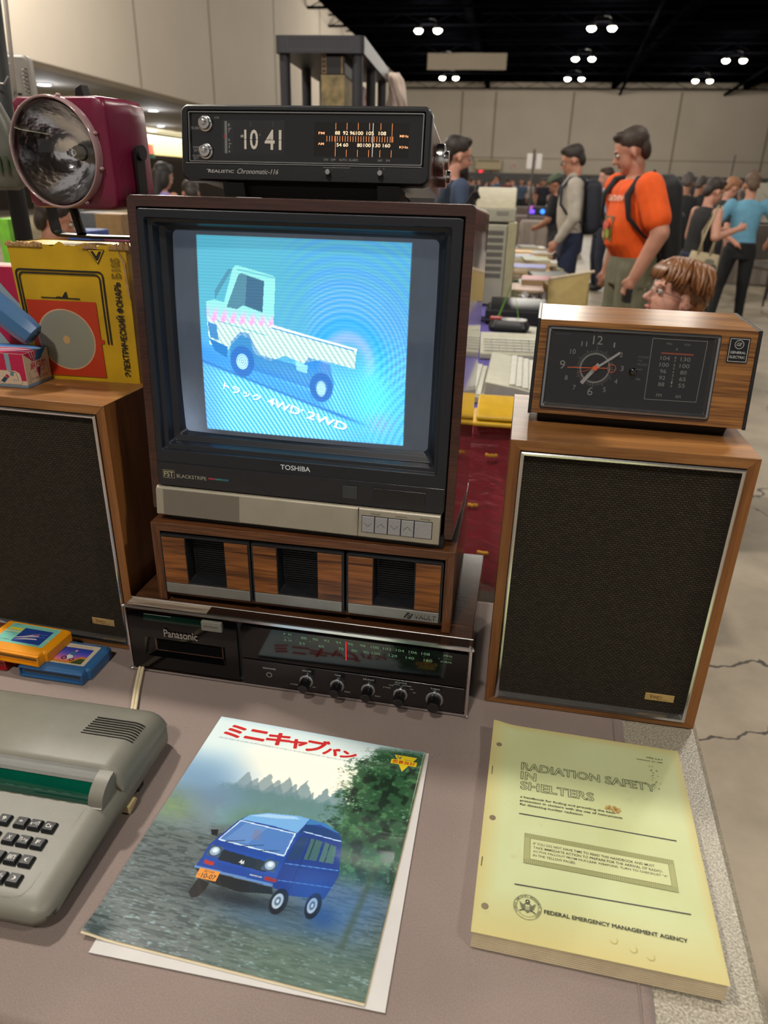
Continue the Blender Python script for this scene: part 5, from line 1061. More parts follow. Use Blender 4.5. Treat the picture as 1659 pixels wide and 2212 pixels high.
for c_, l_, of in (('F0E6DC', 0, .11), (RD, 2, .075)):
    for ch, x0_, x1_, z0, z1 in (('ミ', .0170, .0410, .2775, .2975), ('ニ', .0450, .0705, .2795, .2960), ('キ', .0735, .1030, .2775, .2980), ('ャ', .1040, .1255, .2775, .2925), ('ブ', .1270, .1535, .2775, .2985), ('バ', .1500, .1695, .2775, .2890), ('ン', .1725, .1910, .2775, .2880)):
        P.bold(ch, x0_, z0, x1_, z1, c_, l_, .0018 if l_ == 0 else .0011, .12)
P.text('スタンダード/2シーターバン/スーパーデラックス/XL/XLスーパー/ハイルーフ・スーパーデラックス/ハイルーフ・XL/ハイルーフ・XLスーパー', .0132, .2715, .1925, .2742, '38404A', 1)
P.obj('title_print', t, rough=.4); P = Print(lambda u, v, h: (u, v, float(bz(u, v))+.00045+h), .00008)
P.poly([(.2364, .2985), (.2670, .2985), (.2520, .2700)], '1C3A6A', 0).poly([(.2374, .2979), (.2660, .2979), (.2517, .2712)], 'E2C81E', 1).rect(.2352, .2825, .2672, .2900, 'E2C81E', 2).text('24', .2395, .2905, .2470, .2965, '2A3A6A', 3, .0, .3).text('km/l', .2520, .2905, .2600, .2925, '2A3A6A', 3).text('燃費良好', .2372, .2834, .2652, .2892, 'C0301C', 4, .03)
P.obj('fuel_badge_print', t, rough=.4); P = Print(lambda u, v, h: (u, v, float(bz(u, v))+.00045+h), .00008)
P.rect(.0762, .0792, .0984, .0906, 'DD8A1C', 0, .0006).text('品川40', .0820, .0870, .0930, .0898, '222018', 1).text('く', .0778, .0818, .0802, .0842, '222018', 1).text('10-07', .0815, .0803, .0968, .0858, '222018', 1, .03)
P.obj('number_plate_print', t, rough=.4); P = Print(lambda u, v, h: (u, v, float(bz(u, v))+.00045+h), .00008)
P.poly([(.1120, .1055), (.1142, .1100), (.1156, .1072), (.1170, .1098), (.1182, .1048), (.1166, .1056), (.1156, .1040), (.1142, .1060)], 'C9CFD6', 1).text('MINICAB', .1290, .0942, .1420, .0958, 'D5DCE6', 1, .02)
P.obj('emblem_print', t, rough=.4)

# ------------------------------------------------------------------ the radiation handbook
t = thing('handbook', 'thick yellow-green punched handbook titled Radiation Safety in Shelters', 'book', (.0909, .4488, 0), -11.49)
KW, KH = .2288, .2960
CCV = '#'
def kz_(u, v):
    return .0128+.004*math.exp(-((u/.016)**2+((v-KH)/.03)**2))+.0006*math.sin(u*14)*math.sin(v*11)-.0035*math.exp(-(((KW-u)/.035)**2+(v/.02)**2))*0+.0008*math.exp(-((u/.05)**2+(v/.03)**2))*math.sin(v*90)
PG = plain('page_block', 'B5A68A', .8, var=.05, scale=40)
pg = MB()
for k in range(9):
    z0 = .0004+k*.00135; dx = random.uniform(-.0005, .0008); dy = .0015*(8-k)/8
    x1 = KW+dx-.002-(.0016*(8-k)*.0)
    pg.box(.0012, .0005-.0075*(8-k)/8*.9, z0, x1-.004*(8-k)/8*.4, KH-.004+dy, z0+.00125)
pg.obj('page_block', PG, t, kind='stuff')
holes = [(.0097, .2555), (.0100, .1388), (.0107, .0290)]
cvm, nt, b = nodes('aged_cover'); N, L = nt.nodes, nt.links; setp(b, rough=.55)
tc = N.new('ShaderNodeTexCoord'); n1 = N.new('ShaderNodeTexNoise'); n1.inputs['Scale'].default_value = 9; n1.inputs['Detail'].default_value = 5
r1 = N.new('ShaderNodeValToRGB'); e = r1.color_ramp.elements; e[0].position = .32; e[1].position = .62; e[0].color = (*lin('BEC490'), 1); e[1].color = (*lin('C6CE9F'), 1)
n2 = N.new('ShaderNodeTexNoise'); n2.inputs['Scale'].default_value = 34; n2.inputs['Detail'].default_value = 6; r2 = N.new('ShaderNodeValToRGB'); r2.color_ramp.elements[0].position = .64; r2.color_ramp.elements[1].position = .78; r2.color_ramp.elements[1].color = (.45, .45, .45, 1)
mx = N.new('ShaderNodeMix'); mx.data_type = 'RGBA'; mx.inputs[7].default_value = (*lin('AB9C68'), 1)
L.new(tc.outputs['Object'], n1.inputs[0]); L.new(tc.outputs['Object'], n2.inputs[0]); L.new(n1.outputs['Fac'], r1.inputs[0]); L.new(n2.outputs['Fac'], r2.inputs[0]); L.new(r2.outputs[0], mx.inputs[0]); L.new(r1.outputs[0], mx.inputs[6])
L.new(mx.outputs[2], b.inputs['Base Color'])
# yellower towards the worn edges
sp = N.new('ShaderNodeSeparateXYZ'); L.new(tc.outputs['Object'], sp.inputs[0])
def edge(out, a, c):
    m = N.new('ShaderNodeMapRange'); m.inputs[1].default_value = a; m.inputs[2].default_value = c; L.new(out, m.inputs[0]); return m.outputs[0]
ex = [edge(sp.outputs[0], .022, .0), edge(sp.outputs[0], KW-.012, KW), edge(sp.outputs[1], .055, .0), edge(sp.outputs[1], KH-.012, KH)]
acc = ex[0]
for q in ex[1:]:
    m = N.new('ShaderNodeMath'); m.operation = 'MAXIMUM'; L.new(acc, m.inputs[0]); L.new(q, m.inputs[1]); acc = m.outputs[0]
m3 = N.new('ShaderNodeMix'); m3.data_type = 'RGBA'; m3.inputs[7].default_value = (*lin('C4B87C'), 1); L.new(acc, m3.inputs[0]); L.new(mx.outputs[2], m3.inputs[6]); L.new(m3.outputs[2], b.inputs['Base Color'])
cv = MB(); cv.grid(60, 76, lambda u, v: (u*KW-.004*math.exp(-((v*KH)/.03)**2)*0, v*KH-.004*math.exp(-((u*KW-.03)/.05)**2)*(1-v)*0, kz_(u*KW, v*KH)))
cv.obj('cover', cvm, t, smooth=True)
for hx_, hy_ in holes:
    MB().lathe([(.0036, .00005), (.0028, .0005)], (hx_, hy_, kz_(hx_, hy_)+.0001), (0, 0, 1), 20, True, True).obj('punched_hole', plain('hole_shadow', '7D705A', .9), t)
for y0, y1, x in ((.2040, .2170, .0043), (.0740, .0850, .0032)): MB().tube([(x, y0, kz_(x, y0)+.0004), (x+.0002, y1, kz_(x, y1)+.0004)], .0004, 6).obj('staple', plain('staple_steel', '5E6460', .35, .8), t)
P = Print(lambda u, v, h: (u, v, kz_(u, v)+h+.0005), .00006); K = '2E2E26'; CV = 'C6CA98'
for s_, x1_, z0_ in (('RADIATION SAFETY', .1935, .2190), ('IN', .0560, .2035), ('SHELTERS', .1215, .1878)): P.outline(s_, .0385, z0_, x1_, z0_+.0122, .00055, K, 1, .02)
P.text('CPG 2-6.4', .1885, .2738, .2075, .2762, K).text('September 23, 1983', .1765, .2680, .2068, .2708, K)
P.text('a handbook for finding and providing the best', .0388, .1735, .1435, .1775, K, 1, .018).text('protection in shelters with the use of instruments', .0388, .1680, .1512, .1720, K, 1, .018).text('for detecting nuclear radiation', .0388, .1625, .1080, .1665, K, 1, .018)
P.line([(.0388, .1510), (.2054, .1521)], .0013, '35353A', 1).line([(.0380, .0598), (.2060, .0647)], .0013, '35353A', 1)
P.rect(.0456, .0868, .1985, .1255, '6A6A4C', 0).rect(.0459, .0871, .1982, .1252, 'A3A571', 1).rect(.0518, .0928, .1928, .1192, K, 2).rect(.0521, .0931, .1925, .1189, CV, 3)
for i, s in enumerate(('IF YOU DO NOT HAVE TIME TO READ THIS HANDBOOK AND MUST', 'TAKE IMMEDIATE ACTION TO PREPARE FOR THE ARRIVAL OF RADIO-', 'ACTIVE FALLOUT FROM NUCLEAR WEAPONS, TURN TO CHECKLIST "A"', 'IN THE YELLOW PAGES.')):
    P.text(s, .0550, .1118-i*.0050, (.1785, .1860, .1905, .0985)[i], .1148-i*.0050, K, 4, .006)
for i in range(76): P.rect(.0462+i*.0020, .0871, .0470+i*.0020, .0926, '8A8C60', 2); P.rect(.0462+i*.0020, .1195, .0470+i*.0020, .1252, '8A8C60', 2)
P.bold('FEDERAL EMERGENCY MANAGEMENT AGENCY', .0672, .0335, .1985, .0376, K, 1, .00016)
sx, sy = .0512, .0370
P.ring(sx, sy, .0131, .0135, K, 1).ring(sx, sy, .0102, .0105, K, 1)
for i, ch in enumerate('FEDERAL EMERGENCY MANAGEMENT AGENCY'):
    if ch == ' ': continue
    a = R(215-i*7.6); v_, f_ = text_mesh(ch, .02); v_ = v_.copy(); v_ = (v_-v_.min(0))/.7*.0016; ca, sa = math.cos(a-math.pi/2), math.sin(a-math.pi/2)
    P.raw([(sx+.0110*math.cos(a)+p[0]*ca-p[1]*sa, sy+.0110*math.sin(a)+p[0]*sa+p[1]*ca) for p in v_], f_, K, 1)
P.poly([(sx-.0080, sy+.0050), (sx-.0040, sy+.0020), (sx-.0020, sy+.0045), (sx+.0020, sy+.0045), (sx+.0040, sy+.0020), (sx+.0080, sy+.0050), (sx+.0060, sy-.0020), (sx+.0030, sy-.0040), (sx, sy-.0065), (sx-.0030, sy-.0040), (sx-.0060, sy-.0020)], '6A6A50', 1).disc(sx, sy+.0060, .0022, None, K, 2).poly([(sx-.0012, sy+.0053), (sx+.0012, sy+.0053), (sx, sy+.0072)], CV, 3).rect(sx-.0022, sy-.0030, sx+.0022, sy+.0022, CV, 2)
for k in range(4): P.rect(sx-.0020+k*.0012, sy-.0028, sx-.0015+k*.0012, sy+.0008, K, 3)
P.line([(sx+.003, sy-.003), (sx+.0075, sy-.0055)], .0010, K, 2).line([(sx-.003, sy-.003), (sx-.0075, sy-.0050)], .0010, K, 2)
random.seed(9)
for i in range(26):
    a = random.uniform(0, 6.28); r = random.uniform(.001, .0075); P.disc(.1427+r*math.cos(a)*1.2, .1805+r*math.sin(a)*.6, random.uniform(.0005, .0022), None, random.choice(('B89A5A', 'C2A468', 'A9874C')), 5, 9)
for i in range(26): P.disc(random.uniform(.190, .203), random.uniform(.222, .262), random.uniform(.0003, .0010), None, '8D8A66', 5, 7)
for x, y in ((.148, .016), (.131, .021), (.163, .012)): P.ring(x, y, .0030, .0036, 'B0A45E', 2, 20, 190, 400)
P.obj('cover_print', t, rough=.6)
# ------------------------------------------------------------------ people
def at(px, py, z=None, Y=None):
    """the point of the hall seen at a pixel of the 1659 x 2212 photograph, at height z or distance Y"""
    d = _fw+_cr*((px-829.5)/FPX)-_cu*((py-1106)/FPX); k = (z-CAMZ)/d.z if z is not None else Y/d.y
    return Vector((0, 0, CAMZ))+d*k
def skin(n, c): return plain('skin_'+n, c, .5, var=.07, scale=22, sss=0.)
SK1, SK2, SK3 = skin('fair', 'B5806A'), skin('rosy', 'C08C78'), skin('tan', '9C6C55')
def cone(m, p, q, r1, r2, n=12):
    p, q = Vector(p), Vector(q); d = (q-p); l = max(d.length, 1e-4)
    pr = [(r1*math.sin(a), -r1*math.cos(a)) for a in (.3, .8, 1.2)]+[(r1, 0), (r2, l)]+[(r2*math.cos(a), l+r2*math.sin(a)) for a in (.4, .8, 1.25)]
    return m.lathe(pr, p, d, n)
def blob(m, c, rx, ry, rz, M=None):
    k = MB().sphere((0, 0, 0), rx, ry, rz, 16, 10); Mx = Matrix.Translation(c) if M is None else Matrix.Translation(c) @ M
    m.add([tuple(Mx @ Vector(v)) for v in k.v], k.f)
def remesh(o, vox, it=5, f=.6):
    r = o.modifiers.new('skin_over', 'REMESH'); r.mode = 'VOXEL'; r.voxel_size = vox; r.use_smooth_shade = True
    s = o.modifiers.new('smooth', 'SMOOTH'); s.iterations = it; s.factor = f
    return o
HEAD_PARTS = None
def person(label, loc, yaw, H=1.75, skinm=SK1, hairc='2A1C14', shirt='808080', pants='20242C', shoes='121214', sleeve='short', shorts=False, belly=0., lean=0., headp=0., headyaw=0., arms=None, legs=None, vox=.011, hair='short', beard=None, cap=None, glasses=False, lip='9A5048', build=1., kneel=0., group=None, collar=False):
    """facing +y before yaw; arms: ((elbow),(wrist)) for left (-x) and right (+x) in metres for a 1.75 m body"""
    t = thing('person', label, 'person', loc, yaw, 0, group); s = H/1.75; t.scale = (s, s, s)
    LM = Matrix.Rotation(-R(lean), 4, 'X')
    pel = Vector((0, 0, .93)) if not kneel else Vector((0, -.05, kneel))
    def T(x, y, z): return tuple(pel+(LM @ (Vector((x*build, y, z))-Vector((0, 0, .93)))))
    HM = Matrix.Rotation(R(headyaw), 4, 'Z') @ Matrix.Rotation(R(headp), 4, 'X') @ Matrix.Scale(1.09, 4)
    hc = Vector(T(0, .018, 1.605)); hp = lambda x, y, z: tuple(hc+HM @ Vector((x, y, z)))
    neck0 = T(0, -.01, 1.42)
    arms = arms or (((-.24, -.02, 1.12), (-.25, .08, .88)), ((.24, -.02, 1.12), (.25, .08, .88)))
    sh = [T(-.185, 0, 1.40), T(.185, 0, 1.40)]
    el = [T(*arms[0][0]), T(*arms[1][0])]; wr = [T(*arms[0][1]), T(*arms[1][1])]
    if kneel: lg = [[(-.09, .0, kneel-.03), (-.14, .36, max(kneel-.08, .12)), (-.12, .05, .08)], [(.09, 0, kneel-.03), (.14, .36, .12), (.12, -.12, .08)]]
    else: lg = legs or [[(-.09, 0, .90), (-.10, .02, .49), (-.11, -.03, .09)], [(.09, 0, .90), (.10, .02, .49), (.11, -.03, .09)]]
    # body: torso, head, arms, hands, legs in one surface
    b = MB(); r = build
    tor = [(.90, .155, .105, 0), (.98, .150, .105, .0), (1.08, .135, .10+belly*.5, belly*.4), (1.20, .150, .108+belly*.4, belly*.3), (1.32, .165, .112, .0), (1.40, .150, .095, 0), (1.45, .07, .065, -.005)]
    def torso(m, g, z0=0., z1=9.):
        L = []
        for z, rx, ry, dy in tor:
            if z0 <= z <= z1: L.append([T((rx+g)*math.cos(6.2832*i/20), dy+(ry+g)*math.sin(6.2832*i/20), z) for i in range(20)])
        m.loft(L, True, True)
    torso(b, -.012)
    cone(b, neck0, hp(0, -.02, -.07), .058, .054)
    blob(b, hp(0, -.012, .035), .074, .094, .084, HM); blob(b, hp(0, .028, -.030), .057, .054, .076, HM); blob(b, hp(0, .060, -.088), .022, .019, .017, HM)
    cone(b, hp(0, .082, .006), hp(0, .104, -.030), .008, .0125, 8); blob(b, hp(0, .092, -.034), .016, .010, .008, HM); blob(b, hp(0, .078, .020), .046, .012, .010, HM)
    for sx in (-1, 1): blob(b, hp(sx*.078, -.008, -.012), .008, .018, .030, HM)
    for k in (0, 1):
        cone(b, sh[k], el[k], .052*r, .042*r); cone(b, el[k], wr[k], .041*r, .028*r)
        w = Vector(wr[k]); dd = (w-Vector(el[k])).normalized(); pm = w+dd*.055; cone(b, w, pm, .026, .034, 10)
        sd = dd.cross(Vector((0, 1, 0))).normalized() if abs(dd.y) < .9 else Vector((1, 0, 0)); fwv = sd.cross(dd).normalized()
        for j, ln in enumerate((.062, .070, .066, .052)):
            base = pm+fwv*(.030-.020*j)+dd*.010; mid = base+dd*ln*.55; tip = mid+dd*ln*.35-sd*(.022 if k == 0 else -.022)*.8
            b.tube([base, mid, tip], [.0105, .010, .0085], 7)
        tb = w+dd*.020+fwv*.028; b.tube([tb, tb+fwv*.024+dd*.028, tb+fwv*.026+dd*.055], [.0125, .0115, .0095], 7)
        hpz, kn, an = [Vector(q) for q in lg[k]]
        cone(b, hpz, kn, .082*r, .056*r); cone(b, kn, an, .054*r, .036*r)
    body = remesh(b.obj('body', skinm, t), vox)
    # clothing
    m = MB(); torso(m, .010, .85 if not collar else .85)
    for k in (0, 1):
        e = Vector(el[k]); s0 = Vector(sh[k])
        if sleeve == 'short': cone(m, s0, s0.lerp(e, .68), .066*r, .064*r)
        elif sleeve == 'long': cone(m, s0, e, .064*r, .053*r); cone(m, e, Vector(wr[k]).lerp(e, .08), .052*r, .038*r)
        elif sleeve == 'none': blob(m, s0*.9+Vector(neck0)*.1, .05, .05, .04)
    if collar: cone(m, T(0, -.005, 1.44), T(0, -.004, 1.475), .068, .062)
    remesh(m.obj('shirt', plain('shirt_'+shirt, shirt, .8, var=.08, scale=14, bump=.4, bscale=40), t), vox)
    m = MB()
    for k in (0, 1):
        hpz, kn, an = [Vector(q) for q in lg[k]]; cone(m, hpz, kn, .096*r, .072*r)
        if shorts: cone(m, hpz.lerp(kn, .7), kn.lerp(an, .08), .084*r, .082*r)
        else: cone(m, kn, an.lerp(kn, .06), .068*r, .052*r)
    L = [[tuple(pel+Vector(((.165*r)*math.cos(6.2832*i/18), (.118+belly*.2)*math.sin(6.2832*i/18), dz))) for i in range(18)] for dz in (-.13, -.04, .06)]; m.loft(L, True, True)
    remesh(m.obj('trousers' if not shorts else 'shorts', plain('cloth_'+pants, pants, .85, var=.1, scale=12, bump=.4, bscale=40), t), vox)
    for k in (0, 1):
        an = Vector(lg[k][2]); f = MB(); blob(f, (an.x, an.y+.055, an.z-.042), .046, .125, .045); blob(f, (an.x, an.y-.01, an.z-.01), .046, .06, .06)
        ob = f.obj('shoe', plain('shoe_'+shoes, shoes, .5), t, smooth=True)
        if shorts:
            f = MB(); cone(f, (an.x, an.y, an.z), (an.x, an.y+.004, an.z+.10), .040, .044); f.obj('sock', plain('sock_white', 'B9B5AC', .9), t, smooth=True)
    # hair, brows, eyes, mouth
    hm = plain('hair_'+hairc, hairc, .6, var=.25, scale=60, bump=.6, bscale=160)
    h = MB()
    if hair != 'none':
        blob(h, hp(0, -.022, .052), .082, .095, .082, HM); blob(h, hp(0, .040, .098), .058, .042, .030, HM); blob(h, hp(0, -.075, .000), .064, .040, .070, HM)
        if hair == 'long': cone(h, hp(0, -.07, .0), T(0, -.10, 1.28), .075, .055); blob(h, hp(-.06, -.03, -.03), .03, .05, .09, HM); blob(h, hp(.06, -.03, -.03), .03, .05, .09, HM)
        if hair == 'bald': h = MB(); blob(h, hp(0, -.070, .000), .068, .050, .060, HM); blob(h, hp(-.06, -.03, .0), .022, .04, .05, HM); blob(h, hp(.06, -.03, .0), .022, .04, .05, HM)
        remesh(h.obj('hair', hm, t), vox*.9, 2)
    if beard:
        f = MB(); blob(f, hp(0, .045, -.078), .050, .048, .046, HM); blob(f, hp(0, .070, -.105), .034, .030, .045, HM); remesh(f.obj('beard', plain('beard_'+beard, beard, .8, var=.25, scale=80), t), vox*.9, 2)
    else:
        f = MB(); blob(f, hp(0, .083, -.058), .021, .007, .006, HM); f.obj('mouth', plain('lip_'+lip, lip, .5), t, smooth=True)
    for sx in (-1, 1):
        f = MB(); blob(f, hp(sx*.030, .074, .002), .012, .011, .009, HM); e_ = f.obj('eye', plain('eye_white', 'C9C2BA', .3), t, smooth=True)
        f = MB(); blob(f, hp(sx*.031, .0835, .001), .0055, .003, .0055, HM); f.obj('iris', plain('iris_dark', '2A2420', .2), e_, smooth=True)
        f = MB(); f.tube([hp(sx*.012, .084, .017), hp(sx*.030, .084, .023), hp(sx*.048, .072, .019)], [.003, .0038, .002], 6); f.obj('eyebrow', hm, t, smooth=True)
    if glasses:
        f = MB()
        for sx in (-1, 1):
            f.tube([hp(sx*.032+.021*math.cos(a), .094, .0+.017*math.sin(a)) for a in [6.2832*i/20 for i in range(21)]], .0014, 6); f.tube([hp(sx*.053, .092, .006), hp(sx*.078, .02, .004), hp(sx*.080, -.01, -.006)], .0014, 6)
        f.tube([hp(-.011, .096, .003), hp(.011, .096, .003)], .0014, 6); f.obj('glasses', plain('glasses_frame', '3A3634', .3, .6), t)
    if cap:
        f = MB(); L = [[hp(a_*.090*math.cos(6.2832*i/24), -.012+a_*.108*math.sin(6.2832*i/24), z) for i in range(24)] for a_, z in ((1.0, .050), (1.0, .075), (.86, .108), (.55, .128), (.1, .134))]; f.loft(L, True, True)
        f.loft([[hp(.075*math.cos(R(a)), .06+.095*max(0, math.sin(R(a))), z) for a in range(0, 181, 15)]+[hp(-.06, .06, z), hp(.06, .06, z)] for z in (.050, .060)], True, True); f.obj('cap', plain('cap_'+cap, cap, .8), t, smooth=False)
    t['_pel'] = 0; del t['_pel']
    return t, dict(hp=hp, T=T, el=el, wr=wr, sh=sh, s=s, HM=HM)
def faceyaw(v): return v
def backpack(label, who, info, c, w=.15, h=.23, zc=1.22, group=None):
    t = thing('backpack', label, 'backpack'); t.matrix_world = Matrix.LocRotScale(who.location, who.rotation_euler, who.scale); T = info['T']
    m = MB(); L = []
    for y, k in ((-.110, .92), (-.130, 1.), (-.200, 1.), (-.245, .88), (-.262, .6)):
        L.append([T(p[0]*k, y, zc+p[2]*k) for p in rr(-w, -h, w, h, .07, 0, 6)])
    m.loft(L, True, True).obj('pack', plain('pack_'+c, c, .7, var=.15, bump=.4, bscale=50), t, smooth=True)
    m = MB(); L = []
    for y, k in ((-.240, 1.), (-.285, .95), (-.295, .7)): L.append([T(p[0]*k, y, zc-.08+p[2]*k) for p in rr(-w*.75, -h*.45, w*.75, h*.45, .04, 0, 6)])
    m.loft(L, True, True).obj('pocket', plain('pack_'+c, c, .7, var=.15, bump=.4, bscale=50), t, smooth=True)
    for sx in (-1, 1):
        pts = [T(sx*.12, -.125, 1.40), T(sx*.135, -.06, 1.462), T(sx*.135, .04, 1.455), T(sx*.14, .115, 1.37), T(sx*.165, .120, 1.24), T(sx*.185, .03, 1.12), T(sx*.15, -.12, 1.05)]
        MB().tube(pts, [.012, .022, .024, .024, .018, .010, .010], 8, flat=.45).obj('strap', plain('strap_'+c, c, .8), t, smooth=True)
    MB().tube([T(-.03, -.14, zc+h), T(0, -.14, zc+h+.03), T(.03, -.14, zc+h)], .006, 6).obj('carry_loop', plain('strap_'+c, c, .8), t)
    MB().tube([T(-w*.8, -.262, zc+h*.35), T(0, -.27, zc+h*.62), T(w*.8, -.262, zc+h*.35)], .003, 5).obj('zip', plain('zip_grey', '55555A', .4, .5), t)
    return t
def spot(px, py, z): v = at(px, py, z=z); return (v.x, v.y, FLOOR)
# man in the orange shirt (faces left, looking down)
p = at(1392, 400, Y=4.8)
om, oi = person('man in orange printed t-shirt, khaki shorts and backpack standing in profile', (p.x, p.y, FLOOR), 96, 1.66, SK1, '33241B', 'E25408', '6A6854', '2A2826', 'short', True, .075, 9, -20, -16,
    (((-.27, -.02, 1.14), (-.24, .12, .90)), ((.25, -.06, 1.13), (.25, .04, .86))), build=1.36, vox=.010)
backpack('black backpack worn by the man in orange', om, oi, '15161A', .15, .27, 1.18)
P = Print(lambda u, v, h: oi['T'](u, .150-.25*u*u*3+h, v), .004)
wp = MB(); w_ = Vector(oi['wr'][0]); e_ = Vector(oi['el'][0]); d_ = (w_-e_).normalized(); wp.lathe([(.033, 0), (.035, .004), (.035, .022), (.033, .026)], w_-d_*.035, d_, 20); wp.obj('wristwatch', BLKP, om, smooth=True)
m = MB(); q = oi['T']
def shirt_print(u, v, h):
    ry = float(np.interp(v, [.98, 1.08, 1.20, 1.32, 1.40], [.115, .1475, .148, .122, .105])); dy = float(np.interp(v, [.98, 1.08, 1.20, 1.32, 1.40], [0, .030, .0225, 0, 0])); rx = float(np.interp(v, [.98, 1.08, 1.20, 1.32, 1.40], [.16, .145, .16, .175, .16]))
    return q(u, dy+ry*math.sqrt(max(0, 1-(u/rx)**2))+.004+h, v)
P = Print(shirt_print, .004)
P.text('VINTAGE', -.09, 1.335, .09, 1.37, 'E8D8C8', 1, .03).obj('chest_lettering', om); P = Print(shirt_print, .004)
P.rect(-.055, 1.10, .055, 1.17, '7A6A30', 0).rect(-.055, 1.17, .055, 1.25, '6E5A38', 0).disc(0, 1.20, .035, .03, 'C04A3A', 1).disc(-.02, 1.15, .022, .03, '8E9A40', 1).disc(.03, 1.14, .018, .022, 'D8A070', 1)
P.obj('chest_print', om)
bd = MB().box(-.10, .125, 1.25, -.055, .133, 1.33).obj('pass_card', plain('green_grey_card', '5E6A5A', .4), om)
ph = thing('phone', 'dark phone held in the hand of the man in orange', 'phone'); ph.matrix_world = Matrix.LocRotScale(om.location, om.rotation_euler, om.scale)
w_ = Vector(oi['wr'][0]); MB().box(w_.x-.01, w_.y+.00, w_.z-.16, w_.x+.06, w_.y+.04, w_.z-.05).obj('phone_case', BLKP, ph, bevel=.006)
# man in the pale grey shirt with a backpack
v = at(1254, 330, Y=7.1); v = (v.x, v.y, FLOOR)
gm, gi = person('man in pale grey overshirt and navy trousers looking down, backpack on', v, 82, 1.67, SK1, '2B211C', 'A8A196', '1C2540', '17171A', 'long', False, .03, 4, -20, 0,
    (((-.25, .0, 1.12), (-.22, .14, .92)), ((.25, -.03, 1.12), (.24, .06, .88))), glasses=True, collar=True, vox=.013, build=1.12, legs=[[(-.09, 0, .90), (-.10, .06, .49), (-.11, .06, .09)], [(.09, 0, .90), (.10, -.02, .49), (.11, -.14, .09)]])
backpack('dark navy backpack worn by the man in pale grey', gm, gi, '1B1E2C', .15, .24, 1.20)
v = spot(1197, 590, FLOOR)
person('man in black t-shirt and green cap, charcoal trousers, head bowed', (at(1214, 400, Y=9.6).x, 9.6, FLOOR), 62, 1.47, SK3, '1C1512', '0E0F13', '2C2B30', '17171A', 'short', False, .05, 6, -28, 0, (((-.25, .05, 1.13), (-.12, .26, 1.05)), ((.25, .05, 1.13), (.12, .28, 1.05))), cap='4C5A4A', vox=.014, build=1.1)
p = at(1310, 420, Y=10.6)
person('man in light blue shirt with a hand at his mouth, behind the two backpackers', (p.x, p.y, FLOOR), 96, 1.58, SK2, '38271E', '8996AC', '202434', '17171A', 'long', False, .02, 2, -6, 0, (((-.24, .05, 1.15), (-.05, .20, 1.42)), ((.25, 0, 1.12), (.2, .15, 1.0))), vox=.014)
# bearded man behind the television
p = at(974, 400, Y=5.4)
person('bearded man with glasses and blue t-shirt, half hidden behind the television', (p.x, p.y, FLOOR), -78, 1.62, SK2, '241A16', '36445E', '25252B', '17171A', 'short', False, .04, 2, -8, 0, None, hair='short', beard='2A1D17', glasses=True)
# woman in lilac and her neighbour at far left
p = at(338, 400, Y=7.0)
person('dark-haired woman in a lilac sleeveless top seen from behind at left', (p.x, p.y, FLOOR), -35, 1.45, SK1, '1B1512', '8E7AB0', '25252B', '17171A', 'none', False, 0, 8, -14, 0, (((-.26, .02, 1.14), (-.2, .22, 1.05)), ((.26, .02, 1.14), (.2, .22, 1.05))), hair='long')
p = at(415, 420, Y=6.2)
person('visitor in a navy t-shirt, mostly hidden by the flip clock radio', (p.x, p.y, FLOOR), 20, 1.32, SK1, '241A16', '1E2A40', '25252B', '17171A', 'short', False, .03, 10, -16)
p = at(72, 500, Y=3.3)
lp, li = person('person in a leopard print top behind the yellow torch carton', (p.x, p.y, FLOOR), -60, 1.24, SK1, '2A1E18', 'B59A72', '25252B', '17171A', 'long', False, .04, 10, -14)
P = Print(lambda u, v, h: li['T'](u, -.128-2.*0*u+h*0+ (.0), v), .004)
random.seed(21)
sp_ = MB()
for i in range(90):
    a = random.uniform(0, 6.28); z = random.uniform(.92, 1.42); rx, ry = .170, .128
    blob(sp_, li['T'](rx*math.cos(a), ry*math.sin(a), z), random.uniform(.010, .018), random.uniform(.010, .018), random.uniform(.008, .016))
sp_.obj('leopard_spots', plain('leopard_brown', '2E2018', .85), lp, kind='stuff')
# right-hand group
p = at(1500, 430, Y=10.5)
person('man in dark green shirt bending over a stall behind the tote bag woman', (p.x, p.y, FLOOR), -60, 1.50, SK3, '3A3230', '1E2A1C', '25252B', '17171A', 'short', False, .04, 8, -24, vox=.014)
p = at(1478, 430, Y=9.4)
dm, di = person('visitor in a black jacket behind the orange shirt man', (p.x, p.y, FLOOR), -20, 1.52, SK3, '4A4240', '16171B', '1A1B20', '17171A', 'long', False, .05, 6, -20, vox=.014, build=1.15)
p = at(1520, 430, Y=6.9)
wm, wi = person('woman in black tank top with tattooed shoulder holding something up', (p.x, p.y, FLOOR), -80, 1.43, SK2, '2A1F1A', '141518', '1E2740', '17171A', 'none', False, .05, 8, -18, 0, (((-.26, .05, 1.14), (-.12, .30, 1.25)), ((.27, .00, 1.16), (.20, .28, 1.28))), glasses=True, build=1.1)
tt = MB(); T_ = wi['T']; blob(tt, T_(.2, .0, 1.32), .062, .052, .05); tt.obj('tattoo', plain('tattoo_ink', '4A4C52', .6, var=.4, scale=40), wm, smooth=True)
tb = thing('tote_bag', 'cream canvas tote bag with grey printed design on the woman in black', 'bag'); tb.matrix_world = Matrix.LocRotScale(wm.location, wm.rotation_euler, wm.scale)
m = MB(); L = []
for z, x0, x1 in ((.62, .17, .27), (.64, .165, .29), (.80, .165, .30), (1.00, .18, .27)): L.append([T_((x0+x1)/2+(x1-x0)/2*math.cos(6.2832*i/20), -.02+(.19 if z < .9 else .165)*(abs(math.sin(6.2832*i/20))**.6)*(1 if math.sin(6.2832*i/20) > 0 else -1), z) for i in range(20)])
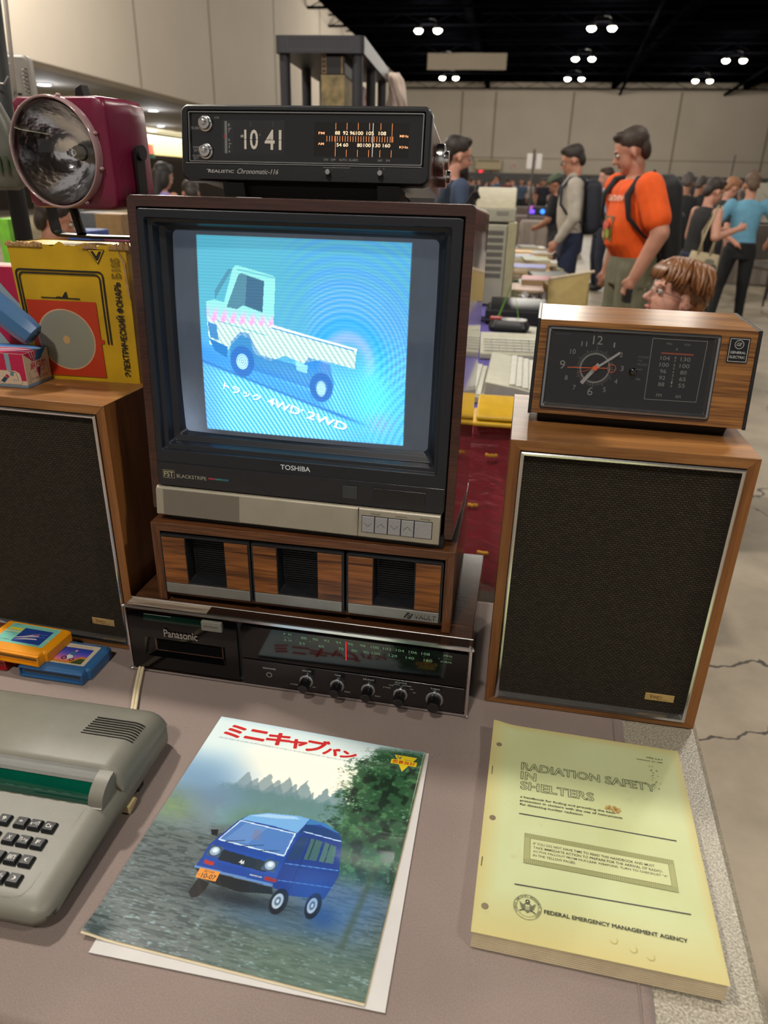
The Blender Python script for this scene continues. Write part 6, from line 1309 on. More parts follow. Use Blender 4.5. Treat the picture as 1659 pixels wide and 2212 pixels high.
m.loft(L, True, True).obj('canvas_body', plain('canvas', 'A99B7E', .9, var=.06, bump=.3), tb, smooth=True)
for y in (-.09, .05): MB().tube([T_(.275, y-.05, .98), T_(.27, y-.03, 1.2), T_(.21, y*.3, 1.47), T_(.17, y, 1.2), T_(.19, y+.05, .98)], .011, 6, flat=.5).obj('handle', plain('canvas', 'A99B7E', .9), tb, smooth=True)
P = Print(lambda u, v, h: T_(.306+h, u, v), .003)
P.ring(-.04, .86, .018, .04, '55564E', 0).ring(.06, .86, .018, .04, '55564E', 0).poly([(-.10, .78), (-.02, .82), (.05, .82), (.12, .77), (.10, .70), (.02, .74), (-.06, .70)], '6A6B60', 0).disc(.0, .92, .06, .025, '77786C', 0)
P.obj('printed_design', tb)
p = at(1554, 430, Y=8.9)
person('red-haired man with glasses leaning over the stall beyond the woman', (p.x, p.y, FLOOR), -78, 1.48, SK2, '9A6A4A', '17181E', '25252B', '17171A', 'short', False, .04, 12, -24, glasses=True, vox=.014)
v = at(1626, 410, Y=7.8); v = (v.x, v.y, FLOOR)
person('man in light blue shirt and black trousers seen from behind, hand at hip', v, -12, 1.50, SK1, '5A4636', '5E93AE', '0E0F12', '101012', 'short', False, .02, 6, -10, 0, (((-.34, -.02, 1.16), (-.12, -.17, .98)), ((.38, .02, 1.18), (.34, .2, 1.0))), vox=.013, legs=[[(-.09, 0, .90), (-.15, .02, .49), (-.19, -.03, .09)], [(.09, 0, .90), (.12, .02, .49), (.15, .03, .09)]])
# kneeling man with auburn hair beside the goods table
KP = at(1462, 618, Y=2.85)
km, ki = person('auburn-haired man with glasses kneeling behind the right clock radio', (KP.x+.10, KP.y, FLOOR), 83, 1.75*.98, SK2, '6A3A1C', '39424E', '2A2C33', '17171A', 'short', False, .02, 12, 16, 8, (((-.27, .16, 1.34), (-.20, .42, 1.33)), ((.26, -.04, 1.16), (.25, .06, 1.0))), vox=.006, hair='none', glasses=False, kneel=.30, lip='B0645A')
hp = ki['hp']; dz = KP.z-(Vector(hp(0, 0, .01)).z*.98+FLOOR)
km.location.z = FLOOR
hx0 = Vector(hp(0, 0, 0))
wpos = km.matrix_world @ hx0
km.location.x += KP.x-wpos.x; km.location.y += KP.y-wpos.y
km.location.z += 0; print('KNEEL', KP.z-wpos.z, wpos)
def locks(parent, hp, mat, n=150, seed=3):
    m = MB(); rnd = random.Random(seed)
    for i in range(n):
        a = rnd.uniform(-2.2, 2.2); sgn = 1
        # start at a parting on the crown, sweep over the side
        s0 = (rnd.uniform(-.03, .01), rnd.uniform(-.045, .055)); side = rnd.choice((-1, 1)); fw_ = s0[1]
        pts = []
        for k in range(7):
            u = k/6; th = u*rnd.uniform(1.35, 1.6)
            x = s0[0]+side*(.080*math.sin(th)); z = .035+.090*math.cos(th)-.012*u; y = fw_*(1.25)-.012+side*0+.018*math.sin(u*4+i)*.4-.02*u*(1 if fw_ < .02 else -1.2)
            rr0 = math.sqrt(max(0, 1-((y+.012)/.108)**2)); x *= .55+.45*rr0; z = .035+(z-.035)*(.60+.42*rr0)
            pts.append(hp(x, y, z+.004))
        m.tube(pts, [.008, .0095, .0100, .0095, .0085, .006, .003], 6)
    for i in range(60):     # back of the head, falling to the nape
        x0 = rnd.uniform(-.062, .062); pts = []
        for k in range(6):
            u = k/5; th = u*1.75; pts.append(hp(x0*(1-.15*u), -.012-.100*math.sin(min(th, 1.57))*math.sqrt(max(.1, 1-(x0/.085)**2)), .035+.088*math.cos(th)-.030*u))
        m.tube(pts, [.008, .010, .010, .009, .007, .003], 6)
    for i in range(34):     # fringe
        x0 = rnd.uniform(-.052, .058); m.tube([hp(x0*.8, .03, .112), hp(x0+.01, .070, .098), hp(x0+.022, .086, .070), hp(x0+.034, .086, .046+rnd.uniform(-.008, .01))], [.007, .0085, .007, .003], 6)
    return m.obj('hair', mat, parent, smooth=True)
hm, nt, b = nodes('auburn_hair'); setp(b, rough=.38, base='6A3418'); N, L = nt.nodes, nt.links
tc = N.new('ShaderNodeTexCoord'); n1 = N.new('ShaderNodeTexNoise'); n1.inputs['Scale'].default_value = 130; n1.inputs['Detail'].default_value = 3; r1 = N.new('ShaderNodeValToRGB')
r1.color_ramp.elements[0].color = (*lin('381D10'), 1); r1.color_ramp.elements[1].color = (*lin('96602F'), 1); L.new(tc.outputs['Object'], n1.inputs[0]); L.new(n1.outputs['Fac'], r1.inputs[0]); L.new(r1.outputs[0], b.inputs['Base Color'])
cp = MB(); blob(cp, hp(0, -.018, .046), .080, .098, .084, ki['HM']); blob(cp, hp(0, -.075, .0), .066, .036, .066, ki['HM']); blob(cp, hp(0, .045, .092), .052, .036, .030, ki['HM'])
cpo = cp.obj('hair_cap', hm, km, smooth=True)
locks(km, hp, hm)
f = MB()
for sx in (-1, 1):
    f.tube([hp(sx*.032+.021*math.cos(a), .096, -.002+.018*math.sin(a)) for a in [6.2832*i/24 for i in range(25)]], .0009, 6); f.tube([hp(sx*.053, .094, .003), hp(sx*.078, .02, .003), hp(sx*.082, -.012, -.004)], .0011, 6)
f.tube([hp(-.011, .099, .002), hp(.011, .099, .002)], .0011, 6); f.obj('glasses', plain('silver_wire', '9A9A98', .25, .9), km)
for sx in (-1, 1):
    f = MB(); f.lathe([(.008, -.002), (.014, .001), (.016, .005), (.011, .006)], hp(sx*.083, -.012, -.016), tuple(ki['HM'] @ Vector((sx, -.25, 0))), 16, False, False); f.obj('ear_rim', SK2, km, smooth=True)
# ------------------------------------------------------------------ goods table behind, with the red cloth
BY = -9.3
def drape_table(name, label, loc, yaw, W, D, H, mat, skirt='all', cloth_label=None, legs=True):
    """loc: front-left corner at table-top height; folding table plus a skirted cloth"""
    t = thing(name, label, 'table', loc, yaw)
    MB().box(0, 0, -.045, W, D, -.004).obj('tabletop', plain('grey_plastic_top', '66615A', .6), t, bevel=.006)
    for x in (.12, W-.12):
        for y in (.10, D-.10): MB().tube([(x, y, -.045), (x, y, FLOOR-loc[2])], .013, 8).obj('leg', plain('grey_steel', '6A6A6C', .4, .6), t)
    return t
def cloth_over(name, label, loc, yaw, W, D, drop, mat, amp=.012, cat='tablecloth', sides='flr', seed=1, n=46):
    """a cloth lying over a box W x D, hanging down `drop` at the front and both sides"""
    m = MB(); rnd = random.Random(seed); ph = [rnd.uniform(0, 6) for _ in range(6)]
    nu = n; nv = n
    E = drop
    us = [-E if 'l' in sides else 0]+[i*W/nu for i in range(nu+1)]+[W+E if 'r' in sides else W]
    def P(u, v):
        # u, v run in cloth coordinates from -drop to W+drop and from -drop to D
        x, y, z = u, v, 0.
        wob = amp*(math.sin(u*31+ph[0])+.6*math.sin(u*57+ph[1])); wob2 = amp*(math.sin(v*29+ph[2])+.6*math.sin(v*51+ph[3]))
        if v < 0: z += v; y = -.006+wob*min(1, -v/.1)-.02*min(1, -v/.3)
        if u < 0: z += u if v >= 0 else 0; x = -.006+wob2*min(1, -u/.1)-.02; z = min(z, u) if v >= 0 else min(v, u)
        if u > W: x = W+.006+wob2*min(1, (u-W)/.1)+.02; z = min(z, -(u-W))
        if 0 <= u <= W and v >= 0: z = .0025+.004*(math.sin(u*9+v*7+ph[4])*math.sin(v*11+ph[5])+1)*.5
        return (x, y, z)
    U = ([-E*(1-k/12) for k in range(12)] if 'l' in sides else [])+[W*k/nu for k in range(nu+1)]+([W+E*(k+1)/12 for k in range(12)] if 'r' in sides else [])
    V = ([-E*(1-k/24) for k in range(24)] if 'f' in sides else [])+[D*k/nv for k in range(nv+1)]
    vs = [P(u, v) for v in V for u in U]; a = len(U)
    m.add(vs, [(j*a+i, j*a+i+1, (j+1)*a+i+1, (j+1)*a+i) for j in range(len(V)-1) for i in range(a-1)])
    me = bpy.data.meshes.new(name); me.from_pydata(m.v, [], m.f); o = link(name, me, None, mat, smooth=True)
    o.matrix_world = Matrix.Translation(loc) @ Matrix.Rotation(R(yaw), 4, 'Z'); s = o.modifiers.new('solid', 'SOLIDIFY'); s.thickness = .0015; s.offset = 1
    return tag(o, label, cat)
ey = Vector((math.sin(-R(BY)), math.cos(R(BY)), 0)); ex_ = Vector((math.cos(R(BY)), math.sin(R(BY)), 0))
BR_ = Vector((.70, 1.987, 0)); WT = .64
FL = BR_-ex_*WT
for k, w in enumerate(('under the red cloth, nearest of the row', 'second of the row behind the television', 'third of the row, under the books', 'farthest of the row behind the beige tower')):
    drape_table('folding_table', 'folding sale table '+w, tuple(FL+ey*(k*1.84)), BY, WT, 1.83, .66, None)
redm, nt, b = nodes('crimson_satin'); N, L = nt.nodes, nt.links; setp(b, rough=.42, sheen=.3, base='7A0A24')
tc = N.new('ShaderNodeTexCoord'); n = N.new('ShaderNodeTexNoise'); n.inputs['Scale'].default_value = 9; n.inputs['Detail'].default_value = 5; n.inputs['Distortion'].default_value = .8
mp = N.new('ShaderNodeMapping'); mp.inputs['Scale'].default_value = (1, 1, 3.2); bp = N.new('ShaderNodeBump'); bp.inputs['Strength'].default_value = .7; bp.inputs['Distance'].default_value = .02
L.new(tc.outputs['Object'], mp.inputs[0]); L.new(mp.outputs[0], n.inputs[0]); L.new(n.outputs['Fac'], bp.inputs['Height']); L.new(bp.outputs[0], b.inputs['Normal'])
rc = cloth_over('tablecloth', 'crimson satin cloth with small gold motifs hanging from the goods table', tuple(FL+Vector((0, 0, .0005))), BY, WT, .5, .53, redm, .008)
gm_ = MB(); rnd = random.Random(2)
for row, z in enumerate((-.078, -.245, -.405, -.55+.03)):
    for k in range(8):
        x = .02+k*.118+(row % 2)*-.045; 
        if x > WT: continue
        y = -.040
        for q in range(5): gm_.sphere((x+(q-2)*.0065, y, z+rnd.uniform(-.002, .002)), .006, .004, .0065, 8, 5)
gm_.obj('gold_motifs', plain('gold_thread', 'B8862A', .5, .3), rc, smooth=True, kind='stuff')
fr = MB()
for k in range(120): fr.tube([(k*WT/120, -.03, -.53), (k*WT/120+.002, -.031, -.545-.01*rnd.random())], .002, 4)
fr.obj('fringe', redm, rc, kind='stuff')
PUR = cloth_mat('purple_cloth', '2E2078', '4632A0')
cloth_over('tablecloth', 'purple cloth rumpled over the top of the goods table', tuple(FL+ey*.10+ex_*.02+Vector((0, 0, .008))), BY, WT-.04, 2.3, .02, PUR, .004, sides='', seed=5)
def gl(px, py, z=0.): v = at(px, py, z=z); return v
ZT = .016
IV = plain('ivory_plastic', 'A8A693', .5, var=.05); IV2 = plain('warm_grey_plastic', '6E6A62', .5, var=.05); IVK = plain('key_cream', 'B9B8AC', .5)
# yellow handheld case, near edge
v = gl(1018, 920, ZT); t = thing('plastic_case', 'yellow two-part plastic case at the front edge of the goods table', 'case', tuple(v), -9)
YP = plain('yellow_plastic', 'C29A1E', .4, var=.05)
MB().prism([(0, 0), (.105, 0), (.105, .026), (.0, .012)], 'x', 0, .24).obj('lower_half', YP, t, bevel=.004)
MB().prism([(.006, .016), (.110, .031), (.110, .068), (.03, .046), (.006, .028)], 'x', .012, .24).obj('upper_half', YP, t, bevel=.005)
def keyboard(label, loc, yaw, W, D, n=13, rows=5, panel=.0, m=IV, group='pale keyboards and home computers on the goods table', h=.03):
    t = thing('keyboard', label, 'keyboard', loc, yaw, 0, group)
    MB().prism([(0, 0), (D, 0), (D, h+.02), (D*.5, h+.006), (0, h*.5)], 'x', 0, W).obj('case', m, t, bevel=.003)
    kk = MB(); y0 = D*.08; ky = (D*.62-y0)/rows; kx = (W*(1-panel)-.03)/n
    for r_ in range(rows):
        y = y0+r_*ky; z = h*.5+(h*.5+.006)*y/(D*.5) if y < D*.5 else h+.006+.014*(y-D*.5)/(D*.5)
        for c in range(n): kk.box(.015+c*kx, y, z-.001, .015+c*kx+kx*.88, y+ky*.86, z+.008)
    kk.obj('keys', IVK, t, kind='stuff')
    if panel: MB().box(W*(1-panel)+.01, D*.15, h*.9, W-.02, D*.8, h+.012).obj('control_panel', IV2, t, bevel=.002)
    return t
def gp_(px, py, dz=0.): v = gl(px, py, ZT); return (v.x, v.y, v.z+dz)
keyboard('pale keyboard lying behind the yellow case, edge-on to the clock radio', gp_(1178, 866), 80, .48, .20, 15, 5)
keyboard('narrow pale keyboard with a white lead, beside the television edge', gp_(1043, 872), 80, .44, .13, 15, 4)
keyboard('beige home computer with sloping keys under the black adapter', gp_(1036, 775), -6, .52, .24, 14, 5, .12, IV, h=.045)
keyboard('pale keyboard reached by a hand, behind the clock radio', gp_(1110, 740, .0), -30, .40, .16, 12, 5)
for k, pts in enumerate((((1035, 815), (1050, 795), (1062, 790), (1068, 800), (1060, 815)), ((1075, 790), (1100, 782), (1130, 790), (1150, 788)))):
    c = MB(); c.tube([tuple(gl(a, b_, ZT+.012)) for a, b_ in pts], .004, 6); tag(c.obj('lead', plain('white_lead', 'A8A4A8', .5), smooth=True), 'white lead looped on the purple cloth, '+('near the narrow keyboard' if k == 0 else 'behind the pale keyboard'), 'cord')
v = gp_(1052, 742, .052); t = thing('joystick_unit', 'black rounded power adapter with green strap on the beige home computer', 'adapter', v, -14)
MB().loft([rr(0, 0, .17, .11, .03, 0, 6, 'z'), rr(-.004, -.004, .174, .114, .034, .02, 6, 'z'), rr(.01, .01, .16, .10, .03, .05, 6, 'z')], True, True).obj('case', BLKP, t, smooth=False, bevel=.003)
MB().box(.0, .03, .048, .05, .08, .056).obj('red_label', plain('red_label', '9A2A30', .5), t)
GS = plain('green_strap', '6FA83E', .5); sm = MB(); sm.tube([(.03, .09, .045), (.08, .12, .21), (.12, .09, .05)], .006, 6, flat=.4); sm.obj('strap', GS, t)
v = gp_(1046, 700); t = thing('printer', 'black boxy machine behind the adapter with the green strap', 'machine', v, -10)
MB().box(0, 0, 0, .34, .24, .075).obj('case', BLKM, t, bevel=.01); MB().prism([(.0, .075), (.22, .075), (.20, .11), (.06, .10)], 'x', .02, .30).obj('lid', BLKP, t, bevel=.006)
cb = MB(); rnd = random.Random(5)
for k in range(7):
    p0 = gl(1060+k*14, 705-rnd.random()*20, ZT+.02); cb.tube([tuple(p0+Vector((.08*math.sin(j*1.3+k), .07*math.cos(j*1.7+k), .01*math.sin(j)))) for j in range(7)], .004, 5)
tag(cb.obj('cable_tangle', BLKM, smooth=True), 'tangle of black cables on the goods table behind the clock radio', 'cables', kind='stuff')
# beige tower with a terminal on top
v = gl(1100, 662, ZT); ft = Vector(v)-ex_*.285; t = thing('tower_computer', 'tall beige tower computer with rows of vents, behind the television', 'computer', tuple(ft), BY)
TB = plain('beige_case', '9C9A88', .5, var=.04); H_ = .440
MB().box(0, 0, 0, .285, .42, H_).obj('case', TB, t, bevel=.006)
MB().box(.006, -.012, .01, .235, 0, H_-.004).obj('front_panel', TB, t, bevel=.003)
MB().box(.240, -.018, .0, .290, 0, H_+.012).obj('side_fin', plain('beige_fin', 'A09A78', .5), t, bevel=.005)
for k in range(7):
    z = H_-.055-k*.038; sl_ = MB()
    for c in range(34): sl_.box(.020+c*.0058, -.0135, z, .0232+c*.0058, -.0118, z+.022)
    MB().box(.016, -.0125, z-.003, .222, -.0115, z+.025).obj('vent_row', plain('vent_grey', '7E7C72', .6), t); sl_.obj('vent_slots', plain('vent_dark', '4A4842', .7), t)
t2 = thing('terminal', 'beige sloping terminal lying on top of the tower computer', 'computer', tuple(ft+Vector((0, 0, H_+.013))), BY)
MB().box(-.04, .0, 0, .275, .36, .068).obj('case', TB, t2, bevel=.006); MB().prism([(.0, .068), (.34, .068), (.34, .17), (.20, .175)], 'x', .05, .27).obj('sloping_cover', plain('beige_cover', 'ABA48E', .5), t2, bevel=.008)
MB().box(.17, -.002, .035, .235, 0, .055).obj('vent', plain('vent_grey', '7E7C72', .6), t2)
cb = MB()
for k in range(6): cb.tube([(-.01, .05, .07), (.0+k*.006, .06, .10+k*.010), (.03+k*.004, .08, .12+k*.007), (.06+k*.003, .1, .10)], .0045, 6)
cb.obj('black_cables', BLKM, t2, smooth=True)
# books, papers and boxes farther down the row
rnd = random.Random(11); cols = ['2438A0', 'D8A020', 'C8581C', 'A8A49A', '1E1E22', 'C4BDB0', '8E2A34', 'D0A040', '6E7A4A', '4A5A8A', 'B0702A', 'C8C2B4']
names = 'blue,yellow,orange,grey,black,white,red,amber,olive,slate,rust,cream'.split(',')
spots_ = [(1136, 648, 3), (1170, 636, 4), (1194, 622, 3), (1138, 606, 4), (1168, 596, 5), (1184, 592, 3), (1132, 578, 4), (1160, 568, 3), (1176, 566, 4), (1128, 556, 3), (1150, 546, 3)]
for i, (px, py, n) in enumerate(spots_):
    v = gl(px, py, ZT); z = 0
    for k in range(n):
        c = (i*3+k*5) % 12; W_, D_, h_ = rnd.uniform(.19, .27), rnd.uniform(.24, .36), rnd.uniform(.012, .034)
        where = ('nearest left pile', 'nearest middle pile', 'nearest right pile', 'left pile of the second rank', 'middle pile of the second rank', 'right pile of the second rank', 'left pile of the third rank', 'middle pile of the third rank', 'right pile of the third rank', 'left pile at the back', 'right pile at the back')[i]
        lv = ('bottom', 'second up', 'third up', 'fourth up', 'topmost')[k]
        t = thing('book', f'{names[c]} manual, {lv} of the {where}', 'book', (v.x-.14, v.y, ZT+z), BY+rnd.uniform(-14, 14), 0, 'books and manuals piled on the goods table')
        MB().box(.002, .002, .0015, W_-.004, D_-.002, h_-.0015).obj('pages', plain('page_cream', 'C9BC9E', .6), t); cvx = MB(); cvx.box(0, 0, 0, W_, D_, .0015); cvx.box(0, 0, h_-.0015, W_, D_, h_); cvx.box(0, 0, 0, .002, D_, h_); cvx.obj('cover', plain('cover_'+cols[c], cols[c], .45), t)
        z += h_
v = gl(1182, 658, ZT); t = thing('cardboard_box', 'open tan cardboard box flap standing behind the clock radio', 'box', (v.x, v.y, ZT), -4)
CB = plain('tan_cardboard', 'A38E58', .75, var=.05)
MB().hexa([(0, 0, 0), (.22, 0, 0), (.22, .012, 0), (0, .012, 0), (.0, .05, .135), (.24, .05, .185), (.24, .062, .185), (0, .062, .135)]).obj('front_flap', CB, t); MB().hexa([(0, .01, 0), (.24, .01, 0), (.24, .28, 0), (0, .28, 0), (0, .05, .10), (.24, .05, .12), (.24, .28, .12), (0, .28, .10)]).obj('carton_body', CB, t, bevel=.003)
MB().tube([(0, .054, .140), (.26, .054, .19)], .009, 8).obj('folded_edge', plain('pale_card', 'C2B296', .7), t)
v = gl(1140, 652, ZT); t = thing('plastic_bag', 'crumpled clear plastic bag of white papers beside the tower computer', 'bag', tuple(v), 0)
m = MB(); m.grid(20, 20, lambda u, w: (u*.26-.06, w*.22, .030+.02*math.sin(u*13)*math.sin(w*11)+.015*math.sin(u*29+w*17)*(1 if .1 < u < .9 else 0))); m.grid(2, 2, lambda u, w: (u*.26-.06, w*.22, .001)); m.obj('bag_film', plain('plastic_film', 'B9B6B4', .25, coat=.4), t, smooth=True)
# ------------------------------------------------------------------ stalls farther off
def stall(label, cx, cy, yaw, W, D, mat, seed=0, cover=True):
    t = thing('folding_table', 'folding table of the '+label, 'table', (cx, cy, 0.06), yaw)
    MB().box(0, 0, -.04, W, D, -.003).obj('tabletop', plain('grey_plastic_top', '77726A', .4), t)
    for x in (.1, W-.1):
        for y in (.08, D-.08): MB().tube([(x, y, -.04), (x, y, FLOOR-.06)], .013, 6).obj('leg', plain('grey_steel', '6A6A6C', .4, .6), t)
    if cover: cloth_over('tablecloth', 'floor-length cloth of the '+label, (cx, cy, .0605), yaw, W, D, .70, mat, .012, seed=seed+3, n=24)
DRP = cloth_mat('brown_drape', '564A46', '6A5C56'); DRP2 = cloth_mat('grey_drape', '6E655E', '857A70')
v = at(1128, 470, z=.06); stall('brown-draped stall left of the black t-shirt man', at(1128, 470, Y=17.1).x-.2, 17.1, -8, 1.5, .75, DRP, 1)
v = at(1128, 512, z=.06); stall('pale taupe stall before the brown-draped one', at(1126, 512, Y=14.6).x, 14.6, -8, .75, .6, DRP2, 2)
v = at(1538, 500, z=.06); stall('taupe stall behind the tote bag woman', at(1555, 500, Y=11.6).x, 11.6, -8, .9, .6, DRP2, 3)
v = at(1470, 430, z=.06); stall('long grey stall far behind the orange shirt man', 8.5, 22., -8, 6.0, .75, DRP, 4)
stall('long dark stall before the crowd', 2.6, 25., -8, 6.0, .75, DRP, 5)
for k, (px, Y, w, h, c, nm) in enumerate(((1590, 11.75, .28, .14, 'B0A070', 'stack of cream cartons on the taupe stall beside the blue shirt'), (1592, 11.75, .22, .09, 'A8A49A', 'white slim cartons under the cream stack'), (1150, 17.5, .35, .2, '1A1A1E', 'black console on the brown-draped stall'), (1180, 17.6, .2, .25, 'A8A49A', 'white bottle rack on the brown-draped stall'))):
    v = at(px, 470, Y=Y); t = thing('carton', nm, 'box', (v.x, Y+.1, .066 if k != 0 else .066+.10), -8)
    n = 3 if k < 2 else 1
    for j in range(n): MB().box(0, 0, j*h/n*1.0, w, .3, (j+.92)*h/n).obj('carton_layer' if n > 1 else 'case', plain('box_'+c, c, .6), t, bevel=.004)
for (px, py, c, s_, nm) in ((1148, 457, '7A50FF', 1.8, 'violet glowing screen on the brown-draped stall'), (1149, 449, 'C060C0', 1.3, 'pink glowing screen behind the violet one'), (1172, 457, '3A8AFF', 2.2, 'round blue glowing lamp on the brown-draped stall')):
    Yq = 17.75 if c == 'C060C0' else 17.45
    v = at(px, py, Y=Yq); t = thing('monitor' if 'screen' in nm else 'lamp', nm, 'screen' if 'screen' in nm else 'lamp', (v.x, Yq, .066), -8); zz_ = max(v.z-.066, .03)
    if 'screen' in nm: MB().box(-.075, .012, zz_-.045, .075, .04, zz_+.045).obj('housing', BLKP, t, bevel=.004); MB().box(-.068, .008, zz_-.038, .068, .013, zz_+.038).obj('display', glow('lit_'+c, c, s_), t)
    else: MB().sphere((0, 0, zz_), .05, .03, .05, 14, 10).obj('globe', glow('lit_'+c, c, s_), t, smooth=True)
    MB().lathe([(.05, 0), (.05, .008), (.012, .012), (.012, max(zz_-.04, .014))], (0, .025, 0), (0, 0, 1), 14).obj('stand', BLKP, t)
# banquet chair at right
v = at(1628, 650, z=FLOOR); t = thing('banquet_chair', 'dark banquet chair with grey-brown back, empty, at the right edge', 'chair', (v.x+.05, v.y-.2, FLOOR), -165)
FBm = plain('chair_fabric', '4E4842', .85, var=.1, bump=.5, bscale=120)
MB().loft([rr(-.22, -.22, .22, .22, .05, .42, 6, 'z'), rr(-.23, -.23, .23, .23, .06, .45, 6, 'z'), rr(-.21, -.21, .21, .21, .06, .49, 6, 'z')], True, True).obj('seat', FBm, t, bevel=.008)
MB().hexa([(-.21, -.235, .52), (.21, -.235, .52), (.21, -.195, .52), (-.21, -.195, .52), (-.20, -.315, .93), (.20, -.315, .93), (.20, -.28, .93), (-.20, -.28, .93)]).obj('backrest', FBm, t, bevel=.015)
for sx in (-1, 1):
    MB().tube([(sx*.225, -.325, .95), (sx*.225, -.215, .45), (sx*.235, -.27, .0)], .012, 8).obj('rear_leg', BLKP, t); MB().tube([(sx*.21, .20, .44), (sx*.235, .24, .0)], .012, 8).obj('front_leg', BLKP, t)
MB().tube([(-.225, -.325, .95), (.225, -.325, .95)], .013, 8).obj('top_rail', BLKP, t)
v = at(1640, 395, Y=12.5); t = thing('poster_board', 'tall pale map poster board at the right edge behind the blue shirt', 'poster', (v.x, 12.5, FLOOR), -8)
MB().box(0, 0, 0, 1.2, .03, v.z-FLOOR).obj('board', plain('poster_paper', 'A9A596', .7, var=.04, scale=6), t)
P = Print(FACE(0), .002); P.line([(.05, 1.2), (.18, .95), (.12, .8), (.3, .6)], .012, 'A06A60', 1).line([(.1, 1.3), (.3, 1.1), (.5, 1.2)], .010, '7A8A80', 1); P.obj('map_print', t)
# ------------------------------------------------------------------ plastic shelving with cartons
c0 = at(748, 72, Y=3.9); c1 = at(596, 66, Y=4.0)
SW, SD, SH = .42, 1.05, c0.z-FLOOR
yw = -6; t = thing('shelving_unit', 'dark grey plastic shelving unit standing behind the flip clock radio', 'shelf', (c1.x, 3.95, FLOOR), yw)
GPm = plain('shelf_plastic', '2C2C32', .5, var=.06)
for z in (.05, .47, .90, 1.33, SH-.075):
    s_ = MB().loft([rr(0, 0, SW, SD, .02, z, 4, 'z'), rr(0, 0, SW, SD, .02, z+.070, 4, 'z'), rr(.012, .012, SW-.012, SD-.012, .015, z+.070, 4, 'z'), rr(.012, .012, SW-.012, SD-.012, .015, z+.045, 4, 'z')], True, True).obj('shelf', GPm, t)
    MB().loft([rr(.06, z+.014, SW-.06, z+.056, .004, -.0005, 3), rr(.07, z+.020, SW-.07, z+.050, .004, .004, 3)], False, True).obj('recessed_panel', plain('shelf_plastic_light', '4A4A50', .5), s_)
for x in (.035, SW-.035):
    for y in (.04, SD*.5, SD-.04):
        for z0, z1 in ((0.0, .05), (.12, .47), (.54, .90), (.97, 1.33), (1.40, SH-.075)): MB().cyl((x, y, z0), (x, y, z1), .026, n=14).obj('post', GPm, t, smooth=False)
Ms = Matrix.Translation((c1.x, 3.95, FLOOR)) @ Matrix.Rotation(R(yw), 4, 'Z')
def on_shelf(name, label, cat, x, y, z): 
    t = thing(name, label, cat); t.matrix_world = Ms @ Matrix.Translation((x, y, z)); return t
t = on_shelf('game_carton', 'mottled tan carton on the plastic shelving', 'box', .212, .022, 1.376+.0); MB().box(0, 0, 0, .115, .36, .395).obj('carton', plain('map_box', '7E6E4A', .6, var=.3, scale=25), t, bevel=.003)
t = on_shelf('game_carton', 'black and gold carton lying on top of the mottled one', 'box', .212, .022, 1.772); MB().box(0, 0, 0, .115, .40, SH-.082-1.772).obj('carton', plain('black_box', '16151A', .5), t, bevel=.003)
P = Print(FACE(0), .0008); P.rect(.006, .004, .026, .085, '8A6A36', 0).rect(.098, .004, .104, .075, '8A6A36', 0)
for k in range(4): P.rect(.009, .008+k*.019, .023, .022+k*.019, '16151A', 1)
P.obj('gold_print', t)
for k, (y, w_, z_, h_, c, nm) in enumerate(((.44, .16, 1.376, .44, 'B08E92', 'pinkish carton lettered in red'), (.68, .24, 1.376, .42, 'B8A8A4', 'pale carton lettered DI in red'))):
    t = on_shelf('game_carton', nm+' at the far end of the plastic shelving', 'box', .245, y, z_); MB().box(0, 0, 0, .08, w_, h_).obj('carton', plain('box_'+c, c, .6), t, bevel=.003)
    P = Print(lambda u, v, h: (.08+h, u, v), .0008); P.text('DI', .03, .28, .14, .38, '8E2440', 1, .04); P.obj('lettering', t)
t = on_shelf('cloth', 'white cloth hanging from the far end of the plastic shelving', 'cloth', SW-.02, SD+.01, SH-.62)
m = MB(); m.grid(14, 16, lambda u, v: (u*.17*(.35+.65*math.sin(math.pi*min(1, v*1.0))**.7)+.02*math.sin(v*9+u*5), .02+.012*math.sin(u*17), v*.60)); m.obj('cloth_sheet', plain('white_cloth', 'C0AFA4', .85), t, smooth=True).modifiers.new('s', 'SOLIDIFY').thickness = .004
# ------------------------------------------------------------------ far-left rack: pole, phone, bag
POLE = at(14, 200, Y=1.9)
t = thing('display_rack', 'black upright rack pole at the left edge beside the lantern', 'rack', (POLE.x, POLE.y, FLOOR))
pa, pb = at(4, -40, Y=1.9), at(48, 400, Y=1.9)
MB().tube([(pa.x-POLE.x-.03, 0, pa.z-FLOOR), (pb.x-POLE.x-.02, 0, pb.z-FLOOR), (pb.x-POLE.x-.0, 0, 0)], .022, 8).obj('pole', BLKM, t, smooth=True)
MB().tube([(pa.x-POLE.x+.008, -.01, pa.z-FLOOR), (pb.x-POLE.x+.012, -.01, pb.z-FLOOR)], .005, 6).obj('grey_cord', plain('grey_cord', '8A8278', .5), t, smooth=True)
MB().lathe([(.16, 0), (.16, .02), (.02, .03)], (pb.x-POLE.x, 0, 0), (0, 0, 1), 20).obj('base', BLKM, t)
hk = at(8, 178, Y=1.86); MB().tube([(hk.x-POLE.x-.04, -.03, hk.z-FLOOR), (hk.x-POLE.x, -.04, hk.z-FLOOR-.003), (hk.x-POLE.x+.012, -.04, hk.z-FLOOR+.012)], .0022, 6).obj('hook', CHROME, t)
a = at(12, 205, Y=2.2); bq = at(58, 118, Y=2.2)
t = thing('wall_phone', 'grey corded wall phone hung on the rack beside the lantern', 'phone', (a.x, 2.2, a.z-.10), 6)
GP2 = plain('phone_grey', '9A958E', .5, var=.05); w_, h_ = bq.x-a.x, bq.z-a.z+.10
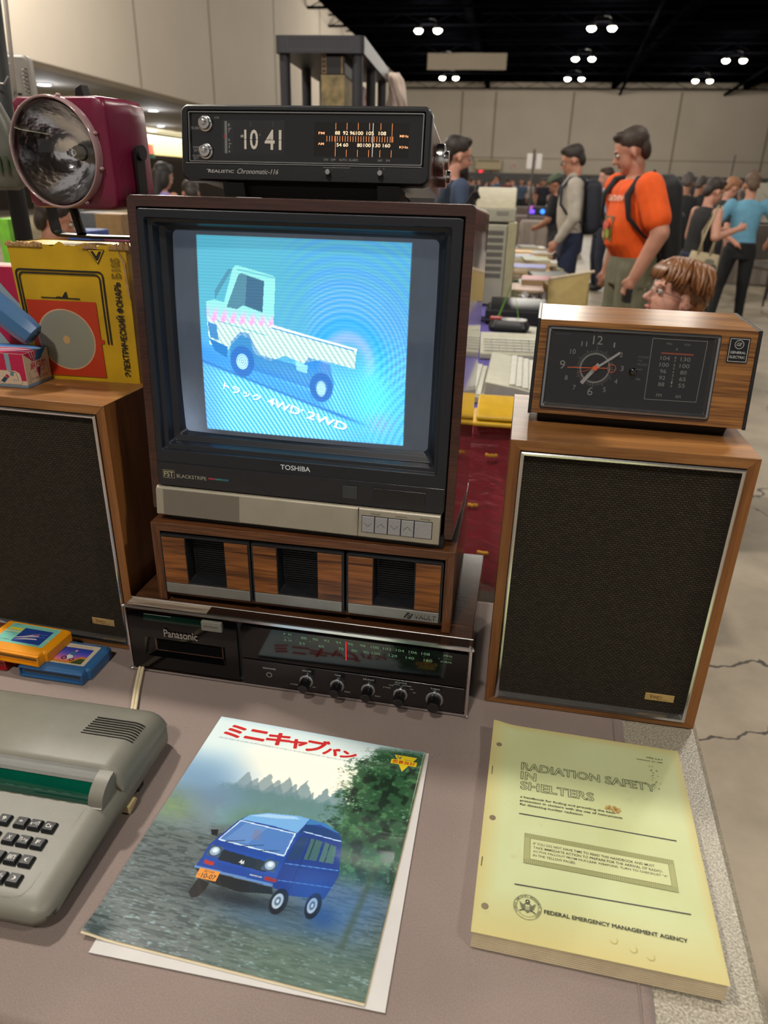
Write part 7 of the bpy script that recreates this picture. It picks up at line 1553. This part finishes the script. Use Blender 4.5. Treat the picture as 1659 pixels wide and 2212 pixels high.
MB().loft([rr(0, 0, w_, h_, .012, .03, 5), rr(0, 0, w_, h_, .014, .0, 5), rr(.006, .006, w_-.006, h_-.006, .012, -.006, 5)], True, True).obj('body', GP2, t)
MB().box(.010, -.014, .03, .030, -.004, h_-.02).obj('handset', GP2, t, bevel=.004); MB().box(.012, -.008, .10, .045, -.0055, .105).obj('slot', BLKM, t)
cc = MB(); cc.tube([(w_-.012+.0055*math.cos(k*1.1), -.012+.0055*math.sin(k*1.1), h_-.03-k*.0016) for k in range(90)], .0018, 5); cc.obj('coiled_cord', GP2, t)
a = at(-12, 410, Y=1.75); bq = at(36, 205, Y=1.75)
t = thing('clear_bag', 'clear plastic bag with green plaid contents hanging at the left edge', 'bag', (a.x-.06, 1.75, a.z))
m = MB(); W_ = bq.x-a.x+.05; H_ = bq.z-a.z
L = [[(W_/2+(W_/2)*k_*math.cos(6.2832*i/20), .035*math.sin(6.2832*i/20)*k_, z*H_) for i in range(20)] for z, k_ in ((0, .7), (.05, .95), (.4, 1.), (.7, .85), (.95, .55), (1.3, .2))]
m.loft(L, True, True).obj('film', plain('bag_film', '5E5F56', .35, coat=.2, var=.2, scale=20), t, smooth=True)
m = MB()
for k in range(7): m.box(W_*.30+k*.014, -.0375, .02+k*.004, W_*.30+k*.014+.006, -.030, H_*.36)
m.obj('plaid_stripes', plain('plaid_green', '3C4A34', .8), t)
# stall at left seen through the lantern bracket
stall('dark stall behind the leopard print top', -2.75, 3.95, -8, 1.7, .75, plain('black_cloth', '17171B', .85), 7)
for px, py, Yd, w_, h_, c, nm in ((158, 500, 4.0, .20, .07, '2A4A8E', 'blue carton'), (168, 512, 4.25, .26, .035, '4A8A2E', 'green carton under the blue one'), (238, 498, 4.4, .16, .15, '8A6A44', 'brown cardboard carton'), (195, 470, 4.55, .16, .10, '55555A', 'grey plastic crate'), (250, 512, 4.1, .16, .05, '7A3A55', 'magenta checked pouch'), (120, 470, 4.5, .16, .13, '77736C', 'pale grey crate'), (0, 452, 4.45, .07, .03, '7AC03A', 'bright green card')):
    v = at(px, py, Y=Yd); t = thing('carton', nm+' on the dark stall, seen below the lantern', 'box', (v.x-w_/2, Yd, .066), -8)
    MB().box(0, 0, 0, w_, .2, max(.03, h_+max(0, v.z-.066)*.8)).obj('carton', plain('box_'+c, c, .6, var=.1), t, bevel=.004); MB().box(.01, -.002, .008, w_-.01, 0, .022).obj('label_strip', plain('label_strip', 'A8A49A', .6), t)
# ------------------------------------------------------------------ the far crowd, poles and signs
protos = []
for k, (lab, sh_, pn, hr, sk) in enumerate((('distant visitor in dark navy clothes in the crowd by the far wall', '1E2230', '15161A', '1B1512', SK1), ('distant visitor in a pale shirt in the crowd by the far wall', '8E8A88', '25252B', '3A2A20', SK2), ('distant visitor in maroon in the crowd by the far wall', '5A2430', '1A1B22', '241A16', SK3), ('distant visitor in grey-blue in the crowd by the far wall', '48586E', '20222A', '1B1512', SK1))):
    protos.append((lab, dict(shirt=sh_, pants=pn, hairc=hr, skinm=sk)))
def copy_tree(o, parent=None):
    c = o.copy(); COL.objects.link(c); c.parent = parent
    for ch in o.children: copy_tree(ch, c)
    return c
rnd = random.Random(17); base = []
cr = []
while len(cr) < 26:
    q_ = (rnd.uniform(995, 1190), rnd.uniform(28, 50))
    if all(abs(at(q_[0], 430, Y=q_[1]).x-at(o_[0], 430, Y=o_[1]).x) > .9 or abs(q_[1]-o_[1]) > 1.2 for o_ in cr): cr.append(q_)
cr = cr+[(rnd.uniform(1330, 1345), 30), (1480, 34), (1500, 40), (1600, 38), (1655, 30), (1335, 44), (1640, 45)]+[(rnd.uniform(290, 330), rnd.uniform(14, 20)) for _ in range(2)]
for i, (px, Y) in enumerate(cr):
    lab, kw = protos[i % 4]; v = at(px, 430, Y=Y)
    if i < 4:
        o, _ = person(lab, (v.x, v.y, FLOOR), rnd.uniform(0, 360), rnd.uniform(1.55, 1.75), vox=.03, group='crowd of distant visitors before the far wall', **kw); base.append(o)
    else:
        o = copy_tree(base[i % 4]); o.location = (v.x, v.y, FLOOR); o.rotation_euler.z = rnd.uniform(0, 6.28); s = rnd.uniform(1.5, 1.75)/1.75; o.scale = (s, s, s)
dl = plain('pole_grey', '4E4A46', .5, .3)
for px, y0, y1, Y, nm in ((1155, 322, 460, 16.2, 'thin tall pole with two white papers clipped on top'), (1585, 335, 392, 24., 'thin leaning pole near the right edge')):
    a = at(px, y0, Y=Y); t = thing('pole', nm, 'pole', (a.x, Y, FLOOR), 0)
    MB().tube([(0, 0, 0), (.05 if px > 1500 else .0, 0, a.z-FLOOR)], .022, 6).obj('shaft', dl, t); MB().lathe([(.25, 0), (.25, .02), (.03, .04)], n=16).obj('base', dl, t)
    if px < 1500:
        for sx in (-.14, .05): MB().box(sx, -.03, a.z-FLOOR-.36, sx+.11, -.026, a.z-FLOOR-.08).obj('paper', plain('white_paper', 'C9C6C4', .7, var=.02), t)
# wall unit, exit sign, number signs on the far wall
def wall_sign(px, py): 
    # point of the far wall seen at this pixel
    d = _fw+_cr*((px-829.5)/FPX)-_cu*((py-1106)/FPX); o = Vector((-7.9, 0, 0))+hd*55.94
    k = (o-Vector((0, 0, CAMZ))).dot(hd)/d.dot(hd); return Vector((0, 0, CAMZ))+d*k
a = wall_sign(1027, 363); t = thing('air_unit', 'beige wall-mounted air unit on the far wall above the exit sign', 'air unit', tuple(a), -HY)
MB().box(0, -.5, -.1, 1.75, -.02, .55).obj('case', plain('unit_beige', 'A39678', .6), t, bevel=.03); MB().box(.15, -.53, .38, 1.6, -.5, .48).obj('vent', plain('vent_brown', '6A5E4C', .6), t)
a = wall_sign(1034, 370); t = thing('exit_sign', 'small red lit exit sign under the wall air unit', 'sign', tuple(a), -HY); MB().box(0, -.1, -.12, .34, -.02, .12).obj('housing', BLKP, t); P = Print(FACE(-.101), .002); P.text('EXIT', .03, -.07, .31, .07, 'FF3048', 1, .06); P.obj('lit_letters', t, emit=3.)
d = _fw+_cr*((327-829.5)/FPX)-_cu*((321-1106)/FPX); o = Vector(hall(-6.45, 0, 0)); a = Vector((0, 0, CAMZ))+d*((o-Vector((0, 0, CAMZ))).dot(hx)/d.dot(hx)); t = thing('exit_sign', 'red and green lit sign on the cream lobby bulkhead', 'sign', tuple(a), -HY); MB().box(-.16, -.14, -.16, .04, .14, .16).obj('housing', glow('exit_red', 'FF4A3A', 2.), t); MB().box(-.1, -.05, -.34, .1, .05, -.17).obj('lower_lens', glow('exit_green', '2A6A4A', .5), t)
for px, py, s_ in ((1110, 358, '10'), (1628, 371, 'O')):
    a = wall_sign(px, py); t = thing('number_sign', f'small round sign reading {s_} on the far wall, '+('left' if px < 1300 else 'right')+' one', 'sign', tuple(a), -HY)
    MB().lathe([(.22, .0), (.22, .03)], (0, -.03, 0), (0, 1, 0), 24).obj('plate', plain('sign_plate', 'B0A498', .6), t); P = Print(FACE(-.034), .004); P.text(s_, -.13, -.12, .13, .12, '9A4A44', 1, .03); P.obj('lettering', t)
